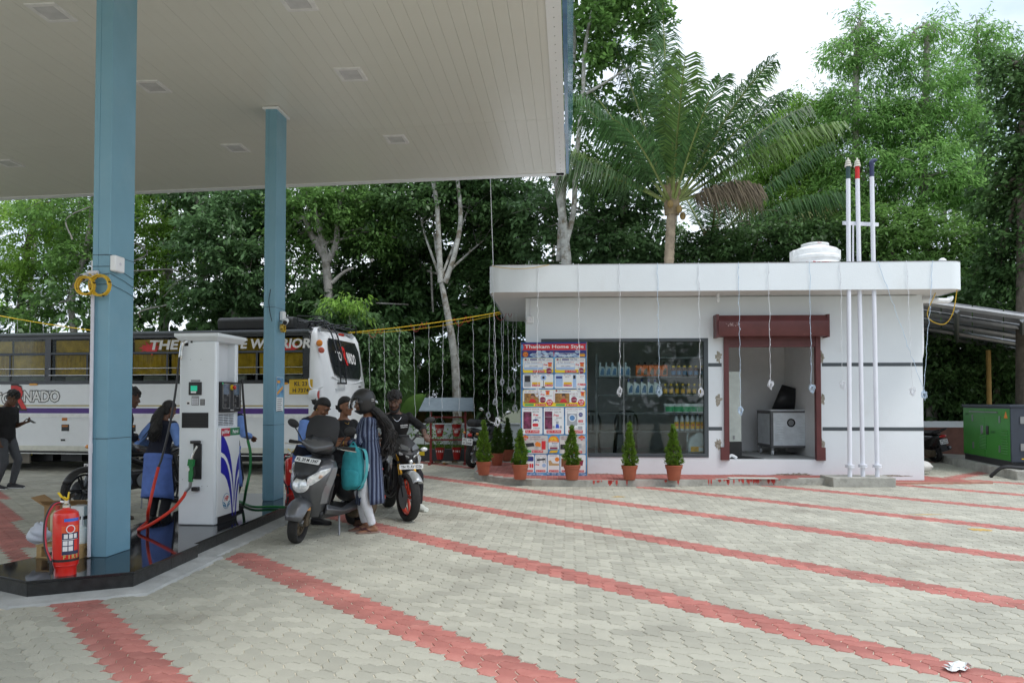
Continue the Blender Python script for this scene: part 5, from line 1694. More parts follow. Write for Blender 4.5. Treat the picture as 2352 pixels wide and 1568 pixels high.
for k, (px, y, h, m_, lb) in enumerate(((140, .2, .24, MWHITE, 'white bottle with red band on the pallet behind the extinguisher'), (133, .3, .3, mat('cream_bottle', (.55, .5, .3), .5), 'cream coloured bottle at the back of the pallet'))):
 o = thing('plastic_bottle', lb, 'bottle', (P(px, 1200, pb0.y + y).x, pb0.y + y, PTOP), 0)
 MB().lathe([(.055, 0), (.06, .01), (.06, h * .7), (.03, h * .85)], 16).build('body', m_, o, True)
 MB().lathe([(.022, h * .85), (.022, h)], 12).build('cap', MLRED, o, True)
tn = thing('storage_tin', 'pale box with dark band on the pallet close to the column', 'tin', (P(186, 1200, pb0.y + .3).x, pb0.y + .3, PTOP), 0)
MB().bb((-.06, -.06, 0), (.06, .06, .3)).build('body', PAPER, tn, bevel=.004)
MB().bb((-.061, -.061, .18), (.061, .061, .21)).build('band', BLACKP, tn)
# == POSTER
pL, pZb = SP(1196, 1092, -.32)
pR_, _z = SP(1349, 1090, -.32)
pW = pR_ - pL
pHt = SP(1270, 785, -.25)[1] - .12
po = thing('advert_poster', 'tall blue and red printed sale poster leaning on the shop front', 'poster', SW(pL, -.32, .1185), rot=(-2.2, 0, -SHOP_A))
pm_ = face((0, 0, 0))
PBL = mat('poster_blue', (.03, .14, .5), .45, var=.6, scale=4, col2=(.12, .42, .75))
MB().bb((0, 0, 0), (pW, .012, pHt)).build('board', PBL, po)
MB().tube([(0, .02, .0), (0, .02, pHt)], .012, 6).build('stretcher', WOOD, po)
MB().tube([(pW, .02, .0), (pW, .02, pHt)], .012, 6).build('stretcher', WOOD, po)
pu = lambda c: (c - 48) / 734 * pW
pv = lambda c: (1497 - c) / 1457 * pHt
PC = {}
LAY = [0]
def pcol(nm, c):
 return mat('poster_' + nm, c, .5, var=.03)
PWH, PRD, PYL = pcol('white', (.75, .78, .8)), pcol('red', (.6, .02, .03)), pcol('yellow', (.8, .6, .03))
PNV, PGY, PBK, PMR, POR, PLB_, PGN = pcol('navy', (.02, .03, .2)), pcol('grey', (.35, .38, .42)), pcol('black', (.02, .02, .025)), pcol('maroon', (.25, .02, .06)), pcol('orange', (.75, .22, .02)), pcol('light_blue', (.35, .5, .75)), pcol('green', (.05, .35, .12))
def lay(z):
 return face((0, -.0006 * z - .0003, 0))
def prr(x0, y0, x1, y1, m, z, nm='panel_print', r=14):
 """rounded panel given in poster picture units"""
 r = min(r, abs(x1 - x0) / 2.01, abs(y1 - y0) / 2.01)
 q = rrect(pu(x0), pv(y1), pu(x1), pv(y0), pu(48 + r), pu(48 + r), 3)
 return MB().prism(q, 0, .0006, lay(z)).build(nm, m, po)
def pt(s, cx, cy, h, m, z=4, w=None, **k):
 t = lay(z + 1).copy()
 t.translation = t.translation + Vector((pu(cx), 0, pv(cy)))
 return text(s, m, po, t, h=pv(0) - pv(h), w=(w * pW / 734 if w else None), th=.0005, **k)
def ppoly(pts, m, z, nm='picture_print'):
 return MB().prism([(pu(a), pv(b)) for a, b in pts], 0, .0006, lay(z)).build(nm, m, po)
def pdisc(cx, cy, r, m, z, nm='badge_print', n=20, star=0):
 return MB().prism([(pu(cx) + (r + star * (k % 2)) * pW / 734 * math.cos(2 * math.pi * k / n), pv(cy) + (r + star * (k % 2)) * pW / 734 * math.sin(2 * math.pi * k / n)) for k in range(n)], 0, .0006, lay(z)).build(nm, m, po)
prr(50, 42, 780, 66, PNV, 1, r=2)
ppoly([(68, 62), (776, 58), (764, 95), (776, 128), (68, 130), (80, 96)], PRD, 2, 'banner_print')
pt('Thankam Home Style', 420, 94, 50, LW, 3, w=655, off=.02)
prr(55, 132, 775, 205, PNV, 1, r=6)
for k in range(26):
 rd_ = random.Random(k)
 x, y = rd_.uniform(110, 700), rd_.uniform(140, 200)
 ppoly([(x - 28, y), (x - 8, y - 16), (x + 20, y - 12), (x + 32, y + 6), (x + 4, y + 18)], PLB_ if k % 2 else pcol('ice', (.45, .62, .8)), 2)
pdisc(100, 174, 34, pcol('brown', (.25, .08, .02)), 3)
pdisc(100, 174, 26, POR, 4)
pt('14', 100, 176, 26, PMR, 5)
prr(698, 165, 764, 200, POR, 3)
pt('SUMMER', 731, 172, 12, PGN, 4, w=60)
pt('OFFER', 731, 190, 15, PYL, 4, w=60)
pt('Vanniyacode Jn, Cheruvavakonam', 288, 165, 18, LW, 4, w=230)
pt('8015198821', 285, 192, 18, LW, 4, w=150, off=.02)
pt('CSI Complex, Kaliyakkavilai', 540, 165, 18, LW, 4, w=225)
pt('7598111982', 540, 192, 18, LW, 4, w=140, off=.02)
prr(413, 140, 419, 198, PRD, 4, r=2)
def brandrow(x):
 pdisc(x + 28, 232, 11, PMR, 4)
 pt('LG', x + 54, 232, 18, PBK, 4, off=.02)
 prr(x + 80, 222, x + 154, 242, PNV, 4, r=2)
 pt('LLOYD', x + 117, 232, 12, LW, 5, w=60)
 pt('VOLTAS', x + 206, 232, 18, PNV, 4, w=86, off=.02, shear=.2)
 pt('Godrej', x + 292, 234, 18, PMR, 4, w=60, shear=.4)
 prr(x + 4, 247, x + 334, 249, PGY, 4, r=1)
def price(x, y, s_, w_, h_=24, spl=True, m=PRD):
 prr(x, y - h_ / 2, x + w_, y + h_ / 2, m, 6, 'price_tag', r=3)
 pt(('Spl. \u20b9 ' if spl else '') + s_, x + w_ / 2, y, h_ * .62, LW, 7, w=w_ * .88, off=.01)
def gift(x, y, s=1.):
 prr(x - 20 * s, y - 18 * s, x + 20 * s, y + 26 * s, POR, 5, r=2)
 prr(x - 4 * s, y - 18 * s, x + 4 * s, y + 26 * s, PRD, 6, r=1)
 prr(x - 24 * s, y - 20 * s, x + 24 * s, y - 8 * s, PRD, 6, r=2)
for x, t1, p1 in ((72, '1 Ton  Inverter', '28,990'), (428, '1.5 Ton  Inverter', '38,990')):
 prr(x, 214, x + 337, 378, PYL, 2)
 prr(x + 3, 217, x + 334, 340, PWH, 3)
 brandrow(x)
 pt(t1, x + 100, 263, 18, PNV, 4, w=150)
 for k in range(3):
  pdisc(x + 172 + k * 16, 263, 4, PRD, 4)
 prr(x + 12, 278, x + 222, 346, PLB_, 4, 'picture_print', 8)
 prr(x + 16, 282, x + 218, 318, PWH, 5, 'picture_print', 6)
 pt('100% COPPER', x + 120, 306, 14, PNV, 6, w=104)
 pt('Free', x + 250, 288, 22, PRD, 5, w=46, shear=.3, off=.03)
 gift(x + 300, 284)
 pt('Assured Gift', x + 290, 320, 13, PBK, 5, w=70)
 pdisc(x + 290, 356, 32, PMR, 5)
 pt('\u20b9 2,890', x + 290, 358, 14, LW, 6, w=56)
 price(x + 110, 362, p1, 130)
for x in (72, 424):
 prr(x, 392, x + 338, 548, PWH, 3)
pt('Air cooler', 214, 404, 15, PMR, 4, w=86)
pt('27 Ltr', 214, 424, 13, PBK, 4)
pt('Fan', 358, 404, 15, PMR, 4)
prr(84, 398, 160, 532, PGY, 4, 'picture_print', 6)
prr(92, 410, 152, 478, PBK, 5, 'picture_print', 8)
pdisc(300, 430, 32, PLB_, 4, 'picture_print')
pdisc(300, 430, 14, PBK, 5, 'picture_print')
prr(297, 462, 303, 532, PBK, 4, 'picture_print', 1)
prr(280, 530, 320, 544, PBK, 4, 'picture_print', 4)
for x, y, t_ in ((172, 514, '4,490'), (314, 514, '2,790'), (524, 514, '5,990'), (680, 506, '2,490')):
 if x != 680:
  prr(x, y - 34, x + 92, y - 12, PYL, 5, 'price_tag', 8)
  prr(x + 8, y - 24, x + 84, y - 21, PRD, 6, r=1)
 price(x, y, t_, 90, 22)
pt('Air cooler', 566, 404, 15, PMR, 4, w=86)
pt('60 Ltr', 566, 424, 13, PBK, 4)
pt('Tower', 722, 410, 14, PMR, 4)
pt('Fan', 722, 428, 14, PMR, 4)
prr(434, 402, 514, 532, PLB_, 4, 'picture_print', 6)
prr(440, 418, 508, 440, PNV, 5, 'picture_print', 2)
prr(626, 400, 664, 540, PLB_, 4, 'picture_print', 3)
prr(630, 404, 656, 444, PBK, 5, 'picture_print', 2)
prr(70, 562, 764, 748, PYL, 2, r=20)
prr(76, 566, 758, 700, PWH, 3, r=18)
prr(415, 576, 418, 715, PRD, 4, r=1)
pt('32" LED TV android', 186, 580, 19, PMR, 4, w=190)
pdisc(444, 576, 11, PMR, 4)
pt('LG / Panasonic', 532, 577, 18, PNV, 4, w=146, off=.02)
pt('43" LED TV', 636, 610, 18, PMR, 4, w=88)
pt('Google TV', 646, 634, 13, PBK, 4, w=68)
TVP = mat('poster_tv_picture', (.3, .12, .03), .5, var=.7, scale=14, col2=(.55, .3, .08))
for x0, x1, dress in ((86, 250, PRD), (428, 588, PRD)):
 prr(x0, 602, x1, 710, PBK, 4, 'picture_print', 2)
 prr(x0 + 3, 605, x1 - 3, 704, TVP, 5, 'picture_print', 2)
 cx = (x0 + x1) / 2 + (10 if x0 < 200 else 14)
 pdisc(cx, 640, 19, pcol('skin', (.4, .2, .12)), 6, 'picture_print')
 pdisc(cx, 628, 20, PBK, 6, 'picture_print')
 pdisc(cx, 642, 14, pcol('skin', (.4, .2, .12)), 7, 'picture_print')
 ppoly([(cx - 44, 702), (cx - 20, 664), (cx + 20, 664), (cx + 44, 702)], dress, 6)
pt('Free', 290, 615, 22, PRD, 5, w=46, shear=.3, off=.03)
gift(346, 594)
pt('Assured Gift', 358, 630, 13, PBK, 5, w=70)
gift(734, 606)
pt('Assured Gift', 724, 640, 13, PBK, 5, w=66)
for x, t_ in ((292, '1,790'), (638, '3,390')):
 pdisc(x, 674, 34, PMR, 5)
 pt('\u20b9 ' + t_, x, 676, 15, LW, 6, w=60)
for x in (368, 718):
 pdisc(x, 704, 34, PRD, 5, n=36, star=4)
 pt('41%', x, 694, 24, LW, 6, w=52, off=.02)
 pt('OFF', x, 720, 16, LW, 6, w=34, off=.02)
for x in (90, 436):
 prr(x, 718, x + 104, 740, PGN, 5, 'price_tag', 8)
price(210, 729, '17,990', 116, 22)
price(550, 730, '33,990', 126, 22)
for x0, x1, ti in ((64, 288, 'SINGLE DOOR'), (303, 526, 'DOUBLE DOOR'), (541, 764, 'FRONT LOAD W/M')):
 prr(x0, 760, x1, 1048, PWH, 3, r=10)
 pt(ti, (x0 + x1) / 2 - 8, 776, 17, PMR, 4, w=172)
FRG = mat('poster_fridge', (.035, .015, .03), .4, var=.9, scale=12, col2=(.3, .05, .14))
prr(76, 804, 168, 994, FRG, 4, 'picture_print', 8)
prr(314, 800, 398, 996, FRG, 4, 'picture_print', 4)
prr(314, 858, 398, 862, PGY, 5, 'picture_print', 1)
pt('185LTR', 212, 806, 17, PBK, 4)
pt('245LTR', 458, 808, 17, PBK, 4)
pt('Free', 214, 838, 26, PRD, 4, w=58, shear=.2, off=.03)
pt('Free', 440, 842, 26, PRD, 4, w=58, shear=.2, off=.03)
pt('STAND', 238, 868, 14, PBK, 4)
ppoly([(176, 896), (215, 882), (250, 890), (214, 906)], PNV, 4)
ppoly([(188, 900), (196, 900), (186, 918), (178, 918)], PNV, 4)
ppoly([(236, 898), (244, 898), (250, 912), (242, 912)], PNV, 4)
prr(178, 932, 244, 966, PRD, 4, 'picture_print', 14)
pt('STABILIZER', 224, 984, 13, PBK, 4, w=76)
pt('MIXIE', 472, 872, 17, PBK, 4)
pt('3 JAR', 440, 892, 14, PBK, 4)
ppoly([(436, 908), (470, 908), (464, 940), (442, 940)], PGY, 4)
ppoly([(440, 940), (468, 940), (476, 984), (432, 984)], mat('poster_mixer_blue', (.03, .1, .55), .4), 4)
for x in (412, 492):
 prr(x - 12, 958, x + 12, 986, PGY, 4, 'picture_print', 4)
prr(560, 798, 674, 954, PGY, 4, 'picture_print', 4)
prr(564, 802, 670, 824, PWH, 5, 'picture_print', 2)
pdisc(618, 872, 40, PWH, 5, 'picture_print')
pdisc(618, 872, 30, mat('poster_drum', (.1, .25, .5), .3), 6, 'picture_print')
pdisc(712, 836, 24, PNV, 4)
pt('6 KG', 712, 836, 14, LW, 5)
prr(684, 894, 738, 918, PRD, 4, r=2)
pt('Prestige', 711, 906, 11, LW, 5, w=46)
pt('COOKER', 712, 936, 13, PBK, 4)
pt('Free', 606, 978, 26, PRD, 4, w=58, shear=.2, off=.03)
pt('5LTR', 658, 988, 13, PBK, 4)
prr(682, 962, 730, 998, PGY, 4, 'picture_print', 8)
for x0, t_, w_ in ((98, '10,990', 158), (334, '19,990', 162), (574, '22,999', 160)):
 price(x0, 1021, t_, w_, 34)
ROOM = mat('poster_room_picture', (.5, .5, .5), .5, var=.35, scale=6, col2=(.7, .68, .65))
prr(66, 1062, 348, 1260, ROOM, 3)
prr(478, 1062, 764, 1260, ROOM, 3)
for x in (98, 722):
 ppoly([(x - 34, 1078), (x, 1056), (x + 34, 1078), (x + 34, 1092), (x, 1118), (x - 34, 1092)], PRD, 5, 'badge_print')
 pt('COMBO', x, 1076, 15, PYL, 6, w=58)
 pt('OFFER', x, 1098, 15, LW, 6, w=48)
pt('CORNER SOFA +', 212, 1080, 15, PMR, 4, w=122)
pt('WOODEN COT + BERO', 234, 1104, 15, PMR, 4, w=166)
ppoly([(100, 1150), (190, 1140), (200, 1180), (110, 1190)], PBK, 4)
ppoly([(204, 1150), (230, 1128), (272, 1150), (268, 1188), (212, 1180)], POR, 4)
prr(278, 1122, 324, 1216, PRD, 4, 'picture_print', 3)
price(170, 1236, '39,990', 126, 26)
prr(70, 1222, 166, 1250, PGN, 4, 'price_tag', 10)
pt('LED TV + REFR', 560, 1080, 15, PMR, 4, w=120)
pt('SEMI AUTOMATIC', 560, 1102, 14, PMR, 4, w=130)
prr(486, 1160, 566, 1214, PBK, 4, 'picture_print', 2)
prr(640, 1150, 720, 1200, PGY, 4, 'picture_print', 2)
price(600, 1242, '55,990', 126, 26)
pdisc(412, 1124, 60, POR, 4)
pt('0%', 412, 1100, 40, PYL, 5, w=72, off=.03)
pt('Interest', 412, 1130, 17, LW, 5, w=80)
prr(356, 1138, 470, 1212, PWH, 5, r=4)
pt('BAJAJ', 424, 1146, 14, PNV, 6, w=60, off=.02)
pt('FINSERV', 424, 1162, 10, PNV, 6, w=60)
pt('TVS CREDIT', 412, 1178, 12, PBK, 6, w=96)
prr(370, 1190, 456, 1210, PMR, 6, r=2)
ppoly([(362, 1252), (378, 1226), (462, 1222), (446, 1250)], PYL, 4)
pt('FREE DELIVERY', 412, 1238, 14, PRD, 5, w=84, shear=.3)
for x0, x1 in ((66, 196), (206, 336), (346, 476), (486, 616), (626, 764)):
 prr(x0, 1270, x1, 1466, PWH, 3, r=16)
pt('SOFA', 150, 1280, 13, PMR, 4)
prr(84, 1292, 190, 1344, PNV, 4, 'picture_print', 10)
for x in (120, 156, 180):
 prr(x - 12, 1370, x + 8, 1414, PRD, 4, 'picture_print', 4)
pt('DINING TABLE+ 4 CHAIR', 270, 1282, 11, PMR, 4, w=116)
ppoly([(226, 1320), (320, 1312), (326, 1330), (232, 1338)], PBK, 4)
for x in (228, 250, 296, 318):
 prr(x - 3, 1300, x + 3, 1360, PBK, 4, 'picture_print', 1)
pt('Free', 232, 1378, 20, PRD, 4, w=40, shear=.3, off=.03)
pdisc(306, 1388, 22, PLB_, 4, 'picture_print')
pt('DIWAN COT', 410, 1282, 13, PMR, 4, w=78)
ppoly([(354, 1340), (380, 1332), (400, 1364), (470, 1368), (474, 1388), (362, 1390)], pcol('tan', (.5, .33, .15)), 4)
pdisc(450, 1322, 24, POR, 4)
ppoly([(640, 1320), (740, 1330), (730, 1390), (650, 1380)], PMR, 4)
prr(496, 1310, 600, 1400, pcol('teak', (.2, .08, .03)), 4, 'picture_print', 3)
for x0, t_ in ((76, '8,990'), (216, '13,990'), (360, '6,590'), (500, '11,990'), (640, '9,990')):
 price(x0, 1448, t_, 106, 22)
for k in range(40):
 rd_ = random.Random(k + 99)
 x, y = rd_.uniform(60, 770), rd_.uniform(1470, 1494)
 ppoly([(x - 16, y), (x - 4, y - 9), (x + 14, y - 5), (x + 10, y + 6), (x - 6, y + 8)], PLB_, 2)
# == POTTED SHRUBS
TERRA = mat('terracotta', (.36, .105, .055), .75, var=.12, scale=4, bump=.15)
LF_CYP = leafmat('cypress_leaf', (.09, .2, .02), (.2, .34, .04), .35)
LF_CYPD = leafmat('cypress_leaf_dark', (.05, .12, .02), (.1, .19, .035), .3)
def pot_plant(label, px, py, hgt, rmax, seed, s=1., m=None, z=.1185, lean=0.):
 p = G(px, py, z)
 o = thing('potted_cypress', label, 'potted plant', (p.x, p.y, z), random.uniform(0, 360), 'potted cypresses in front of the shop')
 MB().lathe([(.1 * s, 0), (.105 * s, .006), (.135 * s, .2 * s), (.15 * s, .205 * s), (.152 * s, .245 * s), (.158 * s, .25 * s), (.158 * s, .268 * s), (.14 * s, .268 * s), (.13 * s, .23 * s)], 28, cap=False).build('pot', TERRA, o, True, ang=50)
 MB().lathe([(.132 * s, .225 * s), (.02, .235 * s)], 18).build('soil', SOIL, o)
 MB().tube([(0, 0, .2 * s), (lean * .5, 0, .5 * s), (lean, 0, hgt * .9)], [.014, .01, .004], 6).build('stem', BARK_D, o)
 rg = np.random.default_rng(seed)
 z0 = .27 * s
 n_ = 230
 tz = z0 + (hgt - z0) * rg.random(n_) ** 1.25
 ti = (tz - z0) / (hgt - z0)
 rr = rmax * (1 - ti) ** .75 * (.78 + .3 * rg.random(n_)) * (.6 + .4 * np.minimum(1, ti * 6))
 ang = rg.uniform(0, 2 * np.pi, n_)
 rr = rr * (1 + .22 * np.sin(3 * ang + tz * 11 + seed) + .16 * np.sin(5 * ang - tz * 17 + seed * 2))
 c = np.stack([np.cos(ang) * rr + lean * ti, np.sin(ang) * rr, tz], 1)
 per = 30
 pos = np.repeat(c, per, 0)
 out = np.repeat(np.stack([np.cos(ang), np.sin(ang), np.full(n_, 1.1)], 1), per, 0)
 a = out + rg.normal(size=pos.shape) * .55
 a /= np.linalg.norm(a, axis=1)[:, None]
 sd = np.cross(a, rg.normal(size=pos.shape))
 sd /= np.maximum(1e-6, np.linalg.norm(sd, axis=1))[:, None]
 pos = pos + rg.normal(size=pos.shape) * .014 - out * .03
 l = (rg.uniform(.026, .052, len(pos)) * s)[:, None]
 w_ = l * .17
 v = np.stack([pos, pos + a * l * .5 + sd * w_, pos + a * l, pos + a * l * .5 - sd * w_], 1).reshape(-1, 3)
 raw('foliage', v, np.arange(len(v)).reshape(-1, 4), m or LF_CYP, o)
pot_plant('leftmost potted cypress, at the rounded corner of the red plinth', 1111, 1090, 1.02, .165, 1, .93)
pot_plant('dark potted cypress set back behind the leftmost one', 1142, 1068, .98, .17, 2, .98, LF_CYPD)
pot_plant('dark potted cypress farthest back beside the white wall', 1166, 1058, 1.0, .16, 3, .98, LF_CYPD)
pot_plant('potted cypress in front of the poster, over its lower left corner', 1195, 1100, .88, .16, 4, .98)
pot_plant('potted cypress in front of the poster, over its lower right corner', 1314, 1101, .95, .17, 5, .98)
pot_plant('slim potted cypress standing alone under the shop window, right of the poster', 1446, 1101, 1.0, .15, 6, .93)
pot_plant('potted cypress under the right part of the shop window, leaning left', 1548, 1102, .97, .165, 7, .98, lean=-.02)
# == LIGHT STRINGS
CORD = mat('string_white', (.7, .72, .76), .5)
CORDB = mat('string_bluish', (.5, .62, .75), .5)
def lstring(label, top, bot, m, seed, bundle=True, group='light strings hanging from the shop roof', r=.0042, wob=.012):
 rg = random.Random(seed)
 top, bot = Vector(top), Vector(bot)
 o = thing('light_string', label, 'light string', top, 0, group)
 d = bot - top
 n_ = max(6, int(d.length / .09))
 pts, rs = [], []
 for k in range(n_ + 1):
  t = k / n_
  pts.append(d * t + Vector((rg.uniform(-wob, wob) * (0 < k), rg.uniform(-wob, wob) * .5 * (0 < k), 0)))
  rs.append(r)
 b = MB().tube(pts, rs, 5)
 b.build('cord', m, o, True)
 q = MB()
 for k in range(1, n_, 1):
  if rg.random() < .5:
   q.tube([pts[k] + Vector((0, -.003, .012)), pts[k] + Vector((rg.uniform(-.012, .012), -.006, -.016))], .0055, 5)
 if q.v:
  q.build('bulbs', m, o)['kind'] = 'stuff'
 if bundle:
  cps = []
  for k in range(60):
   a = k * .62 + rg.uniform(-.25, .25)
   tl_ = .9 * math.sin(k * .11 + seed)
   rr = (.05 + .012 * math.sin(k * .31 + seed)) * rg.uniform(.55, 1.1)
   cps.append(d + Vector((rr * math.cos(a) * math.cos(tl_), rr * math.cos(a) * math.sin(tl_) + rg.uniform(-.012, .012), -.07 + rr * 1.35 * math.sin(a) + rg.uniform(-.01, .01))))
  cps += [d + Vector((.01, -.01, -.12)), d + Vector((.02 * math.sin(seed), -.01, -.17))]
  MB().tube(spline(cps, 3), .0042, 5).build('bundle', m, o, True)
 return o
fyo = -.80
SL = [((1131, 617), (1143, 962), CORD), ((1236, 612), (1234, 895), CORD), ((1329, 610), (1330, 886), CORD), ((1423, 608), (1424, 892), CORD), ((1510, 607), (1514, 893), CORDB), ((1604, 606), (1609, 893), CORD), ((1696, 605), (1701, 935), CORDB), ((1765, 605), (1770, 877), CORD), ((1860, 604), (1864, 885), CORDB), ((1930, 604), (1936, 877), CORD), ((2082, 603), (2096, 892), CORD)]
nmz = ['at the rounded left corner of the shop roof', 'in front of the left part of the poster', 'in front of the right edge of the poster', 'just right of the poster, over the window', 'with bluish bundle over the middle of the shop window', 'over the right edge of the shop window', 'with low bundle at the left side of the doorway', 'in the middle of the doorway', 'with bluish bundle near the right jamb of the doorway', 'on white wall just left of the vent pipes', 'near the right end of the shop wall']
for k, ((a, b_), (c, d), m_) in enumerate(SL):
 x0, z0 = SP(a, b_, fyo)
 x1, z1 = SP(c, d, fyo)
 lstring('light string hanging ' + nmz[k], SW(x0, fyo, PZ + .01), SW(x1, fyo - .0, z1 + .02), m_, k)
x0, z0 = SP(2017, 640, fyo)
x1, z1 = SP(2122, 897, fyo)
lstring('slanting bluish light string tied to the last one at the shop corner', SW(x0, fyo, PZ + .01), SW(x1, fyo, z1), CORDB, 31, False)
x0, z0 = SP(2143, 612, fyo)
lstring('last light string with double bundle at the right shop corner', SW(x0, fyo, PZ + .01), SW(x1, fyo, z1), CORDB, 32)
YR = mat('rope_yellow', (.75, .5, .02), .6)
RDW = mat('wire_red', (.4, .03, .03), .5)
rp_ = thing('yellow_rope', 'yellow rope slung from the bus to the shop roof carrying light strings', 'rope', (0, 0, 0))
ra, rb_ = P(800, 764, 18.4), P(1180, 711, 16.8)
MB().tube(catenary(ra, rb_, .05), .011, 6).build('rope', YR, rp_, True)
MB().tube(catenary(ra + Vector((0, 0, -.01)), rb_ + Vector((0, 0, -.02)), .13), .006, 5).build('rope_strand', YR, rp_, True)
for x in (848, 951, 1050, 1140):
 t = (x - 800) / 380
 c = ra.lerp(rb_, t)
 e = ra.lerp(rb_, min(1, t + .07))
 MB().tube(catenary(c, e, .2) + catenary(e, ra.lerp(rb_, min(1, t + .1)), .15), .005, 5).build('red_wire', RDW, rp_, True)
BS = [(808, 775, 960, 0), (847.5, 768, 965, 0), (882, 763, 962, 0), (918, 758, 972, 0), (951, 752, 972, 0), (984.6, 748, 970, 0), (1018, 742, 972, 0), (1052, 738, 955, 0), (1086, 732, 972, 0), (1125, 726, 946, 1), (1134, 724, 915, 1), (1152, 722, 975, 0), (1157, 720, 870, 1), (1166, 718, 890, 1), (1177, 716, 885, 1), (1186, 714, 930, 1)]
for k, (x, y0, y1, bd) in enumerate(BS):
 t = max(0, min(1, (x - 800) / 380))
 q = catenary(ra, rb_, .06, 40)[round(t * 40)]
 yt = q.y
 e = P(x + (3 if k % 3 else -3), y1, yt)
 lstring(nth(k, 16) + ' of the white light strings on the rope between bus and shop', (P(x, y0, yt).x, yt, q.z), e, CORD, 60 + k, bool(bd), 'light strings on the yellow rope')
rp2 = thing('yellow_rope', 'yellow rope running above the bus roof at the left', 'rope', (0, 0, 0))
ra2, rb2 = P(-160, 690, 20.5), P(240, 762, 20.5)
MB().tube(catenary(ra2, rb2, .08), .012, 6).build('rope', YR, rp2, True)
for k, x in enumerate((-20, 18, 45, 70, 100, 128, 160, 188)):
 q = catenary(ra2, rb2, .08, 40)[round((x + 160) / 400 * 40)]
 lstring(nth(k, 8) + ' of the white light strings hanging behind the bus roof', q, (q.x + .02, q.y, 1.4), CORD, 90 + k, False, 'light strings behind the bus')
gw = MB().tube(catenary(P(1126, 402, 13.6), SW(SP(1133, 618, -.6)[0], -.6, PZ), .03), .008, 6).build('guy_wire', CORD, None, True)
tag(gw, 'thin white cable from the canopy edge down to the shop roof corner', 'cable')
x0, z0 = SP(2112, 668, -.3)
hw = MB().tube(spline([SW(L_ + .1, -.3, ZS - .015), SW(SP(2130, 725, -.35)[0], -.35, SP(2130, 725, -.35)[1]), SW(SP(2165, 745, -.4)[0], -.4, SP(2165, 745, -.4)[1]), SW(SP(2188, 720, -.5)[0], -.5, SP(2188, 720, -.5)[1]), SW(SP(2199, 660, -.6)[0], -.6, SP(2199, 660, -.6)[1])]), .008, 6).build('hanging_cable', YCAB, None, True)
tag(hw, 'yellow cable looping down under the right corner of the shop roof', 'cable')
pw = MB().tube(catenary(SW(SP(1131, 622, fyo)[0], fyo - .01, PZ - .02), SW(SP(1262, 612, fyo)[0], fyo - .01, PZ - .005), .06), .005, 5).build('edge_cable', YCAB, None, True)
tag(pw, 'thin yellowish cable lying along the left edge of the shop parapet', 'cable')
# == FIRE BUCKET STAND
BY = 17.8
c3 = lambda a, b, Y=BY: P((1600 + a / 3.484) * .5742, (1500 + b / 3.484) * .5742, Y)
st = thing('fire_bucket_stand', 'red steel stand with grey sloping roof holding four fire buckets', 'stand', (0, 0, 0))
STR = mat('stand_red', (.22, .02, .02), .5, var=.15)
xl, xr = c3(430, 900).x, c3(912, 900).x
ztp, zmd = c3(600, 585).z, c3(600, 900).z
zrf = c3(600, 500).z
for x in (xl, xr):
 MB().bb((x - .025, BY - .025, .06), (x + .025, BY + .025, zrf)).build('post', STR if 1 else STEEL, st)
 MB().bb((x - .03, BY - .32, .03), (x + .03, BY + .32, .06)).build('foot_bar', STR, st)
 for dy in (-.3, .3):
  MB().bb((x - .03, BY + dy - .03, 0), (x + .03, BY + dy + .03, .03)).build('foot', STR, st)
for z in (ztp, zmd):
 MB().bb((xl + .025, BY - .02, z - .02), (xr - .025, BY + .02, z + .02)).build('rail', STR, st)
rf = MB().loft([[(c3(296, 500).x, BY - .45, zrf), (c3(1040, 490).x, BY - .45, zrf), (c3(1010, 490).x, BY + .25, zrf + .3), (c3(330, 490).x, BY + .25, zrf + .3)], [(c3(296, 500).x, BY - .45, zrf + .02), (c3(1040, 490).x, BY - .45, zrf + .02), (c3(1010, 490).x, BY + .25, zrf + .32), (c3(330, 490).x, BY + .25, zrf + .32)]])
rf.build('sheet_roof', mat('roof_sheet_grey', (.2, .25, .29), .4, .3, var=.15), st)
def bucket(a, top, bot, words_, label, hook):
 c = c3(a, top)
 zb = c3(a, bot).z
 o = thing('fire_bucket', label, 'bucket', (c.x, BY - .06, zb), 0, 'red fire buckets on the stand')
 h = c.z - zb
 r0 = .115
 MB().lathe([(.066, .0), (.072, .02), (r0, h), (r0 + .008, h + .005), (r0 - .008, h), (.072, .06), (.01, .05)], 24, cap=True).build('pail', mat('bucket_red', (.33, .012, .012), .4, var=.1), o, True, ang=50)
 hp = [(r0 * math.cos(t), 0, h - .01 + (hook - c.z - .0) * math.sin(t)) for t in [math.pi * k / 14 for k in range(15)]]
 MB().tube(hp, .005, 6).build('handle', STEEL, o, True)
 for k, (s_, dz, hh_) in enumerate(words_):
  rr = .072 + .043 * dz
  for q, ch in enumerate(s_) if s_.isascii() else ():
   ang = (q - (len(s_) - 1) / 2) * 27
   cx, cy = (rr + .004) * math.sin(R(ang)), -(rr + .004) * math.cos(R(ang))
   text(ch, LW, o, frame((cx, cy, h * dz), (math.cos(R(ang)), math.sin(R(ang)), 0), (0, .05, 1)), h=hh_, th=.004, off=.02)
  if not s_.isascii():
   text(s_, LW, o, face((0, -(rr + .003), h * dz)), h=hh_ * 1.15, w=.1, th=.01, off=.02)
 return o
bucket(555, 688, 850, [('FIRE', .62, .042), ('\u0906\u0917', .4, .06)], 'upper fire bucket on the left, lettered in two scripts', ztp)
bucket(790, 686, 850, [('FIRE', .62, .042), ('\u0906\u0917', .4, .06)], 'upper fire bucket on the right, lettered in two scripts', ztp)
bucket(560, 1010, 1170, [('FIRE', .72, .046)], 'lower fire bucket on the left with one line of lettering', zmd)
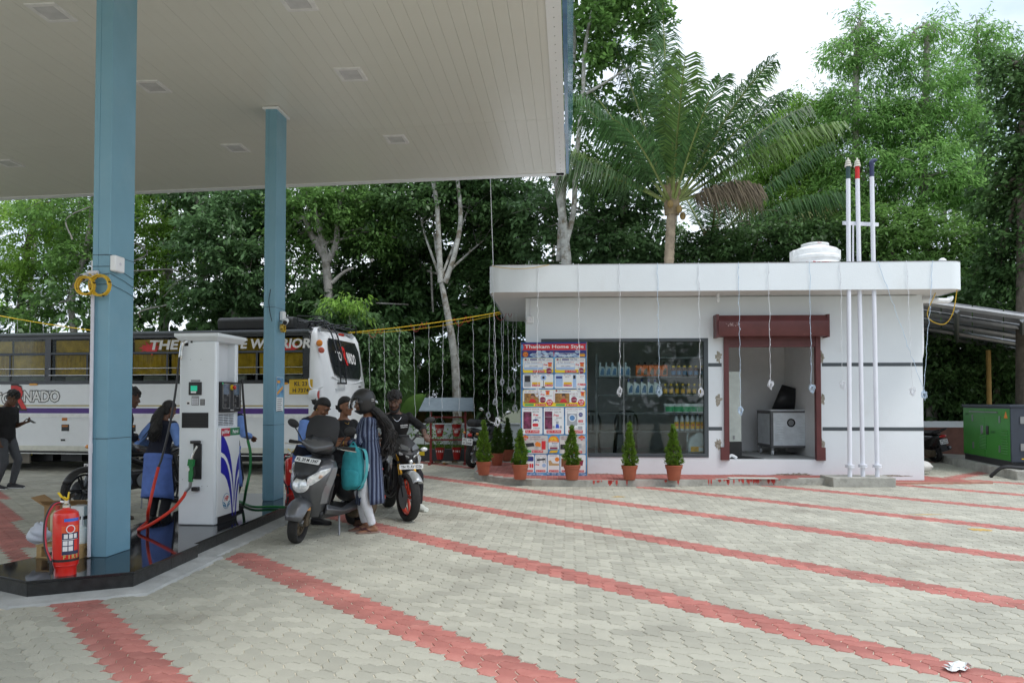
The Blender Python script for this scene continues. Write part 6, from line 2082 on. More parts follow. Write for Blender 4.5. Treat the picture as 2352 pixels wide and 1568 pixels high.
bucket(793, 1008, 1170, [('FIRE', .72, .046)], 'lower fire bucket on the right with one line of lettering', zmd)
for k, (px, py) in enumerate(((1004, 1012), (1050, 1015), (975, 1020))):
 p = P(px, 1030, 19.3)
 o = thing('small_plant', ['small leafy plant in the planter behind the bucket stand, middle', 'small leafy plant in the planter behind the right hand buckets', 'small plant in the planter left of the bucket stand'][k], 'plant', (p.x, 19.3, .27), 0)
 foliage('leaves', LF_MID, o, [((0, 0, .35), (.2, .2, .22), 150)], .1, .05, 200 + k, dens=1, spread=.05)
 MB().tube([(0, 0, 0), (0, 0, .35)], .01, 5).build('stem', BARK_D, o)
DLF = mat('dead_leaf', (.25, .13, .04), .8, var=.4)
for k, (px, py) in enumerate(((1005, 1063), (1026, 1066), (1047, 1062), (1185, 1064))):
 p = G(px, py, .01)
 o = MB().loft([[(-.1, 0, .0), (-.05, .0, .03), (.05, 0, .02), (.1, 0, .01)], [(-.08, .07, .02), (-.04, .06, .05), (.05, .07, .04), (.11, .06, 0)]], cap=False).build('fallen_leaf', DLF, None, True, solid=.004)
 o.location = p
 o.rotation_euler = (0, 0, k * 1.1)
 tag(o, ['dry curled leaf on the paving under the bucket stand, left', 'largest dry leaf on the paving before the bucket stand', 'dry leaf on the paving below the right buckets', 'dry leaf lying near the parked black motorcycle'][k], 'leaf')
# == GENERATOR, SHED, SACKS
slab = MB().prism([(9.55, 14.2), (12.2, 13.4), (13, 17), (10.7, 19.0), (10.25, 17.4)], -.01, .17).build('generator_slab', PLC, bevel=.01)
struct(slab)
slab.name = 'concrete_slab'
ge = thing('generator', 'green and dark blue diesel generator cabinet under the shed roof', 'generator', (9.82, 14.76, .17), -12.7)
GGR = mat('generator_green', (.03, .23, .02), .4, var=.12, scale=1.2, coat=.2)
GNB = mat('generator_navy', (.035, .045, .065), .45)
GL_, GW_, GH = 2.55, 1.15, 1.25
MB().bb((.02, .02, .0), (GW_ - .02, GL_ - .02, .12)).build('skid', BLACKP, ge)
MB().bb((0, .0, .12), (GW_, GL_, GH - .05)).build('cabinet', GNB, ge, bevel=.01)
MB().bb((-.02, -.02, GH - .05), (GW_ + .02, GL_ + .02, GH)).build('roof_plate', GNB, ge, bevel=.006)
MB().bb((-.006, .03, .14), (-.001, 1.28, GH - .08)).build('door', GGR, ge, bevel=.002)
MB().bb((-.006, 1.29, .14), (-.001, GL_ - .03, GH - .08)).build('door', GGR, ge, bevel=.002)
GM = Matrix(((0, 0, -1, -.006), (-1, 0, 0, 0), (0, 1, 0, 0), (0, 0, 0, 1)))
def gz(a, b):
 return (a, b)
for y0, y1 in ((.12, .42), (1.2, 1.55)):
 for k in range(10):
  z = (.28 if y0 < 1 else .32) + k * (.052 if y0 < 1 else .032)
  MB().loft([[(-.0065, y, z), (-.02, y, z - .012), (-.0065, y, z - .025)] for y in (y0, y1)]).build('vent_louvre', BLACKP if k % 1 else GGR, ge)
for y, z in ((.5, .95), (.52, .35), (1.95, .95), (1.93, .35)):
 MB().bb((-.02, y - .03, z - .07), (-.005, y + .03, z + .07)).build('hinge', STEEL, ge)
for y, m_ in ((1.42, STEEL), (1.13, BLACKP)):
 MB().bb((-.022, y - .06, .62), (-.005, y + .06, .8)).build('latch', m_, ge, bevel=.006)
MB().bb((-.03, .6, GH - .17), (-.005, 2.1, GH - .145)).build('rain_strip', STEEL, ge)
text('GREEN', mat('dark_green_print', (.01, .06, .02), .5), ge, face((-.0075, 2.3, GH - .22), 'x-'), h=.05, th=.001)
text('GENSET', MATS['dark_green_print'], ge, face((-.0075, .85, .68), 'x-'), h=.05, th=.001)
MB().prism([(.12, GH - .27), (.3, GH - .27), (.21, GH - .13)], 0, .002, Matrix(((0, 0, -1, -.0065), (1, 0, 0, 0), (0, 1, 0, 0), (0, 0, 0, 1)))).build('warning_mark', POR, ge)
text('Kirloskar', LW, ge, face((.2 + .3, -.003, GH - .22), 'y-'), h=.1, th=.002, off=.02)
text('green', LW, ge, face((.45, -.003, .45), 'y-'), h=.05, th=.002)
MB().bb((.3, -.02, .6), (.9, -.001, .95)).build('control_window', BLACKP, ge, bevel=.02)
for z in (.95, .42):
 MB().bb((.16, -.02, z - .07), (.28, -.001, z + .07)).build('hinge', STEEL, ge)
MB().bb((.18, -.003, .18), (.34, -.0005, .2)).build('warning_mark', YELP, ge)
MB().tube(spline([(.3, -.05, .08), (.1, -.25, .04), (-.25, -.3, .05), (-.4, -.2, -.1), (-.42, -.15, -.15)]), .035, 8).build('power_cable', BLACKP, ge, True)
shd = thing('generator_shed', 'sloping grey sheet roof on a yellow pole behind the shop', 'shed', (0, 0, 0))
RFU = mat('roof_underside', (.22, .23, .25), .5, .2, var=.15)
na, nb_ = P(2090, 684, 15.2), P(2520, 745, 15.2)
fa, fb = P(2090, 756, 20), P(2520, 830, 20)
for i in range(6):
 for j in range(4):
  def q(u, v):
   return na.lerp(nb_, u).lerp(fa.lerp(fb, u), v)
  u0, u1, v0, v1 = i / 6 + .003, (i + 1) / 6 - .003, j / 4 + .004, (j + 1) / 4 - .004
  r = [q(u0, v0), q(u1, v0), q(u1, v1), q(u0, v1)]
  MB().loft([r, [p + Vector((0, 0, .03)) for p in r]]).build('roof_panel', RFU, shd)
for v in (0., .25, .5, .75, 1.):
 a, b = q(0, v), q(1, v)
 MB().tube([a - Vector((0, 0, .06)), b - Vector((0, 0, .06))], .055, 4).build('purlin', STEEL, shd)
for u in (.25, .6):
 MB().tube([q(u, 0) - Vector((0, 0, .13)), q(u, 1) - Vector((0, 0, .13))], .05, 4).build('rafter', STEEL, shd)
pp = P(2270, 800, 19.6)
MB().tube([(pp.x, 19.6, 0), (pp.x, 19.6, pp.z - .05)], .06, 10).build('post', mat('post_yellow', (.35, .22, .06), .7, var=.2), shd, True)
SACK = mat('sack_white', (.6, .6, .57), .8, var=.12, bump=.3, bscale=30)
p0 = G(2128, 1088, .03)
s1 = lump((0, 0, .12), (.27, .2, .13), 21, amp=.1, flatz=.02)
o = s1.build('cement_sack', SACK, None, True)
o.location = (p0.x, p0.y + .3, .037)
tag(o, 'white sack slumped against the right corner of the shop', 'sack')
s2 = lump((0, 0, .16), (.17, .16, .17), 23, amp=.14, flatz=.02)
o = s2.build('plastic_sack', mat('sack_clear', (.55, .6, .62), .5, var=.5, scale=6, col2=(.65, .62, .5)), None, True)
o.location = (p0.x - .12, p0.y + .36, .27)
tag(o, 'crumpled see-through sack of rubbish on top of the white sack', 'sack')
pp = G(2198, 1536, .004)
o = thing('paper_scrap', 'crumpled white paper lying on the red paver stripe at lower right', 'litter', pp, 10)
rg = random.Random(2)
for k in range(3):
 vs = []
 for i in range(5):
  for j in range(4):
   vs.append(((i - 2) * .028 + rg.uniform(-.006, .006) + (k - 1) * .022, (j - 1.5) * .026 + rg.uniform(-.006, .006) + (k - 1) * .012, .006 + k * .006 + abs(rg.gauss(0, .009))))
 MB().add(vs, [(i * 4 + j, i * 4 + j + 1, (i + 1) * 4 + j + 1, (i + 1) * 4 + j) for i in range(4) for j in range(3)]).build('folded_sheet', PAPER, o, solid=.0008)
# == BUS
bA = 9.0
BO = Vector((-3.78, 15.0, 0))
bus = thing('tour_bus', 'long white tour bus with black window band and purple stripe, behind the pumps', 'bus', BO, -bA)
BW = mat('bus_white', (.8, .83, .86), .3, var=.02, coat=.5)
BGL = glass_mat('bus_glass', (.8, .82, .78), .12)
BBK = mat('bus_black', (.012, .014, .018), .25, coat=.3)
PUR = mat('bus_purple', (.07, .02, .22), .35)
GLD = mat('bus_gold', (.42, .33, .08), .4)
BL, BWD = 11.6, 2.5
lo = MB().bb((-BL, 0, .44), (-.3, .05, 1.86)).build('side_panel', BW, bus, bevel=.01)
MB().bb((-BL, BWD - .05, .44), (-.3, BWD, 2.9)).build('far_side_panel', BW, bus)
MB().bb((-BL, .06, .5), (-.1, BWD - .06, 1.2)).build('underfloor', BBK, bus)
MB().bb((-BL, .9, 1.2), (-.3, .95, 2.8)).build('cabin_lining', BBK, bus)
MB().loft([[(x, y, z) for y, z in ((.02, 2.82), (.03, 2.9), (.16, 2.97), (1.25, 3.0), (2.34, 2.97), (2.47, 2.9), (2.48, 2.82))] for x in (-BL, -.3)]).build('roof', BBK, bus, True)
MB().tube([(-BL, -.02, 2.9), (-.3, -.02, 2.9)], .035, 8).build('gutter', mat('bus_gutter', (.1, .115, .13), .4), bus, True)
wz0, wz1, wm = 1.88, 2.84, 2.5
PX = [-.37, -2.5, -4.35, -6.2, -8.05, -9.9, -11.55]
CUR = mat('curtain_gold', (.68, .44, .04), .8, var=.3, scale=8)
SEATC = mat('seat_cover', (.55, .58, .6), .8)
MB().bb((-BL, -.004, wz0 - .03), (-.31, .03, wz0 + .04)).build('window_sill', BBK, bus)
MB().bb((-BL, -.004, wz1 - .03), (-.31, .03, wz1 + .03)).build('window_header', BBK, bus)
MB().bb((-BL, -.006, wm - .022), (-.31, .03, wm + .022)).build('transom', mat('bus_frame', (.045, .055, .07), .4), bus)
for x in PX:
 MB().bb((x - .07, -.008, wz0 + .041), (x + .07, .03, wz1 - .031)).build('window_pillar', BBK, bus)
for i in range(len(PX) - 1):
 a, b = PX[i + 1] + .07, PX[i] - .07
 MB().bb((a, .012, wz0 + .04), (b, .016, wm - .022)).build('window', BGL, bus)
 MB().bb((a, .012, wm + .022), (b, .016, wz1 - .03)).build('window', BGL, bus)
 mid = (a + b) / 2
 MB().bb((mid - .02, .002, wz0 + .041), (mid + .02, .011, wm - .0225)).build('window_divider', MATS['bus_frame'], bus)
 for z0, z1, gaps in ((wz0 + .1, wm - .03, ((a + .02, mid - .03), (mid + .03, b - .02))), (wm + .03, wz1 - .06, ((a + .06, mid - .01), (mid + .01, b - .06)))):
  for c0, c1 in gaps:
   n_ = 36
   rg = random.Random(i * 7 + int(c0 * 100))
   ph = rg.uniform(0, 6)
   top, low = [], []
   for k in range(n_ + 1):
    x = c0 + (c1 - c0) * k / n_
    yy = .085 + .022 * math.sin(k * 1.35 + ph + .6 * math.sin(k * .4))
    top.append((x, yy, z1))
    low.append((x, yy + .01, z0 + (.07 if z1 < wm else 0)))
   MB().loft([top, low], cap=False).build('curtain', CUR, bus, True)
 if i < 6:
  for x in (a + .35, b - .35):
   MB().bb((x - .24, .28, wz0 - .1), (x + .24, .38, wz0 + .16)).build('headrest', SEATC, bus, bevel=.03)
 for z in (wz0 + .16, wz0 + .3):
  MB().tube([(a - .02, -.03, z), (b + .02, -.03, z)], .009, 6).build('guard_bar', CHROME, bus, True)
 MB().bb((mid - .3 + .8, -.02, 1.83), (mid - .12 + .8, .0, 1.868)).build('side_marker', mat('amber_marker', (.75, .33, .01), .3), bus)
for z0, z1, m_, p in ((1.385, 1.41, GLD, .003), (1.235, 1.345, PUR, .003), (1.15, 1.215, mat('bus_trim_white', (.82, .83, .83), .25), .012)):
 MB().bb((-BL, -p, z0), (-.31, .0, z1)).build('stripe', m_, bus)
for i, x in enumerate((-1.9, -3.45, -5.0, -6.85, -8.4)):
 MB().bb((x - 1.5, -.004, .56), (x - .012, .001, 1.13)).build('luggage_hatch', BW, bus, bevel=.003)
 MB().bb((x - .85, -.012, .86), (x - .67, .0, 1.0)).build('hatch_lock', BBK, bus, bevel=.006)
 MB().bb((x - .83, -.016, .95), (x - .69, -.011, .985)).build('side_reflector', mat('amber_dark', (.5, .16, .01), .3), bus)
 MB().bb((x - .84, -.012, 1.08), (x - .72, .0, 1.14)).build('side_reflector', MATS['amber_dark'], bus)
 MB().bb((x - .86, -.01, .65), (x - .76, .0, .69)).build('hatch_handle', BBK, bus)
MB().bb((-BL, -.012, .44), (-.5, .0, .545)).build('skirt_trim', mat('skirt_cream', (.66, .66, .58), .4), bus)
MB().bb((-BL, -.006, .395), (-.5, .04, .437)).build('skirt_rubber', BBK, bus)
MB().bb((-BL, -.01, .375), (-.5, .0, .39)).build('skirt_line', MATS['bus_trim_white'], bus)
for k in range(3):
 x = -7.15 + k * .075
 MB().prism([(x, .66), (x + .04, .66), (x - .0, .6), (x + .04, .54), (x, .54), (x - .04, .6)], -.007, -.003, FM).build('arrow_print', BBK, bus)
def buswheel(x):
 o = MB().torus((x, .16, .49), .36, .135, 'y', 28, 10, .9).build('wheel', RUBBER, bus, True)
 MB().lathe([(.3, .1), (.27, .08), (.24, .1), (.1, .05), (.1, .0)], 24, (x, .0, .49), 'y').build('rim', STEEL, o, True)
 MB().torus((x, .2, .5), .52, .03, 'y', 24, 6, arc=(0, math.pi)).build('arch', BBK, bus)
buswheel(-7.75)
buswheel(-2.6)
for x in (-6.6, -5.9, -4.6, -3.6):
 MB().bb((x - .25, .35, .2), (x + .25, .9, .45)).build('chassis_box', DARKM, bus)
MB().bb((-7.2, .1, .16), (-6.7, .14, .42)).build('mud_flap', mat('mud_flap', (.2, .18, .15), .8), bus)
cap = []
def rearring(z, w0, d, yin):
 """plan section of the rear cap at height z: from the near side round the corner to the far side"""
 pts = []
 for y, x in ((yin, -w0), (yin, -.22), (yin + .03, -.1 + d * .4), (yin + .14, -.01 + d), (.6, .05 + d), (1.25, .07 + d), (1.9, .05 + d), (BWD - .14 - yin, -.01 + d), (BWD - .03 - yin, -.1 + d * .4), (BWD - yin, -.22), (BWD - yin, -w0)):
  pts.append((x, y, z))
 return pts
rc = [rearring(z, .3, d, yi) for z, d, yi in ((.42, .02, .03), (.5, .04, 0), (.9, .05, 0), (1.2, .05, 0), (1.5, .03, 0), (1.9, .0, .0), (2.3, -.06, .01), (2.6, -.12, .03), (2.85, -.2, .08), (2.98, -.34, .2), (3.03, -.5, .4))]
MB().loft(rc, cap=True).build('rear_cap', BW, bus, True, ang=50)
gw = []
for z, d, y0, y1 in ((1.98, .005, .75, 1.85), (2.06, -.015, .5, 2.0), (2.3, -.055, .42, 2.08), (2.6, -.115, .4, 2.1), (2.8, -.17, .48, 2.02)):
 gw.append([(d + .07 - .02 * abs(2 * t - 1) ** 2 + .008, y0 + (y1 - y0) * t, z) for t in [k / 8 for k in range(9)]])
MB().loft(gw, cap=False).build('rear_window', BBK, bus, True)
mark = frame((.07 - .03 + .03, 1.25, 2.5), (0, 1, -.05), (-.18, 0, 1))
mark.translation = Vector((-.005 + .0, 1.28, 2.52))
text('TO', LW, bus, frame((-.012, .82, 2.44), (0.02, 1, 0), (-.19, 0, 1)), h=.2, w=.3, th=.006, off=.02)
text('R', mat('logo_red', (.6, .02, .02), .4), bus, frame((-.004, 1.12, 2.46), (0.01, 1, 0), (-.19, 0, 1)), h=.4, w=.24, th=.008, off=.03)
text('NADO', LW, bus, frame((-.006, 1.52, 2.42), (-.01, 1, -.06), (-.19, 0, 1)), h=.24, w=.5, th=.006, off=.02)
MB().bb((-.06, .9, 2.93 - .05), (-.0, 1.1, 2.93)).build('high_lamp', mat('lamp_red', (.45, .03, .02), .3), bus, bevel=.01)
for z, m_, r in ((2.66, mat('lamp_amber', (.75, .25, .03), .25), .07), (2.52, mat('lamp_redo', (.55, .12, .08), .3), .06)):
 MB().ell((-.11 + (2.66 - z) * .3, .05, z), (.07, .03, r), 12, 8, (0, 25, 0)).build('corner_lamp', m_, bus, True)
MB().lathe([(.1, -.12), (.13, .0), (.12, .05), (.11, .06)], 20, (-.16, .02, 1.62), 'x').build('exhaust_pod', BW, bus, True)
MB().lathe([(.085, .055), (.085, .066)], 20, (-.16, .02, 1.62), 'x').build('tail_lamp', MATS['lamp_red'], bus, True)
MB().tube(spline([(-.3, -.01, 1.95), (-.27, -.015, 1.78), (-.16, -.01, 1.74), (-.02, .03, 1.78)]), .016, 6).build('body_crease', BW, bus, True)
MB().tube(spline([(.03, .38, 2.0), (.055, .9, 1.88), (.06, 1.5, 1.88), (.04, 2.1, 1.95)]), .014, 6).build('body_crease', BW, bus, True)
MB().bb((.03, .5, 1.72), (.075, 2.0, 1.75)).build('bumper_step', BW, bus)
text('mkabs', BBK, bus, frame((.075, 1.85, 1.82), (0, 1, 0), (0, 0, 1)), h=.05, th=.003)
ld_ = MB()
for y in (.62, .92):
 ld_.tube(spline([(-.62, y, 3.04), (-.5, y, 3.2), (-.3, y, 3.17), (-.12, y, 2.95), (-.0, y, 2.6), (.09, y, 2.2), (.12, y, 1.86)]), .017, 6)
for z, x in ((2.55, .02), (2.25, .09), (2.02, .11), (1.87, .12)):
 ld_.tube([(x, .62, z), (x, .92, z)], .014, 6)
ld_.tube([(.12, .45, 1.86), (.12, .92, 1.86)], .016, 6)
ld_.build('ladder', BBK, bus, True)
rr = MB()
for x in (-.25, -.45, -.65):
 rr.tube([(x, .3, 3.12), (x, 2.2, 3.12)], .015, 5)
for y in (.3, .6, .9, 1.2, 1.5, 1.8, 2.1):
 rr.tube([(-.7, y, 3.14), (-.15, y, 3.12)], .015, 5)
for y in (.3, 2.1):
 rr.tube([(-.7, y, 3.0), (-.7, y, 3.25), (-.12, y, 3.22), (-.12, y, 3.0)], .017, 5)
rr.build('roof_rack', BBK, bus)
MB().loft([[(x, y, z) for y, z in ((.25, 2.98), (.22, 3.18), (.3, 3.24), (2.2, 3.24), (2.28, 3.18), (2.25, 2.98))] for x in (-2.45, -.78)]).build('air_conditioner', mat('ac_black', (.03, .032, .035), .6), bus, bevel=.03)
def BPX(px, py, yl=-.01):
 d = Vector(_ray(px, py))
 ux, uy = Vector((math.cos(R(bA)), -math.sin(R(bA)), 0)), Vector((math.sin(R(bA)), math.cos(R(bA)), 0))
 o = Vector((0, 0, CAM_H)) - BO
 t = (yl - o.dot(uy)) / d.dot(uy)
 q = o + d * t
 return q.dot(ux), q.z
x0, z0 = BPX(691, 888)
PLY = mat('plate_yellow', (.65, .42, .01), .4)
MB().box((x0, -.008, z0), (.5, .012, .3)).build('number_plate', PLY, bus, bevel=.005)
text('KL 23', TXT, bus, face((x0, -.0165, z0 + .062)), h=.085, w=.27, th=.002, off=.015)
text('H 7374', TXT, bus, face((x0, -.0165, z0 - .07)), h=.085, w=.34, th=.002, off=.015)
xa, za = BPX(344, 794)
xb, zb = BPX(411, 793)
text('THE', LW, bus, face(((xa + xb) / 2, -.004, 2.66)), h=.2, w=abs(xb - xa), th=.006, off=.035, shear=.15)
xa, _z = BPX(552, 790)
xb, _z = BPX(714, 785)
text('E WARRIOR', LW, bus, face(((xa + xb) / 2, -.004, 2.66)), h=.2, w=abs(xb - xa), th=.006, off=.035, shear=.15)
LR = MATS['logo_red']
def splash(cx, cz, w_, h_, seed):
 rg = random.Random(seed)
 pts = []
 for k in range(22):
  a = 2 * math.pi * k / 22
  r = (1 if k % 2 else .55) * rg.uniform(.7, 1.1)
  pts.append((cx + w_ * r * math.cos(a), cz + h_ * r * math.sin(a)))
 MB().prism(pts, -.003, -.001, FM).build('splash_print', LR, bus)
xa, _z = BPX(345, 800)
splash(xa, 2.6, .3, .16, 3)
xa, _z = BPX(655, 800)
splash(xa, 2.57, .4, .1, 5)
xa, zz = BPX(0, 915)
def logo(s, px0, px1, py, h, m, p, dz=0., off=.02):
 a, z = BPX(px0, py)
 b, _ = BPX(px1, py)
 text(s, TXT, bus, face(((a + b) / 2, -.002 - p, z)), h=h * 1.16, w=abs(b - a) * 1.04, th=.002, off=off + .05)
 text(s, m, bus, face(((a + b) / 2 - .0, -.005 - p, z)), h=h, w=abs(b - a), th=.002, off=off)
logo('TO', -18, 30, 915, .25, LW, 0)
logo('NADO', 54, 136, 910, .24, LW, 0)
logo('R', 25, 62, 912, .5, LR, .004, off=.03)
a, z = BPX(96, 897)
text('DANGEROUS WEAPON', TXT, bus, face((a, -.004, z)), h=.03, w=.5, th=.002, off=.01)
# == TWO WHEELERS
SGREY = mat('scooter_grey', (.11, .114, .122), .3, .4, var=.1, coat=.5)
SDARK = mat('scooter_dark', (.04, .042, .045), .45, .2, var=.15)
SMATT = mat('matt_plastic', (.02, .02, .021), .65, var=.15, bump=.12, bscale=150)
SEATB = mat('seat_vinyl', (.022, .022, .024), .55, var=.2)
LENS = mat('lamp_clear', (.75, .78, .8), .08, .3, var=.3, scale=25, coat=.8)
LENSA = mat('lens_amber', (.7, .28, .05), .15, coat=.5)
LENSR = mat('lens_red', (.5, .015, .015), .15, coat=.5)
MUD = mat('dusty_metal', (.11, .085, .055), .8, .3, var=.4, scale=12)
MIRG = mat('mirror_glass', (.8, .82, .85), .03, 1., var=.0)
PLW = mat('plate_white', (.75, .76, .75), .4, var=.04)
def plate(parent, M, w_, h_, lines, m=None, bulge=False):
 o = MB().prism(rrect(-w_ / 2, -h_ / 2, w_ / 2, h_ / 2, .012, .012, 3), -.004, .004, M).build('number_plate', m or PLW, parent)
 n_ = len(lines)
 for k, s in enumerate(lines):
  t = M @ Matrix.Translation((0, ((n_ - 1) / 2 - k) * h_ / n_ * .92, .0055))
  text(s, TXT, o, t, h=h_ / n_ * .58, w=min(w_ * .86, h_ / n_ * .52 * len(s)), th=.0015, off=.015)
 return o
def wheel(parent, y, r, w_, rim, nsp, m_rim, disc=True, x=0., turn=0., spoke_w=.014, tread=True):
 """wheel as tyre mesh with rim, hub and disc below it; axle along x"""
 T_ = Matrix.Translation((x, y, r)) @ Matrix.Rotation(R(turn), 4, 'Z')
 b = MB(T_)
 rings = []
 n_ = 40
 for i in range(n_):
  a = 2 * math.pi * i / n_
  g = []
  for dx, dr in ((-.5, -.26), (-.52, -.1), (-.38, -.02), (0, 0), (.38, -.02), (.52, -.1), (.5, -.26), (.3, -.32), (-.3, -.32)):
   rr = r + dr * w_ * 1.9 - (.002 if (i % 2 and abs(dx) < .5) else 0)
   g.append((dx * w_, rr * math.cos(a), rr * math.sin(a)))
  rings.append(g)
 b.loft(rings, closed=True)
 o = b.build('wheel', RUBBER, parent, True, ang=40)
 q = MB(T_)
 q.torus((0, 0, 0), rim, .014, 'x', 36, 8, 2.2)
 for k in range(nsp):
  a = 2 * math.pi * k / nsp
  for s in ((-.25, .25) if nsp <= 6 else (0,)):
   q.tube([(s * w_ * .3, .03 * math.cos(a + s), .03 * math.sin(a + s)), (s * w_ * .5, rim * math.cos(a + s * .5), rim * math.sin(a + s * .5))], spoke_w, 6)
 q.build('rim', m_rim, o, True)
 MB(T_).lathe([(.03, -w_ * .6), (.035, -w_ * .5), (.035, w_ * .5), (.03, w_ * .6)], 14, (0, 0, 0), 'x').build('hub', STEEL, o, True)
 if disc:
  d = MB(T_).lathe([(rim * .68, -.002), (rim * .68, .002)], 28, (w_ * .62 * (1 if disc is True else -1), 0, 0), 'x')
  d.build('brake_disc', STEEL, o)
 return o
def mirror(parent, base, tip, s, w_=.065, h_=.04):
 o = MB().tube(spline([base, (Vector(base) + Vector(tip)) / 2 + Vector((s * .01, 0, .02)), Vector(tip)]), .007, 6).build('mirror_stem', BLACKP, parent, True)
 c = Vector(tip) + Vector((s * .02, 0, .035))
 MB().ell(c, (w_, .025, h_), 16, 10, (0, -s * 15, 0)).build('mirror_shell', SMATT, o, True)
 MB().ell(c + Vector((0, -.016, 0)), (w_ * .88, .012, h_ * .85), 16, 8, (0, -s * 15, 0)).build('mirror_glass', MIRG, o, True)
def ovring(z, pts):
 return [(x, y, z) for x, y in pts]
def symring(z, half):
 """plan section from right-hand points, front to back, mirrored"""
 return [(x, y, z) for x, y in half] + [(-x, y, z) for x, y in reversed(half)]
# == front scooter (forward is +y here)
def scooter(label, loc, heading, lean, turn, plate_f=None, plate_r=None, screen=True, body=SGREY, group=None):
 o = thing('scooter', label, 'scooter', loc, rot=(0, 0, 0), group=group)
 o.rotation_euler = (Matrix.Rotation(R(heading), 3, 'Z') @ Matrix.Rotation(R(lean), 3, 'Y')).to_euler()
 wheel(o, .62, .215, .095, .125, 6, MUD if screen else BLACKP, False, 0, turn)
 wheel(o, -.6, .215, .1, .125, 5, BLACKP, False)
 FT = Matrix.Translation((0, .62, 0)) @ Matrix.Rotation(R(turn), 4, 'Z') @ Matrix.Translation((0, -.62, 0))
 f = MB(FT)
 for s in (-1, 1):
  f.tube([(s * .075, .62, .215), (s * .07, .52, .42), (s * .06, .48, .52)], [.022, .024, .024], 8)
  f.box((s * .08, .61, .22), (.03, .1, .06))
 f.tube([(-.08, .62, .215), (.08, .62, .215)], .012, 8)
 f.build('fork', MUD if screen else DARKM, o, True)
 mg = []
 for k in range(13):
  a = R(15 + 150 * k / 12)
  rr = .215 + .04
  c = Vector((0, .62 + rr * math.cos(a), .215 + rr * math.sin(a)))
  up = Vector((0, math.cos(a), math.sin(a)))
  wd = .085 + .03 * math.sin(math.pi * k / 12)
  g = []
  for u in range(9):
   t = -1 + 2 * u / 8
   g.append(c + Vector((t * wd, 0, 0)) - up * (.075 * abs(t) ** 2.6) + up * .012)
  mg.append(g)
 MB(FT).loft(mg, cap=False).build('front_mudguard', body, o, True, solid=.006)
 ap = MB()
 hs = [(.26, [(.0, .48), (.07, .46), (.10, .42), (.11, .38), (.1, .35)]),
          (.42, [(.0, .58), (.09, .56), (.15, .5), (.17, .42), (.15, .36)]),
          (.54, [(.0, .67), (.11, .64), (.18, .55), (.2, .43), (.17, .36)]),
          (.64, [(.0, .69), (.13, .65), (.21, .55), (.225, .42), (.19, .35)]),
          (.74, [(.0, .66), (.14, .62), (.23, .51), (.24, .4), (.2, .34)]),
          (.82, [(.0, .6), (.14, .565), (.235, .46), (.24, .37), (.2, .32)]),
          (.875, [(.0, .53), (.12, .5), (.2, .42), (.2, .35), (.17, .3)]),
          (.895, [(.0, .48), (.08, .46), (.14, .4), (.14, .34), (.12, .3)])]
 ap.loft([symring(z, h) for z, h in hs])
 ap.build('front_apron', body, o, bevel=.012, ang=40)
 nq = []
 for z, w0, y in ((.69, .03, .705), (.76, .1, .672), (.83, .15, .605), (.885, .13, .53)):
  nq.append([(w0 * t, y - .02 * t * t, z) for t in (-1, -.5, 0, .5, 1)])
 MB().loft(nq, cap=False).build('nose_panel', SDARK, o, True, solid=.014)
 MB().ell((0, .66, .63), (.105, .04, .095), 18, 12, (16, 0, 0)).build('headlight', LENS, o, True)
 MB().torus((0, .668, .63), .088, .012, 'y', 24, 6).build('lamp_bezel', SDARK, o, True)
 for s in (-1, 1):
  g = []
  for t, z, y, h in ((0, .665, .668, .05), (.3, .695, .64, .055), (.65, .745, .575, .05), (1, .80, .5, .018)):
   x = s * (.085 + .14 * t)
   g.append([(x, y + .012, z - h), (x, y + .02, z), (x, y + .008, z + h), (x, y - .03, z + h), (x, y - .03, z - h)])
  MB().loft(g).build('lamp_wing', LENS, o, True)
  MB().ell((s * .175, .59, .725), (.035, .016, .018), 10, 8, (0, s * -30, 0)).build('indicator_lens', mat('lens_pale_amber', (.65, .42, .3), .12, coat=.6), o, True)
  MB().loft([[(s * .155, .505, .42), (s * .185, .42, .42), (s * .17, .36, .42)], [(s * .185, .535, .54), (s * .212, .43, .54), (s * .18, .36, .54)], [(s * .228, .52, .7), (s * .25, .4, .72), (s * .2, .34, .72)], [(s * .237, .45, .82), (s * .245, .37, .82), (s * .2, .32, .82)]]).build('apron_edge', mat('scooter_grey_highlight', (.24, .25, .265), .28, .4, coat=.5), o, bevel=.006)  # highlight along the apron's side piece, put into a lighter grey
  MB().bb((s * .092, .585, .36), (s * .1, .635, .4)).build('reflector', LENSA, o)
 fl = MB().loft([symring(z, h) for z, h in ((.24, [(0.02, .42), (.13, .4), (.17, .1), (.17, -.15), (.02, -.2)]), (.3, [(.02, .44), (.15, .42), (.2, .1), (.2, -.2), (.02, -.22)]), (.33, [(.02, .42), (.14, .4), (.18, .1), (.18, -.2), (.02, -.22)]))])
 fl.build('floorboard', SDARK, o, bevel=.015)
 for s in (-1, 1):
  MB().loft([[(s * .17, .42, .3), (s * .21, .42, .36), (s * .17, .4, .42)], [(s * .2, .1, .25), (s * .225, .1, .31), (s * .18, .1, .34)], [(s * .2, -.25, .27), (s * .22, -.25, .33), (s * .16, -.25, .4)]]).build('side_skirt', body, o, bevel=.012)
 MB().loft([symring(z, h) for z, h in ((.32, [(0, .38), (.17, .37), (.17, .33), (0, .31)]), (.6, [(0, .37), (.2, .36), (.2, .31), (0, .27)]), (.93, [(0, .33), (.13, .32), (.12, .26), (0, .22)]))]).build('leg_shield', SMATT, o, bevel=.015)
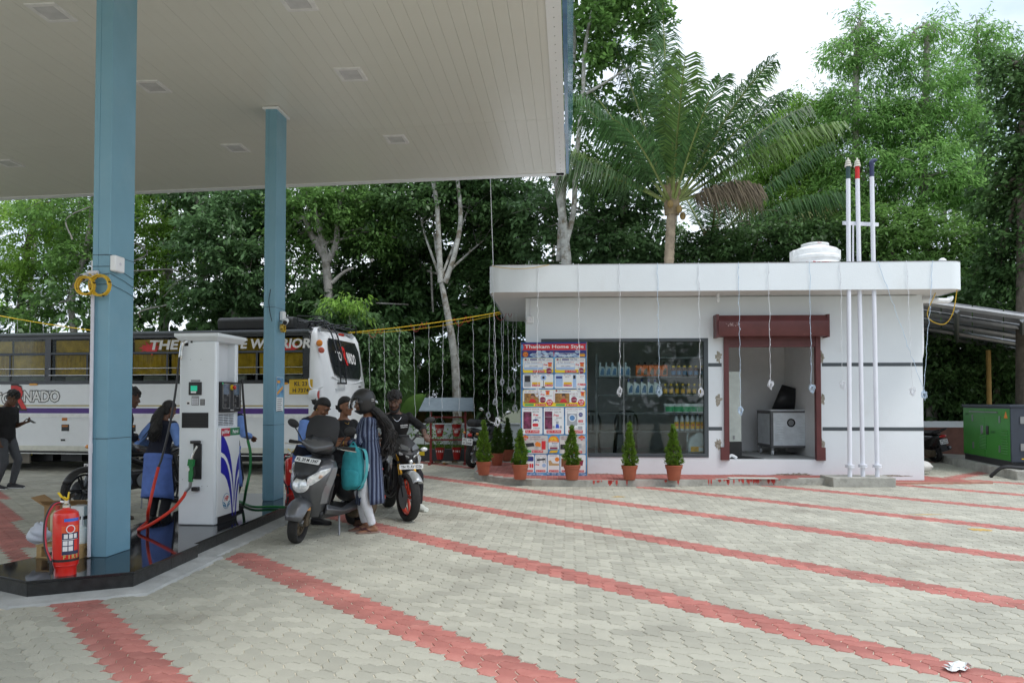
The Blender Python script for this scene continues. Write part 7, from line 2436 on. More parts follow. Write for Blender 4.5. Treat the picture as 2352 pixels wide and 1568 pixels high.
 rb = [symring(z, h) for z, h in ((.3, [(0, -.2), (.13, -.22), (.16, -.5), (.1, -.72), (0, -.74)]), (.48, [(0, -.17), (.16, -.2), (.175, -.5), (.13, -.84), (0, -.88)]), (.62, [(0, -.14), (.155, -.18), (.17, -.5), (.12, -.92), (0, -.97)]), (.7, [(0, -.12), (.14, -.16), (.165, -.5), (.115, -.96), (0, -1.0)]))]
 MB().loft(rb).build('tail_body', body, o, True, sub=1)
 for s in (-1, 1):
  MB().prism([(-.24, .46), (-.5, .52), (-.8, .64), (-.55, .6), (-.3, .56)], s * .155, s * .182, Matrix(((0, 0, 1, 0), (1, 0, 0, 0), (0, 1, 0, 0), (0, 0, 0, 1)))).build('side_accent', SDARK, o, bevel=.006)
 MB().loft([symring(z, h) for z, h in ((.69, [(0, -.1), (.12, -.14), (.155, -.5), (.1, -.88), (0, -.9)]), (.755, [(0, -.11), (.11, -.14), (.15, -.5), (.1, -.88), (0, -.91)]), (.78, [(0, -.16), (.08, -.18), (.11, -.5), (.07, -.82), (0, -.85)]))]).build('seat', SEATB, o, True, sub=1)
 MB().tube(spline([(.13, -.72, .74), (.15, -.9, .8), (.1, -1.0, .83), (-.1, -1.0, .83), (-.15, -.9, .8), (-.13, -.72, .74)]), .014, 8).build('grab_rail', DARKM, o, True)
 MB().ell((0, -.98, .66), (.1, .03, .035), 14, 8).build('tail_lamp', LENSR, o, True)
 MB().loft([[(-.09, -.93, .5), (.09, -.93, .5), (.09, -.9, .5), (-.09, -.9, .5)], [(-.08, -.98, .3), (.08, -.98, .3), (.08, -.95, .3), (-.08, -.95, .3)]]).build('rear_mudguard', SMATT, o)
 MB().bb((-.19, -.75, .16), (-.06, -.25, .32)).build('engine_case', MUD, o, bevel=.03)
 MB().lathe([(.07, -.02), (.1, .0), (.1, .05), (.06, .06)], 18, (-.2, -.62, .24), 'x').build('clutch_cover', MUD, o, True)
 MB().tube([(.13, -.35, .2), (.15, -.55, .24), (.15, -.95, .36)], [.03, .05, .055], 12).build('silencer', DARKM, o, True)
 MB().tube([(.15, -.94, .357), (.15, -.98, .37)], [.03, .025], 10).build('exhaust_tip', STEEL, o, True)
 MB().tube([(-.12, .02, .26), (-.17, .06, .08), (-.2, .1, .01)], .011, 8).build('side_stand', STEEL, o, True)
 MB().box((-.2, .1, .008), (.05, .07, .012)).build('stand_foot', STEEL, o)
 HT = Matrix.Translation((0, .36, 0)) @ Matrix.Rotation(R(turn), 4, 'Z') @ Matrix.Translation((0, -.36, 0))
 hb_ = MB(HT).loft([symring(z, h) for z, h in ((.92, [(0, .47), (.08, .44), (.1, .36), (.07, .28), (0, .26)]), (.985, [(0, .53), (.14, .45), (.2, .37), (.13, .29), (0, .25)]), (1.04, [(0, .52), (.13, .43), (.19, .37), (.12, .29), (0, .26)]), (1.07, [(0, .46), (.07, .41), (.1, .37), (.08, .31), (0, .28)]))])
 hb_.build('handlebar_cowl', SDARK, o, True, sub=1)
 MB(HT).loft([[(t * w0, y - .06 * abs(t), z + dz * abs(t)) for t in (-1, -.5, 0, .5, 1)] for z, w0, y, dz in ((.965, .15, .55, .05), (1.02, .17, .535, .04), (1.1, .1, .46, .03))], cap=False).build('front_visor', body, o, True, solid=.012)
 for s in (-1, 1):
  MB(HT).tube([(s * .15, .36, 1.01), (s * .24, .345, 1.02), (s * .36, .31, 1.02)], [.018, .018, .018], 10).build('handlebar', BLACKP, o, True)
  MB(HT).tube([(s * .24, .343, 1.02), (s * .37, .305, 1.02)], .021, 10).build('grip', RUBBER, o, True)
  MB(HT).tube(spline([(s * .2, .4, 1.015), (s * .28, .415, 1.01), (s * .4, .37, 1.0)]), .007, 6).build('brake_lever', CHROME, o, True)
  tmp = o
  b = HT @ Vector((s * .2, .36, 1.03))
  mirror(o, b, b + Vector((s * .11, .03, .16)), s, .075, .045)
 if screen:
  sc = []
  for z, w0, y in ((1.04, .16, .43), (1.12, .175, .42), (1.22, .175, .395), (1.3, .155, .37), (1.335, .11, .358), (1.345, .05, .355)):
   sc.append([(w0 * t, y - .05 * t * t, z) for t in (-1, -.75, -.4, 0, .4, .75, 1)])
  MB(HT).loft(sc, cap=False).build('windscreen', SMATT, o, True, solid=.012)
 if plate_f:
  plate(o, frame((0, .585, .875), (-1, 0, 0), (0, -.75, 1)), .3, .065, [plate_f])
 if plate_r:
  plate(o, frame((0, -.99, .53), (1, 0, 0), (0, .15, 1)), .2, .12, plate_r)
 return o
sf = G(668, 1250)
hd = 162.0
fw = Vector((-math.sin(R(hd)), math.cos(R(hd)), 0))
sc_loc = Vector((sf.x, sf.y, 0)) - fw * .62 + Vector((.03, .1, 0))
sct = scooter('dusty dark grey scooter with tall black windscreen, parked on its stand by the pump island', sc_loc, hd, -7, 14, 'KL 20 M 1347')
p0 = G(2160, 1062)
scooter('black scooter seen from behind, parked between the shop and the generator', (p0.x - .1, p0.y + .75, 0), 8, -9, 10, None, ['KL 19', 'L 0762'], False, mat('scooter_black', (.012, .012, .014), .25, .1, coat=.6))
# == motorcycles (forward +y)
def motorcycle(label, loc, heading, lean, turn, kind):
 o = thing('motorcycle', label, 'motorcycle', loc)
 o.rotation_euler = (Matrix.Rotation(R(heading), 3, 'Z') @ Matrix.Rotation(R(lean), 3, 'Y')).to_euler()
 sport = kind == 'naked'
 classic = kind == 'classic'
 r = .3
 rimm = mat('rim_orange', (.75, .075, .03), .35, coat=.3) if sport else CHROME if classic else BLACKP
 wheel(o, .67, r, .11 if sport else .09, .215, 5 if not classic else 20, rimm, True, 0, turn, .014 if not classic else .004)
 wheel(o, -.66, r, .14 if sport else .11, .215, 5 if not classic else 20, rimm, True, 0, 0, .016 if not classic else .004)
 st = Vector((0, .34, .86))                      # steering head
 FT = Matrix.Translation((0, .4, 0)) @ Matrix.Rotation(R(turn), 4, 'Z') @ Matrix.Translation((0, -.4, 0))
 gold_ = mat('fork_gold', (.8, .42, .05), .25, .85, var=.05) if sport else STEEL
 for s in (-1, 1):
  up, lo_, ax = Vector((s * .095, .40, .9)), Vector((s * .095, .56, .52)), Vector((s * .09, .67, .3))
  MB(FT).tube([up, lo_], .027, 12).build('fork_tube', gold_, o, True)
  MB(FT).tube([lo_ + Vector((0, -.015, .04)), ax], [.033, .028], 12).build('fork_leg', BLACKP if sport else STEEL, o, True)
 tc_ = MB(FT)
 tc_.box((0, .4, .86), (.26, .09, .035)).box((0, .475, .72), (.26, .08, .04))
 tc_.tube([(-.1, .67, .3), (.1, .67, .3)], .012, 8)
 tc_.build('fork_yoke', BLACKP, o, bevel=.008)
 mg = []
 a0_, a1_ = (40, 150) if sport else (25, 165)
 for k in range(13):
  a = R(a0_ + (a1_ - a0_) * k / 12)
  rr = r + .028
  c = Vector((0, .67 + rr * math.cos(a), r + rr * math.sin(a)))
  up = Vector((0, math.cos(a), math.sin(a)))
  g = []
  for u in range(9):
   t = -1 + 2 * u / 8
   g.append(c + Vector((t * .075, 0, 0)) - up * (.05 * abs(t) ** 2.2))
  mg.append(g)
 mgm = mat('mudguard_silver', (.5, .52, .53), .3, .5, coat=.4) if sport else BLACKP
 MB(FT).loft(mg, cap=False).build('front_mudguard', mgm, o, True, solid=.006)
 if sport:
  for s in (-1, 1):
   MB(FT).loft([[(s * .078, .5, .56), (s * .085, .62, .6), (s * .085, .56, .5)], [(s * .1, .55, .36), (s * .1, .64, .4), (s * .1, .63, .28)]]).build('fork_guard', mgm, o, bevel=.01)
 tk_m = mat('tank_grey', (.16, .17, .18), .3, .4, coat=.6) if sport else mat('tank_black', (.012, .012, .014), .2, coat=.8)
 tank = []
 for y, w0, zt, zb in ((.36, .06, .9, .74), (.3, .13, .97, .72), (.16, .165, 1.0, .7), (0, .15, .97, .7), (-.14, .1, .87, .71), (-.2, .07, .82, .72)):
  g = []
  for k in range(12):
   a = 2 * math.pi * k / 12
   ca_, sa_ = math.cos(a), math.sin(a)
   g.append((w0 * math.copysign(abs(ca_) ** .7, ca_), y, (zt + zb) / 2 + (zt - zb) / 2 * math.copysign(abs(sa_) ** .8, sa_)))
  tank.append(g)
 MB().loft(tank).build('fuel_tank', tk_m, o, True, sub=1)
 if sport:
  for s in (-1, 1):
   MB().loft([[(s * .13, .3, .93), (s * .17, .3, .86), (s * .13, .3, .78)], [(s * .18, .42, .84), (s * .235, .4, .76), (s * .18, .38, .66)], [(s * .16, .5, .78), (s * .2, .48, .7), (s * .16, .45, .6)]]).build('tank_shroud', mgm, o, bevel=.012)
   MB().loft([[(s * .15, .3, .74), (s * .19, .3, .66), (s * .14, .3, .5)], [(s * .18, .46, .66), (s * .21, .44, .58), (s * .15, .4, .46)]]).build('radiator_shroud', BLACKP, o, bevel=.01)
 seat = []
 for y, w0, zt in ((-.14, .07, .82), (-.25, .12, .8), (-.42, .14, .8), (-.52, .11, .86), (-.78, .09, .9), (-.86, .04, .9)):
  seat.append([(w0 * x, y, zt + dz) for x, dz in ((-1, -.05), (-.9, -.005), (-.4, .012), (.4, .012), (.9, -.005), (1, -.05))])
 MB().loft(seat).build('seat', SEATB, o, True, sub=1)
 tl = []
 for y, w0, z0, z1 in ((-.1, .1, .62, .77), (-.4, .14, .64, .77), (-.7, .1, .74, .86), (-.92, .045, .82, .9)):
  tl.append([(-w0, y, z1), (w0, y, z1), (w0 * .8, y, z0), (-w0 * .8, y, z0)])
 MB().loft(tl).build('tail_panel', tk_m, o, bevel=.015)
 MB().ell((0, -.93 if not classic else -.9, .84 if not classic else .74), (.06, .03, .03 if not classic else .045), 14, 8).build('tail_lamp', LENSR, o, True)
 MB().bb((-.15, -.2, .3), (.15, .22, .52)).build('engine', DARKM, o, bevel=.03)
 cy = MB()
 for k in range(7):
  cy.box((0, .17 + .02 * k * .5, .5 + .033 * k), (.2 if k % 2 == 0 else .16, .2, .018), (-12, 0, 0))
 cy.build('cylinder_fins', STEEL if classic else DARKM, o)
 for s in (-1, 1):
  MB().lathe([(.1, 0), (.105, .015), (.06, .035)], 20, (s * .15 if s > 0 else -.185, -.05, .4), 'x').build('crankcase_cover', DARKM if sport else STEEL, o, True)
 fr_ = MB()
 for s in (-1, 1):
  fr_.tube([(s * .05, .38, .84), (s * .14, .1, .7), (s * .13, -.25, .55), (s * .1, -.3, .36)], .025, 8)
  fr_.tube([(s * .11, -.28, .38), (s * .09, -.66, .3)], .022, 8)
  fr_.tube([(s * .12, -.22, .62), (s * .12, -.6, .78)], .016, 8)
  fr_.tube([(s * .05, .4, .8), (s * .13, .3, .4), (s * .12, .1, .3)], .02, 8)
  fr_.tube([(s * .1, -.62, .34), (s * .12, -.5, .72)], .022, 8)
 fr_.build('frame', BLACKP, o, True)
 MB().tube(spline([(.06, .28, .55), (.1, .36, .36), (.14, .2, .26), (.15, -.2, .28), (.17, -.5, .34), (.18, -.85, .46)]), [.022] * 18 + [.045] * 13, 10).build('exhaust', CHROME if classic else DARKM, o, True)
 for s in (-1, 1):
  MB().tube([(s * .14, -.05, .34), (s * .25, -.05, .33)], .014, 8).build('foot_peg', RUBBER, o, True)
 MB().tube([(-.13, -.05, .3), (-.24, .02, .02)], .012, 8).build('side_stand', STEEL, o, True)
 MB().loft([[(-.06, -.9, .74), (.06, -.9, .74), (.06, -.87, .74), (-.06, -.87, .74)], [(-.06, -.98, .5), (.06, -.98, .5), (.06, -.95, .5), (-.06, -.95, .5)]]).build('rear_mudguard', BLACKP, o)
 zb_ = 1.0 if sport else 1.02
 hbp = [(-.37, .24, zb_ + .02), (-.22, .31, zb_ + .04), (-.1, .36, zb_ - .04), (.1, .36, zb_ - .04), (.22, .31, zb_ + .04), (.37, .24, zb_ + .02)]
 MB(FT).tube(spline(hbp), .012, 8).build('handlebar', BLACKP if not classic else CHROME, o, True)
 for s in (-1, 1):
  MB(FT).tube([(s * .25, .297, zb_ + .038), (s * .38, .236, zb_ + .018)], .019, 10).build('grip', RUBBER, o, True)
  MB(FT).tube(spline([(s * .22, .33, zb_ + .035), (s * .3, .345, zb_ + .02), (s * .42, .29, zb_ + .01)]), .006, 6).build('lever', CHROME, o, True)
  MB(FT).box((s * .215, .32, zb_ + .045), (.05, .05, .045)).build('switch_block', BLACKP, o, bevel=.008)
  b = FT @ Vector((s * .2, .325, zb_ + .06))
  mirror(o, b, b + Vector((s * .16, .0, .15)), s, .075, .042)
  MB(FT).tube([(s * .12, .47, .86), (s * .2, .49, .87)], .008, 6).build('indicator_stalk', BLACKP, o, True)
  MB(FT).ell((s * .24, .495, .875), (.05, .028, .028), 12, 8).build('indicator', LENS if sport else LENSA, o, True)
  MB().ell((s * .16, -.86, .78), (.035, .03, .03), 12, 8).build('indicator', LENSA, o, True)
 if sport:
  nose = []
  for z, w0, y, yb in ((.66, .05, .6, .48), (.74, .1, .655, .46), (.82, .145, .66, .45), (.9, .15, .6, .44), (.97, .11, .52, .42), (1.03, .06, .46, .4)):
   nose.append([(0, y, z), (w0 * .55, y - .02, z + .005), (w0, y - .09, z + .02), (w0 * .9, yb, z + .02), (-w0 * .9, yb, z + .02), (-w0, y - .09, z + .02), (-w0 * .55, y - .02, z + .005)])
  MB(FT).loft(nose).build('nose_cowl', BLACKP, o, bevel=.01)
  for s in (-1, 1):
   MB(FT).loft([[(s * .03, .668, .8), (s * .03, .672, .79), (s * .03, .66, .775)], [(s * .135, .59, .86), (s * .137, .59, .845), (s * .13, .58, .82)]]).build('brow_lamp', LENS, o)
   MB(FT).loft([[(s * .02, .64, .92), (s * .02, .65, .87), (s * .05, .63, .86)], [(s * .1, .56, .96), (s * .14, .58, .9), (s * .12, .57, .88)]]).build('brow_panel', tk_m, o, bevel=.004)
  MB(FT).ell((0, .64, .735), (.03, .03, .03), 14, 10).build('projector_lamp', LENS, o, True)
  MB(FT).torus((0, .65, .735), .035, .009, 'y', 20, 6).build('lamp_ring', BLACKP, o, True)
  MB(FT).box((0, .4, 1.03), (.14, .03, .07), (-25, 0, 0)).build('instrument', SMATT, o, bevel=.01)
  plate(o, FT @ frame((0, .665, .675), (-1, 0, 0), (0, -.1, 1)), .32, .062, ['TN 75 AV 5226'])
  MB(FT).ell((.095, .5, .68), (.012, .012, .012), 8, 6).build('brake_reservoir', LENSA, o)
  rd_ = MB()
  rd_.bb((-.14, .36, .4), (.14, .4, .66))
  rd_.build('radiator', DARKM, o)
 elif classic:
  MB(FT).lathe([(.03, .36), (.09, .42), (.1, .5), (.098, .53)], 24, (0, 0, .88), 'y').build('headlamp_shell', BLACKP, o, True)
  MB(FT).ell((0, .53, .88), (.09, .02, .09), 20, 8).build('headlight', LENS, o, True)
  plate(o, frame((0, -1.0, .6), (1, 0, 0), (0, .12, 1)), .26, .15, ['KL 19', 'G 2008'])
  bg_ = MB().loft([[(-.1, -.55, .92), (.1, -.55, .92), (.12, -.85, .92), (-.12, -.85, .92)], [(-.13, -.5, 1.0), (.13, -.5, 1.0), (.14, -.88, 1.02), (-.14, -.88, 1.02)], [(-.08, -.55, 1.08), (.08, -.55, 1.08), (.1, -.82, 1.1), (-.1, -.82, 1.1)]])
  bg_.build('saddle_bag', SMATT, o, bevel=.03)
 else:
  fr2 = []
  for z, w0, y, yb in ((.66, .07, .53, .44), (.74, .12, .575, .42), (.84, .13, .56, .4), (.95, .12, .49, .38), (1.04, .07, .42, .36)):
   fr2.append([(0, y, z), (w0 * .6, y - .015, z), (w0, y - .06, z), (w0 * .9, yb, z), (-w0 * .9, yb, z), (-w0, y - .06, z), (-w0 * .6, y - .015, z)])
  MB(FT).loft(fr2).build('headlamp_fairing', tk_m, o, True, ang=40)
  MB(FT).ell((0, .545, .755), (.1, .045, .075), 16, 10).build('headlight', LENS, o, True)
  plate(o, FT @ frame((0, .585, .62), (-1, 0, 0), (0, -.1, 1)), .34, .065, ['KL 01 BD 5582'])
  cr = MB()
  for s in (-1, 1):
   cr.tube(spline([(s * .1, -.5, .8), (s * .13, -.75, .84), (s * .08, -.98, .9)]), .012, 6)
  cr.tube([(-.08, -.98, .9), (.08, -.98, .9)], .012, 6)
  cr.build('grab_rail', STEEL, o, True)
  gd = MB()
  for k in range(5):
   gd.tube([(.2, -.45 - k * .09, .3), (.2, -.38 - k * .09, .72)], .006, 5)
  gd.tube([(.2, -.9, .3), (.2, -.4, .3), (.2, -.36, .72), (.2, -.8, .72), (.2, -.9, .3)], .01, 6)
  gd.build('saree_guard', STEEL, o)
 return o
mf = G(935, 1198)
mhd = 200.0
fw2 = Vector((-math.sin(R(mhd)), math.cos(R(mhd)), 0))
mtl = Vector((mf.x, mf.y + .08, 0)) - fw2 * .67
mtb = motorcycle('grey and black motorcycle with orange wheels and golden fork, facing the camera', mtl, mhd, 0, 9, 'naked')
cf = G(182, 1182)
chd = 144.0
fw3 = Vector((-math.sin(R(chd)), math.cos(R(chd)), 0))
cml = Vector((cf.x, cf.y + .1, 0)) - fw3 * .67
cmb = motorcycle('black commuter motorcycle half hidden behind the near blue column', cml, chd, 0, 8, 'commuter')
bf = G(1091, 1074)
motorcycle('black classic motorcycle parked with its back to the camera beside the bucket stand', (bf.x + .2, bf.y + .72, 0), -24, 5, -12, 'classic')
# == PEOPLE
def ik(a, b, l1, l2, pole):
 a, b = Vector(a), Vector(b)
 d = b - a
 L = min(d.length, (l1 + l2) * .999)
 dn = d.normalized()
 x = (l1 * l1 - l2 * l2 + L * L) / (2 * L)
 h = math.sqrt(max(0, l1 * l1 - x * x))
 p = Vector(pole)
 p = (p - dn * p.dot(dn)).normalized()
 return a + dn * x + p * h, a + dn * L
def ringed(b, pts, n=14):
 """closed loft through (centre, right vector, forward vector, rx, ry)"""
 b.loft([[c + r * (rx * math.cos(2 * math.pi * j / n)) + f * (ry * math.sin(2 * math.pi * j / n)) for j in range(n)] for c, r, f, rx, ry in pts])
def remesh(o, vox, sm=3):
 q = o.modifiers.new('r', 'REMESH')
 q.mode = 'VOXEL'
 q.voxel_size = vox
 q.use_smooth_shade = True
 if sm:
  s = o.modifiers.new('sm', 'SMOOTH')
  s.factor = .5
  s.iterations = sm
def hand(b, w_, d, n, k, curl, s):
 """palm, four jointed fingers and a thumb; d along the hand, n out of the back of the hand, s = thumb side sign"""
 d = Vector(d).normalized()
 n = (Vector(n) - d * Vector(n).dot(d)).normalized()
 t = d.cross(n) * s
 w_ = Vector(w_)
 pl = .085 * k
 b.loft([[w_ + d * a + t * (wd * math.cos(q)) + n * (th_ * math.sin(q)) for q in [2 * math.pi * j / 10 for j in range(10)]] for a, wd, th_ in ((-.015 * k, .026 * k, .02 * k), (.02 * k, .034 * k, .019 * k), (.06 * k, .041 * k, .016 * k), (pl, .039 * k, .014 * k))])
 for i, (off, ln) in enumerate(((.029, .072), (.01, .082), (-.01, .076), (-.028, .058))):
  p = w_ + d * (pl - .012 * k) + t * off * k
  pts = [p]
  ang = .12
  for sgi in (.42, .33, .25):
   ang += curl * (1. + .12 * i)
   dd = d * math.cos(ang) - n * math.sin(ang) + t * off * .8
   p = p + dd.normalized() * ln * k * sgi * 1.25
   pts.append(p)
  b.tube(pts, [.0098 * k, .0095 * k, .0088 * k, .0075 * k], 8)
 p = w_ + d * .018 * k + t * .024 * k
 p1 = p + (d * .5 + t * .75 - n * .25).normalized() * .04 * k
 p2 = p1 + (d * .85 + t * .2 - n * (.25 + curl * .4)).normalized() * .034 * k
 p3 = p2 + (d * .9 - t * .1 - n * (.25 + curl * .6)).normalized() * .026 * k
 b.tube([p, p1, p2, p3], [.015 * k, .0125 * k, .011 * k, .0085 * k], 8)
def person(label, loc, rz, h, skin, female, feet, hands, pelvis, lean=(0, 0), head=(0, 0, 0), torso=0., knee=((.2, -1, 0), (-.2, -1, 0)), elbow=((.5, .6, -.6), (-.5, .6, -.6)), curl=(.35, .35), handdir=(None, None), group=None, toe=(None, None), top=None, bottom=None, shoes=None, hair=None, sleeve=1., build_=1.):
 """local frame: the person faces -y, their right hand is at -x ... feet/hands are (x, y, z) targets for (+x side, -x side)"""
 k = h / 1.7
 o = thing('person', label, 'person', loc, rz, group)
 Z = Vector((0, 0, 1))
 pel = Vector(pelvis)
 sp_ = Vector((math.sin(R(lean[1])), -math.sin(R(lean[0])), math.cos(R(lean[0])))).normalized()
 rot = Matrix.Rotation(R(torso), 3, 'Z')
 right = rot @ Vector((1, 0, 0))
 right = (right - sp_ * right.dot(sp_)).normalized()
 fwd = sp_.cross(right)                    # points to the back; front is -fwd
 front = -fwd if fwd.y > 0 else fwd
 if (rot @ Vector((0, -1, 0))).dot(front) < 0:
  front = -front
 sw = (.165 if female else .19) * k * build_
 hw = (.165 if female else .155) * k * build_
 def S(t):
  return pel + sp_ * (t * k)
 b = MB()
 tor = [(-.09, hw * .7, .08), (-.03, hw * 1.02, .115), (.05, hw * .98, .112), (.16, hw * (.78 if female else .88), .095), (.27, hw * (.86 if female else 1.02), .105), (.37, hw * 1.08 if not female else hw * .95, .112), (.44, sw * 1.0, .095), (.48, sw * .72, .075), (.515, .06, .058)]
 def torso_rings(g, t0, t1, fr=None):
  out = []
  for t, a, c in tor:
   if t0 <= t <= t1:
    bust = front * (.022 * k if female and .25 < t < .4 else 0)
    out.append((S(t) + bust, right, front, a + g, c * k * build_ + g))
  return out
 ringed(b, torso_rings(0, -1, 1))
 nb = S(.5)
 hy, hp_, hr = head
 hm = Matrix.Rotation(R(torso + hy), 3, 'Z') @ Matrix.Rotation(R(hp_), 3, 'X') @ Matrix.Rotation(R(hr), 3, 'Y')
 hf, hu, hx = hm @ Vector((0, -1, 0)), hm @ Vector((0, 0, 1)), hm @ Vector((1, 0, 0))
 hc = nb + sp_ * .05 * k + (hu * .125 + hf * .03) * k
 b.tube([S(.44), nb + sp_ * .03 * k, hc - hu * .03 * k - hf * .015 * k], [.07 * k, .054 * k, .052 * k], 12)
 H = lambda x, y, z: hc + (hx * x - hf * y + hu * z) * k       # y > 0 is to the back
 hr_ = []
 for z, rx, y0, y1 in ((-.118, .028, -.082, -.045), (-.105, .045, -.088, -.01), (-.07, .058, -.09, .035), (-.03, .066, -.09, .07), (.0, .071, -.09, .088), (.04, .076, -.09, .098), (.075, .074, -.078, .096), (.1, .06, -.055, .08), (.118, .035, -.025, .05), (.124, .012, .0, .025)):
  cy, ry_ = (y0 + y1) / 2, (y1 - y0) / 2
  hr_.append([H(rx * math.cos(2 * math.pi * j / 18), cy + ry_ * math.sin(2 * math.pi * j / 18), z) for j in range(18)])
 b.loft(hr_)
 b.tube([H(0, -.088, .022), H(0, -.1, -.005), H(0, -.112, -.026), H(0, -.094, -.036)], [.008 * k, .011 * k, .015 * k, .009 * k], 8)
 for s in (-1, 1):
  b.ell(H(s * .012, -.098, -.03), (.01 * k,) * 3, 8, 6)
  b.tube([H(s * .072, .012, .02), H(s * .082, .02, .012), H(s * .08, .018, -.02), H(s * .07, .008, -.038)], [.009 * k, .013 * k, .012 * k, .007 * k], 7)
  b.tube([H(s * .012, -.09, .03), H(s * .035, -.088, .034), H(s * .06, -.072, .028)], [.008 * k, .009 * k, .006 * k], 6)
  b.ell(H(s * .042, -.07, -.03), (.022 * k, .02 * k, .02 * k), 8, 6)
 for z, r in ((-.058, .0085), (-.071, .0095)):
  b.tube([H(-.022, -.083, z), H(0, -.094, z), H(.022, -.083, z)], [.005 * k, r * k, .005 * k], 7)
 b.ell(H(0, -.078, -.098), (.02 * k, .016 * k, .016 * k), 8, 6)
 arms, legs = [], []
 for i, s in enumerate((1, -1)):
  sh_ = S(.435) + right * s * sw * .93
  el, wr = ik(sh_, hands[i], .285 * k, .25 * k, elbow[i])
  arms.append((sh_, el, wr))
  b.ell(sh_, (.055 * k, .055 * k, .055 * k), 10, 8)
  b.tube([S(.42) + right * s * sw * .6, sh_, sh_.lerp(el, .4), el], [.05 * k, .052 * k, .046 * k, .038 * k], 12)
  b.tube([el, el.lerp(wr, .3), wr], [.039 * k, .038 * k, .026 * k], 12)
  d = (wr - el).normalized()
  hd_ = handdir[i]
  dd, nn = (Vector(hd_[0]), Vector(hd_[1])) if hd_ else (d, Vector((0, 0, 1)) if abs(d.z) < .7 else right * s)
  hand(b, wr, dd, nn, k, curl[i], -s if not hd_ or len(hd_) < 3 else hd_[2])
  hip = pel + right * s * hw * .52 + sp_ * -.03
  an = Vector(feet[i]) + Vector((0, 0, .075 * k))
  kn, an = ik(hip, an, .44 * k, .42 * k, knee[i])
  legs.append((hip, kn, an))
  b.tube([hip + sp_ * .04, hip.lerp(kn, .25), hip.lerp(kn, .6), kn], [.085 * k, .088 * k * build_, .07 * k, .055 * k], 14)
  b.tube([kn, kn.lerp(an, .3), kn.lerp(an, .7), an], [.054 * k, .057 * k, .04 * k, .034 * k], 12)
  td = Vector(toe[i]) if toe[i] else Vector((s * .2, -1, 0))
  td.normalize()
  sd_ = td.cross(Z)
  ft = an - Vector((0, 0, .075 * k))
  b.loft([[ft + td * a + sd_ * (w2 * math.cos(q)) + Z * (zc_ + hh_ * math.sin(q)) for q in [2 * math.pi * j / 12 for j in range(12)]] for a, w2, zc_, hh_ in ((-.06 * k, .022 * k, .035 * k, .03 * k), (-.03 * k, .032 * k, .045 * k, .043 * k), (.04 * k, .035 * k, .04 * k, .038 * k), (.11 * k, .043 * k, .024 * k, .022 * k), (.16 * k, .038 * k, .017 * k, .016 * k), (.185 * k, .02 * k, .014 * k, .011 * k))])
  for q in range(5):
   b.ell(ft + td * (.186 - .012 * q * (1 if q else 0)) * k + sd_ * (-s) * (-.024 + q * .0125) * k + Z * .012 * k, (.009 * k, .009 * k, .01 * k), 6, 5)
 body = b.build('body', skin, o, True)
 remesh(body, .0085, 2)
 for s in (-1, 1):
  e = MB().ell(H(s * .031, -.0795, .012), (.012 * k, .009 * k, .0052 * k), 10, 6)
  e.build('eye', mat('eye_white', (.3, .27, .24), .4), o, True)
  MB().ell(H(s * .031, -.0865, .012), (.0055 * k, .004 * k, .0048 * k), 8, 6).build('pupil', mat('pupil', (.015, .01, .008), .2), o, True)
  MB().tube([H(s * .014, -.0965, .034), H(s * .035, -.096, .041), H(s * .058, -.079, .034)], [.004 * k, .005 * k, .002 * k], 5).build('eyebrow', mat('brow', (.012, .01, .009), .8), o)
 MB().tube([H(-.02, -.087, -.065), H(0, -.1, -.0645), H(.02, -.087, -.065)], [.003 * k, .0065 * k, .003 * k], 6).build('lips', mat('lips', (.2, .06, .05), .5), o)
 return o, dict(S=S, right=right, front=front, sp=sp_, H=H, arms=arms, legs=legs, k=k, sw=sw, hw=hw, rings=torso_rings, hc=hc, pel=pel, hf=hf, hu=hu, hx=hx)
def cloth_top(o, J, m, name='shirt', sleeve=1., g=.013, hem=-.06, slm=None, collar=False, wr=.006, seed=0):
 """fitted top: torso shell and sleeves in one surface"""
 b = MB()
 k = J['k']
 r = J['rings'](g, hem, .49)
 c0 = r[0]
 r = [(J['S'](hem), c0[1], c0[2], c0[3] + .008, c0[4] + .008)] + r
 c1 = r[-1]
 r.append((J['S'](.505), c1[1], c1[2], .068 * k, .066 * k))
 ringed(b, r, 18)
 sl = b if slm is None else MB()
 for i, (sh_, el, wr_) in enumerate(J['arms']):
  s = 1 if i == 0 else -1
  p = [J['S'](.42) + J['right'] * s * J['sw'] * .55, sh_ + Vector((0, 0, .006)), sh_.lerp(el, .5)]
  rr = [.055 * k, .064 * k, .058 * k]
  sl.ell(sh_ + Vector((0, 0, .004)), (.067 * k,) * 3, 12, 8)
  if sleeve <= .55:
   p.append(sh_.lerp(el, sleeve * 1.6))
   rr.append(.058 * k)
  else:
   p += [el, el.lerp(wr_, .5), el.lerp(wr_, min(.97, (sleeve - .5) * 2))]
   rr += [.051 * k, .047 * k, .042 * k]
  sl.tube(p, rr, 12)
 x = b.build(name, m, o, True)
 remesh(x, .0095, 3)
 wrinkle(x, seed, wr)
 if slm is not None:
  x = sl.build('sleeves', slm, o, True)
  remesh(x, .009, 3)
  wrinkle(x, seed + 1, wr)
 return x
def wrinkle(x, seed, amt):
 if not amt:
  return
 t = bpy.data.textures.get('cloth_folds') or bpy.data.textures.new('cloth_folds', 'CLOUDS')
 t.noise_scale = .09
 t.noise_depth = 2
 q = x.modifiers.new('w', 'DISPLACE')
 q.texture = t
 q.strength = amt * 2.6
 q.mid_level = .5
 q.texture_coords = 'LOCAL'
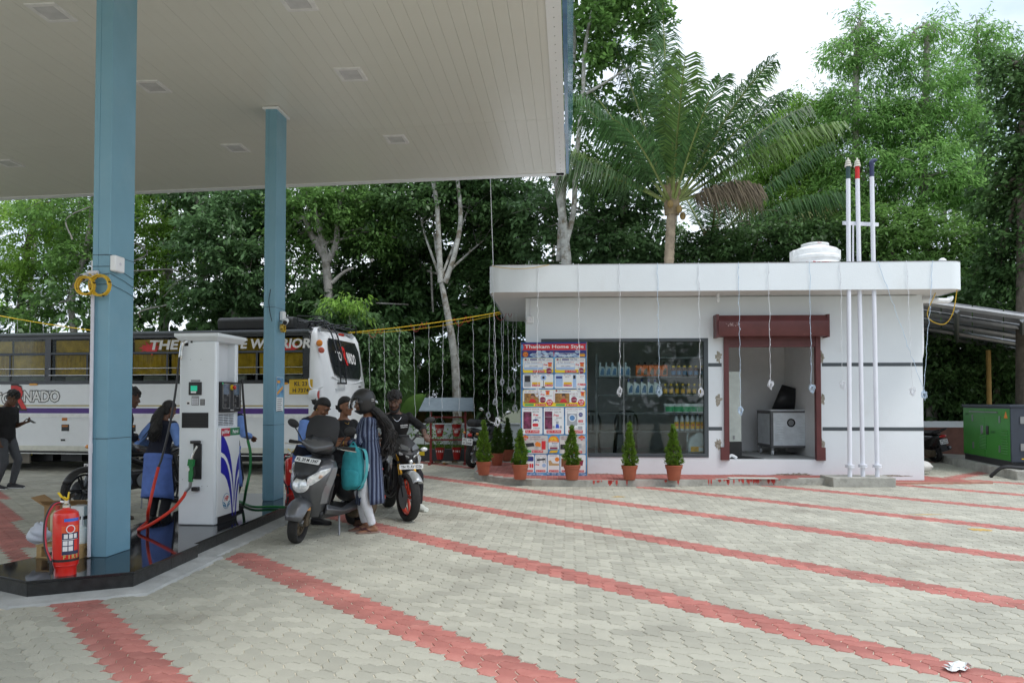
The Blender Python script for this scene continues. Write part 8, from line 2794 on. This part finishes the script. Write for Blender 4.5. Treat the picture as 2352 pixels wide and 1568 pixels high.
def trousers(o, J, m, name='trousers', length=.96, wide=1., seed=0, waist=.1):
 b = MB()
 k = J['k']
 r = J['rings'](.012, -.1, waist)
 ringed(b, r + [(J['S'](waist), r[-1][1], r[-1][2], r[-1][3], r[-1][4])], 16)
 for hip, kn, an in J['legs']:
  b.tube([hip + J['sp'] * .05, hip.lerp(kn, .25), hip.lerp(kn, .65), kn, kn.lerp(an, .5), kn.lerp(an, length)], [.098 * k, .1 * k, .083 * k * wide, .068 * k * wide, .062 * k * wide, .05 * k * wide], 14)
 x = b.build(name, m, o, True)
 remesh(x, .0095, 3)
 wrinkle(x, seed, .005)
 return x
def skirt(o, J, m, z1, name='kurta_skirt', flare=.07, seed=0, folds=9, slit=None, t0=.16, fr=.05, g=.026):
 """hanging cloth: follows the torso to the hips, then falls to height z1 with folds; slit = (angle, widening)"""
 rg = random.Random(seed)
 ph = [rg.uniform(0, 6) for _ in range(3)]
 tr = [(t, q) for t, q in zip((-.09, -.03, .05, .16, .27, .37, .44, .48, .515), J['rings'](g, -1, 1))]
 def at(t):
  for (ta, a), (tb, b) in zip(tr, tr[1:]):
   if ta <= t <= tb:
    u = (t - ta) / (tb - ta)
    return a[0].lerp(b[0], u), a[3] + (b[3] - a[3]) * u, a[4] + (b[4] - a[4]) * u
 spec = [(*at(t0 + (-.04 - t0) * i / 5), 0) for i in range(6)]
 hc, ha, hb = spec[-1][:3]
 for i in range(1, 9):
  u = i / 8
  spec.append((Vector((hc.x, hc.y, hc.z + (z1 - hc.z) * u)), ha + flare * u, hb + (flare + .02) * u, u))
 n_ = 48
 vs, fs = [], []
 for i, (c, a, b, u) in enumerate(spec):
  w = slit[1] * max(0, u - .1) if slit else 0
  for j in range(n_ + 1):
   t = (slit[0] if slit else 0) + w + (2 * math.pi - 2 * w) * j / n_
   k_ = 1 + fr * u * (math.sin(folds * t + ph[0]) + .6 * math.sin(folds * .53 * t + ph[1] + u))
   vs.append(c + J['right'] * (a * k_ * math.cos(t)) + J['front'] * (b * k_ * math.sin(t)))
 for i in range(len(spec) - 1):
  for j in range(n_):
   p = i * (n_ + 1) + j
   fs.append((p, p + 1, p + n_ + 2, p + n_ + 1))
 return MB().add(vs, fs).build(name, m, o, True, solid=.006)
def shoe(o, J, i, m, nm='shoe', sole=None, toe=None, hgt=.07, g=.008):
 hip, kn, an = J['legs'][i]
 k = J['k']
 s = 1 if i == 0 else -1
 td = (Vector(toe) if toe else Vector((s * .2, -1, 0))).normalized()
 Z = Vector((0, 0, 1))
 sd_ = td.cross(Z)
 ft = an - Vector((0, 0, .075 * k))
 if hgt:
  b = MB().loft([[ft + td * a + sd_ * ((w2 + g) * math.cos(q)) + Z * max(.008, zc_ + (hh_ + g) * math.sin(q)) for q in [2 * math.pi * j / 14 for j in range(14)]] for a, w2, zc_, hh_ in ((-.075 * k, .02, .04, .025), (-.055 * k, .033, .048, .04), (.0, .037, .05, .045), (.06 * k, .04, .04, .036), (.12 * k, .046, .03, .026), (.18 * k, .04, .025, .02), (.205 * k, .022, .022, .014))])
  x = b.build(nm, m, o, True)
 r = []
 for z in (0.002, .018):
  r.append([ft + td * a + sd_ * b_ + Z * z for a, b_ in ((-.08 * k, -.02), (-.085 * k, .02), (-.04 * k, .042), (.1 * k, .053), (.18 * k, .045), (.212 * k, .015), (.212 * k, -.015), (.18 * k, -.045), (.1 * k, -.053), (-.04 * k, -.042))])
 MB().loft(r).build('sole', sole or m, o, bevel=.004)
HAIR = mat('black_hair', (.012, .010, .009), .45, var=.5, scale=40, bump=.6, bscale=160)
def hair_cap(o, J, m=HAIR, low=-.03, g=.006, bun=None, curls=0, tail=None, seed=0, front_z=.05):
 b = MB()
 H = J['H']
 k = J['k']
 rings = []
 for z, rx, y0, y1 in ((low - .03, .058, .03, .082), (low, .07, .0, .094), (.02, .078, .0, .1), (front_z, .08, -.06, .104), (.075, .078, -.082, .102), (.1, .065, -.066, .088), (.122, .04, -.035, .058), (.135, .012, .0, .025)):
  cy, ry_ = (y0 + y1) / 2, (y1 - y0) / 2
  rings.append([H((rx + g) * math.cos(2 * math.pi * j / 18), cy + (ry_ + g) * math.sin(2 * math.pi * j / 18), z + (g * .6 if z > .1 else 0)) for j in range(18)])
 b.loft(rings)
 rg = random.Random(seed)
 if curls:
  for q in range(curls):
   a, t = rg.uniform(0, 6.28), rg.uniform(-.1, 1.35)
   b.ell(H((.085) * math.cos(a) * math.cos(t), .01 + .098 * math.sin(a) * math.cos(t), .055 + .085 * math.sin(t)), (rg.uniform(.014, .024) * k,) * 3, 7, 5)
 if bun:
  b.ell(H(*bun), (.042 * k, .036 * k, .038 * k), 12, 8)
  for q in range(9):
   b.tube([H(bun[0] + rg.uniform(-.03, .03), bun[1], bun[2]), H(bun[0] + rg.uniform(-.06, .06), bun[1] + rg.uniform(.02, .055), bun[2] + rg.uniform(-.03, .05))], [.01 * k, .003 * k], 5)
 x = b.build('hair', m, o, True)
 remesh(x, .006 if curls else .008, 1)
 if tail:
  cp = spline([Vector(p) for p in tail[0]], 4)
  nn_ = len(cp)
  ms = MB().tube(cp, [tail[2] * (.45 + .75 * math.sin(math.pi * min(1, .12 + .75 * i / nn_))) * (1 if i < nn_ - 3 else .55) for i in range(nn_)], 12, flat=.75).build('long_hair', m, o, True)
  remesh(ms, .01, 2)
  wrinkle(ms, 1, .016)
  for q in range(tail[1]):
   u = rg.uniform(-1, 1)
   pts = [Vector(p) + Vector((rg.gauss(0, .009) * (1 + i), rg.gauss(0, .009) * (1 + i), rg.gauss(0, .01))) + J['hx'] * u * tail[2] * (.5 + .5 * min(1, i)) for i, p in enumerate(tail[0])]
   if q == 0:
    tb = MB()
   tb.tube(spline(pts, 4), [.004] * 4 + [.0045] * (len(spline(pts, 4)) - 6) + [.003, .001], 4)
  tb.build('hair_strands', m, o, True)['kind'] = 'stuff'
def skin(nm, c):
 return mat('skin_' + nm, c, .5, var=.1, scale=14, sub=.1)
SK1, SK2, SK3 = skin('brown', (.25, .115, .062)), skin('dark', (.12, .058, .035)), skin('mid', (.17, .078, .045))
def fabric(nm, c, **kw):
 return mat('cloth_' + nm, c, .85, var=.15, scale=9, bump=.25, bscale=260, **kw)
NAVY, BLUES, BLUEK = fabric('navy', (.008, .010, .024)), fabric('sky_blue', (.16, .28, .62)), fabric('kurta_blue', (.11, .19, .52))
BLKC, JEANG, JEANB, BLKT = fabric('black', (.008, .008, .009)), fabric('grey_denim', (.07, .075, .085)), fabric('blue_denim', (.16, .22, .31)), fabric('black_trouser', (.01, .01, .014))
WHC = fabric('white', (.7, .71, .75))
TEAL = fabric('teal', (.02, .26, .3))
def stripes_mat():
 m = mat('cloth_striped', (.02, .03, .075), .85, bump=.2, bscale=260)
 n, L = m.node_tree.nodes, m.node_tree.links.new
 b = n['Principled BSDF']
 t = n.new('ShaderNodeTexCoord')
 sx = n.new('ShaderNodeSeparateXYZ')
 L(t.outputs['Object'], sx.inputs[0])
 ad = n.new('ShaderNodeMath')
 ad.operation = 'ARCTAN2'
 L(sx.outputs[0], ad.inputs[0])
 L(sx.outputs[1], ad.inputs[1])
 nz_ = n.new('ShaderNodeTexNoise')
 nz_.inputs['Scale'].default_value = 4
 L(t.outputs['Object'], nz_.inputs[0])
 a2 = n.new('ShaderNodeMath')
 a2.operation = 'MULTIPLY_ADD'
 a2.inputs[1].default_value = .12
 L(nz_.outputs[0], a2.inputs[0])
 L(ad.outputs[0], a2.inputs[2])
 mu = n.new('ShaderNodeMath')
 mu.operation = 'MULTIPLY'
 mu.inputs[1].default_value = 3.5
 L(a2.outputs[0], mu.inputs[0])
 fr = n.new('ShaderNodeMath')
 fr.operation = 'FRACT'
 L(mu.outputs[0], fr.inputs[0])
 r = n.new('ShaderNodeValToRGB')
 r.color_ramp.interpolation = 'CONSTANT'
 e = r.color_ramp.elements
 e[0].position, e[0].color = 0, (.012, .018, .05, 1)
 e[1].position, e[1].color = .34, (.2, .25, .36, 1)
 for p, c in ((.42, (.02, .035, .09, 1)), (.5, (.33, .38, .48, 1)), (.58, (.03, .045, .11, 1)), (.72, (.16, .21, .33, 1)), (.8, (.012, .018, .05, 1))):
  q = e.new(p)
  q.color = c
 L(fr.outputs[0], r.inputs[0])
 L(r.outputs[0], b.inputs['Base Color'])
 return m
STRIPE = stripes_mat()
ASK = 'attendant'
# == 1 the man at the far left looking at his telephone (faces right, +x: rz = 90)
p = G(30, 1122)
o, J = person('man in black T-shirt and grey jeans at the left edge looking at his phone', (p.x - .16, p.y, 0), 86, 1.68, SK2, False,
              ((.09, -.08, 0), (-.08, .08, 0)), ((.12, -.26, 1.12), (-.2, -.05, .82)), (0, .0, .91), (5, 0), (0, 28, 0), curl=(.5, .35), handdir=(((0, -1, .25), (0, .3, -1)), None), elbow=((.3, .8, -.6), (-.4, .8, -.3)), build_=1.08, toe=((.1, -1, 0), (-.1, -1, 0)))
cloth_top(o, J, BLKC, 'T_shirt', .5, seed=1, hem=-.13, g=.024)
trousers(o, J, JEANG, 'jeans', seed=2)
for i in (0, 1):
 shoe(o, J, i, mat('shoe_dark', (.03, .03, .035), .7), sole=WHITE, toe=((.1, -1, 0), (-.1, -1, 0))[i])
hair_cap(o, J, low=-.02, g=.003, curls=60)
wr = J['arms'][0][2]
ph = MB().box((0, 0, 0), (.07, .012, .15), (-62, 0, 0)).build('mobile_phone', BLACKP, None, bevel=.004)
ph.location = o.matrix_basis @ (wr + Vector((-.015, -.13, .035)))
ph.rotation_euler = (0, 0, R(86))
tag(ph, 'dark mobile phone held by the man at the left edge', 'phone')
# == 2 attendant with her back to the camera, behind the dispenser
o, J = person('pump attendant seen from behind in navy waistcoat and blue kurta, left of the dispenser', (-4.36, 9.25, 0), 172, 1.5, SK3, True,
              ((.08, .0, 0), (-.08, .03, 0)), ((.2, -.2, .95), (-.2, -.22, .93)), (0, 0, .82), (14, 0), (-25, 18, 0))
trousers(o, J, BLKT, seed=4, wide=1.15)
cloth_top(o, J, NAVY, 'waistcoat', .2, seed=5, g=.02, hem=-.09, slm=None, wr=.004)
sl = MB()
for i, (sh_, el, wr) in enumerate(J['arms']):
 sl.tube([sh_, sh_.lerp(el, .5), el, el.lerp(wr, .8)], [.062, .056, .05, .042], 12)
x = sl.build('sleeves', BLUES, o, True)
wrinkle(x, 3, .006)
skirt(o, J, BLUEK, .3, seed=6, flare=.02, t0=.02, fr=.03, folds=6)
hair_cap(o, J, low=-.06, tail=([J['H'](0, .09, .0), J['H'](0, .13, -.12), J['S'](.34) - J['front'] * .15, J['S'](.18) - J['front'] * .15], 90, .065))
for i in (0, 1):
 shoe(o, J, i, BLACKP, 'sandal')
# == 3 man in navy beside the commuter motorcycle, mostly behind the column
o, J = person('man in navy shirt and pale jeans standing behind the near blue column', (-4.92, 9.3, 0), 118, 1.66, SK2, False,
              ((.1, -.02, 0), (-.12, .1, 0)), ((.05, -.3, 1.02), (-.02, -.3, 1.0)), (0, 0, .9), (12, 0), (10, 15, 0), elbow=((.9, .3, -.5), (-.9, .3, -.5)))
trousers(o, J, JEANB, 'jeans', seed=8)
cloth_top(o, J, NAVY, 'shirt', .75, seed=9, hem=-.13, g=.022)
hair_cap(o, J, low=-.02, g=.003, curls=60)
for i in (0, 1):
 shoe(o, J, i, mat('shoe_brown', (.08, .06, .05), .7))
# == 4 attendant hidden behind the dispenser
o, J = person('pump attendant in blue almost hidden behind the dispenser on the island', (-3.52, 9.3, .15), 160, 1.42, SK3, True,
              ((.08, .0, 0), (-.08, .03, 0)), ((.18, -.2, .9), (-.18, -.2, .9)), (0, 0, .78), (8, 0), (0, 12, 0))
trousers(o, J, BLKT, seed=4, wide=1.15)
cloth_top(o, J, NAVY, 'waistcoat', .2, seed=5, g=.02, hem=-.09, wr=.004)
sl = MB()
for i, (sh_, el, wr) in enumerate(J['arms']):
 sl.tube([sh_, sh_.lerp(el, .5), el, el.lerp(wr, .8)], [.06, .054, .048, .04], 12)
sl.build('sleeves', BLUES, o, True)
skirt(o, J, BLUEK, .3, seed=6, flare=.02, t0=.02, fr=.03, folds=6)
hair_cap(o, J, low=-.05, bun=(0, .12, -.02))
for i in (0, 1):
 shoe(o, J, i, BLACKP, 'sandal')
# == 5 attendant beside the scooter, head bent, facing right
o, J = person('pump attendant in navy waistcoat over light blue shirt, bending her head behind the scooter', (-2.47, 9.12, 0), 62, 1.56, SK1, True,
              ((.08, -.06, 0), (-.09, .08, 0)), ((.1, -.34, .92), (-.12, -.3, .95)), (0, .04, .86), (17, 0), (12, 36, 0), elbow=((.6, .7, -.5), (-.7, .6, -.4)), toe=((.1, -1, 0), (-.1, -1, 0)))
trousers(o, J, BLKT, seed=14)
cloth_top(o, J, NAVY, 'waistcoat', .12, seed=15, g=.022, hem=-.09, wr=.004)
sl = MB()
for i, (sh_, el, wr) in enumerate(J['arms']):
 sl.tube([sh_ + Vector((0, 0, .012)), sh_.lerp(el, .5), el, el.lerp(wr, .85)], [.07, .066, .057, .046], 12)
x = sl.build('sleeves', BLUES, o, True)
wrinkle(x, 3, .008)
skirt(o, J, BLUEK, .42, seed=16, flare=.02, t0=-.02, fr=.035, folds=6)
hair_cap(o, J, low=-.05, bun=(0, .135, -.01), seed=3)
for s in (-1, 1):
 MB().ell(J['H'](s * .083, .012, -.045), (.008, .008, .009), 8, 6).build('earring', mat('gold', (.7, .45, .1), .3, .9), o, True)
for i in (0, 1):
 shoe(o, J, i, BLACKP, 'sandal')
# == 6 young woman in black seated on the scooter, looking right
sv = Vector((-math.sin(R(hd)), math.cos(R(hd)), 0))
seatp = sc_loc - sv * .42
o, J = person('young woman in black top seated on the scooter, looking to the right', (seatp.x - .08, seatp.y + .05, 0), 42, 1.52, SK1, True,
              ((.16, -.12, .0), (-.25, -.1, .22)), ((.2, -.36, 1.02), (.05, -.36, .98)), (0, 0, .83), (4, 0), (18, 2, 0), knee=((.45, -1, .3), (-.3, -1, .3)), elbow=((.7, .3, -.7), (-.6, .2, -.8)), curl=(.6, .6), handdir=(((.5, -1, 0), (0, 0, 1)), ((.6, -1, .1), (0, 0, 1))))
trousers(o, J, BLKT, seed=24)
cloth_top(o, J, BLKC, 'top', .6, seed=25, hem=-.08, g=.012)
hair_cap(o, J, low=-.05, bun=(0, .125, -.02), seed=5, g=.01)
MB().tube(spline([J['S'](.5) + J['right'] * .06 + J['front'] * .02, J['S'](.45) + J['front'] * .11, J['S'](.5) - J['right'] * .06 + J['front'] * .02]), .003, 5).build('necklace', mat('gold', (.7, .45, .1), .3, .9), o)
for i in (0, 1):
 shoe(o, J, i, mat('sandal_brown', (.1, .05, .03), .7), 'sandal')
J6, o6 = J, o
# == 7 young woman with helmet, striped kurta, white leggings
p = G(851, 1222)
o, J = person('woman in striped blue kurta and white leggings, long black hair under her helmet', (p.x - .03, p.y + .03, 0), -78, 1.56, SK1, True,
              ((.07, .05, 0), (-.08, -.03, 0)), ((-.02, -.31, 1.01), (-.1, -.3, 1.03)), (0, .02, .86), (4, 0), (0, 12, 0), elbow=((.6, .6, -.9), (-.6, .6, -.9)), curl=(.5, .5), toe=((.1, -1, 0), (-.05, -1, 0)), handdir=(((-.3, -1, .1), (.6, 0, .8)), ((.1, -1, .0), (-.6, 0, .8))))
trousers(o, J, WHC, 'leggings', .93, .97, seed=34)
cloth_top(o, J, STRIPE, 'kurta', .78, seed=35, g=.019, hem=.2)
skirt(o, J, STRIPE, .33, seed=36, flare=.02, t0=.33, fr=.045, folds=7, slit=(.45, .42), g=.023)
HB_ = mat('helmet_black', (.02, .02, .021), .38, var=.1)
H, k = J['H'], J['k']
rings = []
for z, rx, y0, y1 in ((-.125, .088, -.06, .09), (-.07, .108, -.122, .12), (0., .126, -.14, .148), (.06, .13, -.138, .156), (.11, .118, -.112, .142), (.15, .088, -.075, .105), (.172, .045, -.03, .06), (.178, .012, .0, .03)):
 cy, ry_ = (y0 + y1) / 2, (y1 - y0) / 2
 rings.append([H(rx * math.cos(2 * math.pi * j / 28), cy + ry_ * math.sin(2 * math.pi * j / 28), z) for j in range(28)])
hel = thing('helmet', 'matt black crash helmet with raised clear visor on the head of the woman in stripes', 'helmet', o.matrix_basis @ J['hc'], -78)
MBh = MB(Matrix.Translation(-J['hc']))
vs = [q for g in rings for q in g]
fs = []
for i in range(7):
 for j in range(28):
  a = 2 * math.pi * (j + .5) / 28
  if i in (1, 2) and math.sin(a) < -.45:
   continue
  q = (j + 1) % 28
  fs.append((i * 28 + j, i * 28 + q, (i + 1) * 28 + q, (i + 1) * 28 + j))
fs.append(tuple(range(7 * 28, 8 * 28)))
MBh.add(vs, fs)
MBh.build('shell', HB_, hel, True, solid=.016)
vz = []
for rr, z0 in ((.0, .085), (.028, .06), (.05, .015), (.058, -.035)):
 vz.append([H((.132 + rr * .25) * math.cos(R(a)), .008 + (.146 + rr) * math.sin(R(a)), z0) for a in range(200, 341, 10)])
MB(Matrix.Translation(-J['hc'])).loft(vz, cap=False).build('visor', glass_mat('visor_clear', (.86, .88, .9), 1.6), hel, True)
for s in (-1, 1):
 MB(Matrix.Translation(-J['hc'])).ell(H(s * .128, -.03, .02), (.014, .03, .03), 12, 8).build('visor_pivot', BLACKP, hel, True)
for dz, w_ in ((.03, .045), (.008, .04)):
 c = H(.1, .105, dz)
 MB(Matrix.Translation(-J['hc'])).box(tuple(c + J['hx'] * .018 - J['hf'] * .014), (w_, .004, .009), (0, 0, 40)).build('decal', LW, hel)
 c = H(-.1, .105, dz)
 MB(Matrix.Translation(-J['hc'])).box(tuple(c - J['hx'] * .018 - J['hf'] * .014), (w_, .004, .009), (0, 0, -40)).build('decal', LW, hel)
hair_cap(o, J, g=.0, low=-.06, tail=([H(0, .06, -.06), H(0, .14, -.16), J['S'](.38) - J['front'] * .2, J['S'](.24) - J['front'] * .22, J['S'](.08) - J['front'] * .2, J['S'](.0) - J['front'] * .16], 170, .085))
for i in (0, 1):
 shoe(o, J, i, mat('flip_flop', (.09, .03, .04), .6), hgt=0, sole=mat('flip_sole', (.25, .16, .13), .8), toe=((.1, -1, 0), (-.05, -1, 0))[i])
 hip, kn, an = J['legs'][i]
 td = Vector(((.1, -1, 0), (-.05, -1, 0))[i]).normalized()
 sd_ = td.cross(Vector((0, 0, 1)))
 ft = an - Vector((0, 0, .075 * k))
 for s in (-1, 1):
  MB().tube(spline([ft + td * .14 * k + Vector((0, 0, .035)), ft + td * .09 * k + sd_ * s * .03 + Vector((0, 0, .052)), ft + td * .03 * k + sd_ * s * .046 + Vector((0, 0, .02))]), .009, 6, flat=.5).build('thong_strap', MATS['cloth_flip'] if 'cloth_flip' in MATS else mat('flip_flop', (.09, .03, .04), .6), o, True)
wr = J['arms'][1][2]
MB().torus(tuple(J['arms'][1][1].lerp(wr, .86)), .034, .004, 'y', 20, 6).build('bangle', mat('gold', (.7, .45, .1), .3, .9), o, True)
MB().torus(tuple(J['arms'][0][1].lerp(J['arms'][0][2], .86)), .034, .004, 'y', 20, 6).build('bangle', MATS['gold'], o, True)
q = P(775, 1012, 8.62)
wal = MB().box((0, 0, 0), (.15, .05, .1), (0, -6, 8)).build('wallet', mat('leather_brown', (.22, .075, .035), .55, var=.25), None, bevel=.01)
wal.location = P(790, 1014, 8.66)
tag(wal, 'brown leather wallet held between the helmeted woman and the seated woman', 'wallet')
# == 8 man on the naked motorcycle
seat8 = mtl - fw2 * .22
lz = mhd - 180
o, J = person('bearded man in black shirt sitting on the grey motorcycle with orange wheels', (seat8.x, seat8.y, 0), lz, 1.74, SK2, False,
              ((.33, -.04, .0), (-.34, .02, .0)), ((.3, -.5, 1.06), (-.3, -.46, 1.06)), (0, .05, .84), (14, 0), (-22, 22, 0), knee=((.6, -1, .1), (-.6, -1, .1)), elbow=((1, .3, -.4), (-1, .3, -.4)), curl=(.45, .45), handdir=(((.1, -1, -.25), (0, -.2, 1)), ((-.1, -1, -.25), (0, -.2, 1))), toe=((.3, -1, 0), (-.3, -1, 0)))
trousers(o, J, BLKT, seed=44)
cloth_top(o, J, BLKC, 'shirt', .72, seed=45, hem=-.11, g=.024, wr=.009)
hair_cap(o, J, low=-.0, curls=150, seed=8, g=.004)
H, k = J['H'], J['k']
bd = MB()
bd.tube([H(-.066, -.02, -.02), H(-.062, -.045, -.075), H(-.03, -.085, -.112), H(0, -.092, -.118), H(.03, -.085, -.112), H(.062, -.045, -.075), H(.066, -.02, -.02)], [.01 * k, .017 * k, .02 * k, .022 * k, .02 * k, .017 * k, .01 * k], 8)
bd.tube([H(-.03, -.094, -.052), H(0, -.106, -.048), H(.03, -.094, -.052)], [.005 * k, .007 * k, .005 * k], 6)
x = bd.build('beard', HAIR, o, True)
MB().tube(spline([J['S'](.5) + J['right'] * .075 + J['front'] * .02, J['S'](.455) + J['right'] * .05 + J['front'] * .11, J['S'](.42) + J['front'] * .135, J['S'](.455) - J['right'] * .05 + J['front'] * .11, J['S'](.5) - J['right'] * .075 + J['front'] * .02]), .005, 6).build('neck_chain', CHROME, o, True)
for s in (-1, 1):
 c = J['S'](.5)
 MB().loft([[c + J['right'] * s * .075 + J['front'] * .0 + Vector((0, 0, .02)), c + J['right'] * s * .07 + J['front'] * .085 + Vector((0, 0, -.02)), c + J['right'] * s * .03 + J['front'] * .105 + Vector((0, 0, -.08)), c + J['right'] * s * .1 + J['front'] * .1 + Vector((0, 0, -.06))], [c + J['right'] * s * .083 + Vector((0, 0, .016)), c + J['right'] * s * .078 + J['front'] * .093 + Vector((0, 0, -.024)), c + J['right'] * s * .034 + J['front'] * .113 + Vector((0, 0, -.084)), c + J['right'] * s * .108 + J['front'] * .106 + Vector((0, 0, -.064))]]).build('collar', BLKC, o, bevel=.003)
c = J['S'](.36) + J['right'] * .09 + J['front'] * .158
for dz, w_, s_ in ((.012, .11, 'PARK FOREVER'), (-.014, .1, 'COLLECTIVE')):
 text(s_, LW, o, frame(c + J['sp'] * dz, J['right'] - J['front'] * .25, J['sp']), h=.016, w=w_, th=.008, off=.02)
CROC = mat('clog_white', (.62, .64, .58), .6)
for i in (0, 1):
 shoe(o, J, i, CROC, 'clog', sole=CROC, toe=((.3, -1, 0), (-.3, -1, 0))[i], g=.014)
# == the turquoise rucksack hanging at the scooter's side
q = P(811, 1076, 8.42)
rk = thing('rucksack', 'turquoise rucksack held beside the scooter in front of the seated woman', 'rucksack', q, -8)
rk.scale = (.86, .9, .9)
BAGM = fabric('turquoise', (.03, .29, .33))
rings = []
for z, w_, d in ((-.26, .09, .05), (-.25, .14, .09), (-.1, .15, .1), (.08, .145, .095), (.2, .12, .075), (.27, .07, .045), (.29, .03, .02)):
 rings.append([(w_ * math.copysign(abs(math.cos(t)) ** .7, math.cos(t)), d * math.copysign(abs(math.sin(t)) ** .7, math.sin(t)), z) for t in [2 * math.pi * j / 20 for j in range(20)]])
x = MB().loft(rings).build('main_pouch', BAGM, rk, True, sub=2)
wrinkle(x, 2, .014)
x = MB().loft([[(w_ * math.copysign(abs(math.cos(t)) ** .7, math.cos(t)), -.085 + d * math.sin(t), z) for t in [2 * math.pi * j / 16 for j in range(16)]] for z, w_, d in ((-.23, .09, .03), (-.2, .11, .045), (-.05, .11, .05), (-.0, .09, .03))]).build('front_pocket', BAGM, rk, True, sub=1)
wrinkle(x, 4, .008)
for s in (1,):
 MB().tube(spline([(.08, .0, .26), (.17, -.02, .22), (.2, -.03, .05), (.17, -.03, -.13), (.09, -.04, -.25)]), [.012] * 4 + [.03] * 18 + [.012] * 3, 8, flat=.4).build('shoulder_strap', fabric('turquoise_light', (.09, .4, .43)), rk, True)
MB().tube(spline([(.13, -.08, -.2), (.09, -.1, -.24), (.02, -.1, -.27)]), .012, 6, flat=.5).build('strap_end', BLKC, rk, True)
MB().tube(spline([(-.04, 0, .28), (0, 0, .33), (.04, 0, .28)]), .01, 6).build('grab_loop', BAGM, rk, True)
# == PAINT SPILLS ON THE PAVING
SPILL = mat('yellow_spill', (.5, .33, .1), .9, var=.4, scale=30)
for k, (px, py, w_, h_) in enumerate(((2252, 1216, .13, .09), (1420, 1140, .1, .06), (2128, 1181, .2, .03))):
 p = G(px, py, .0025)
 o = MB().prism(blotch(p.x, p.y, w_, h_, seedv=60 + k), .002, .003).build('paint_spill', SPILL, bed)
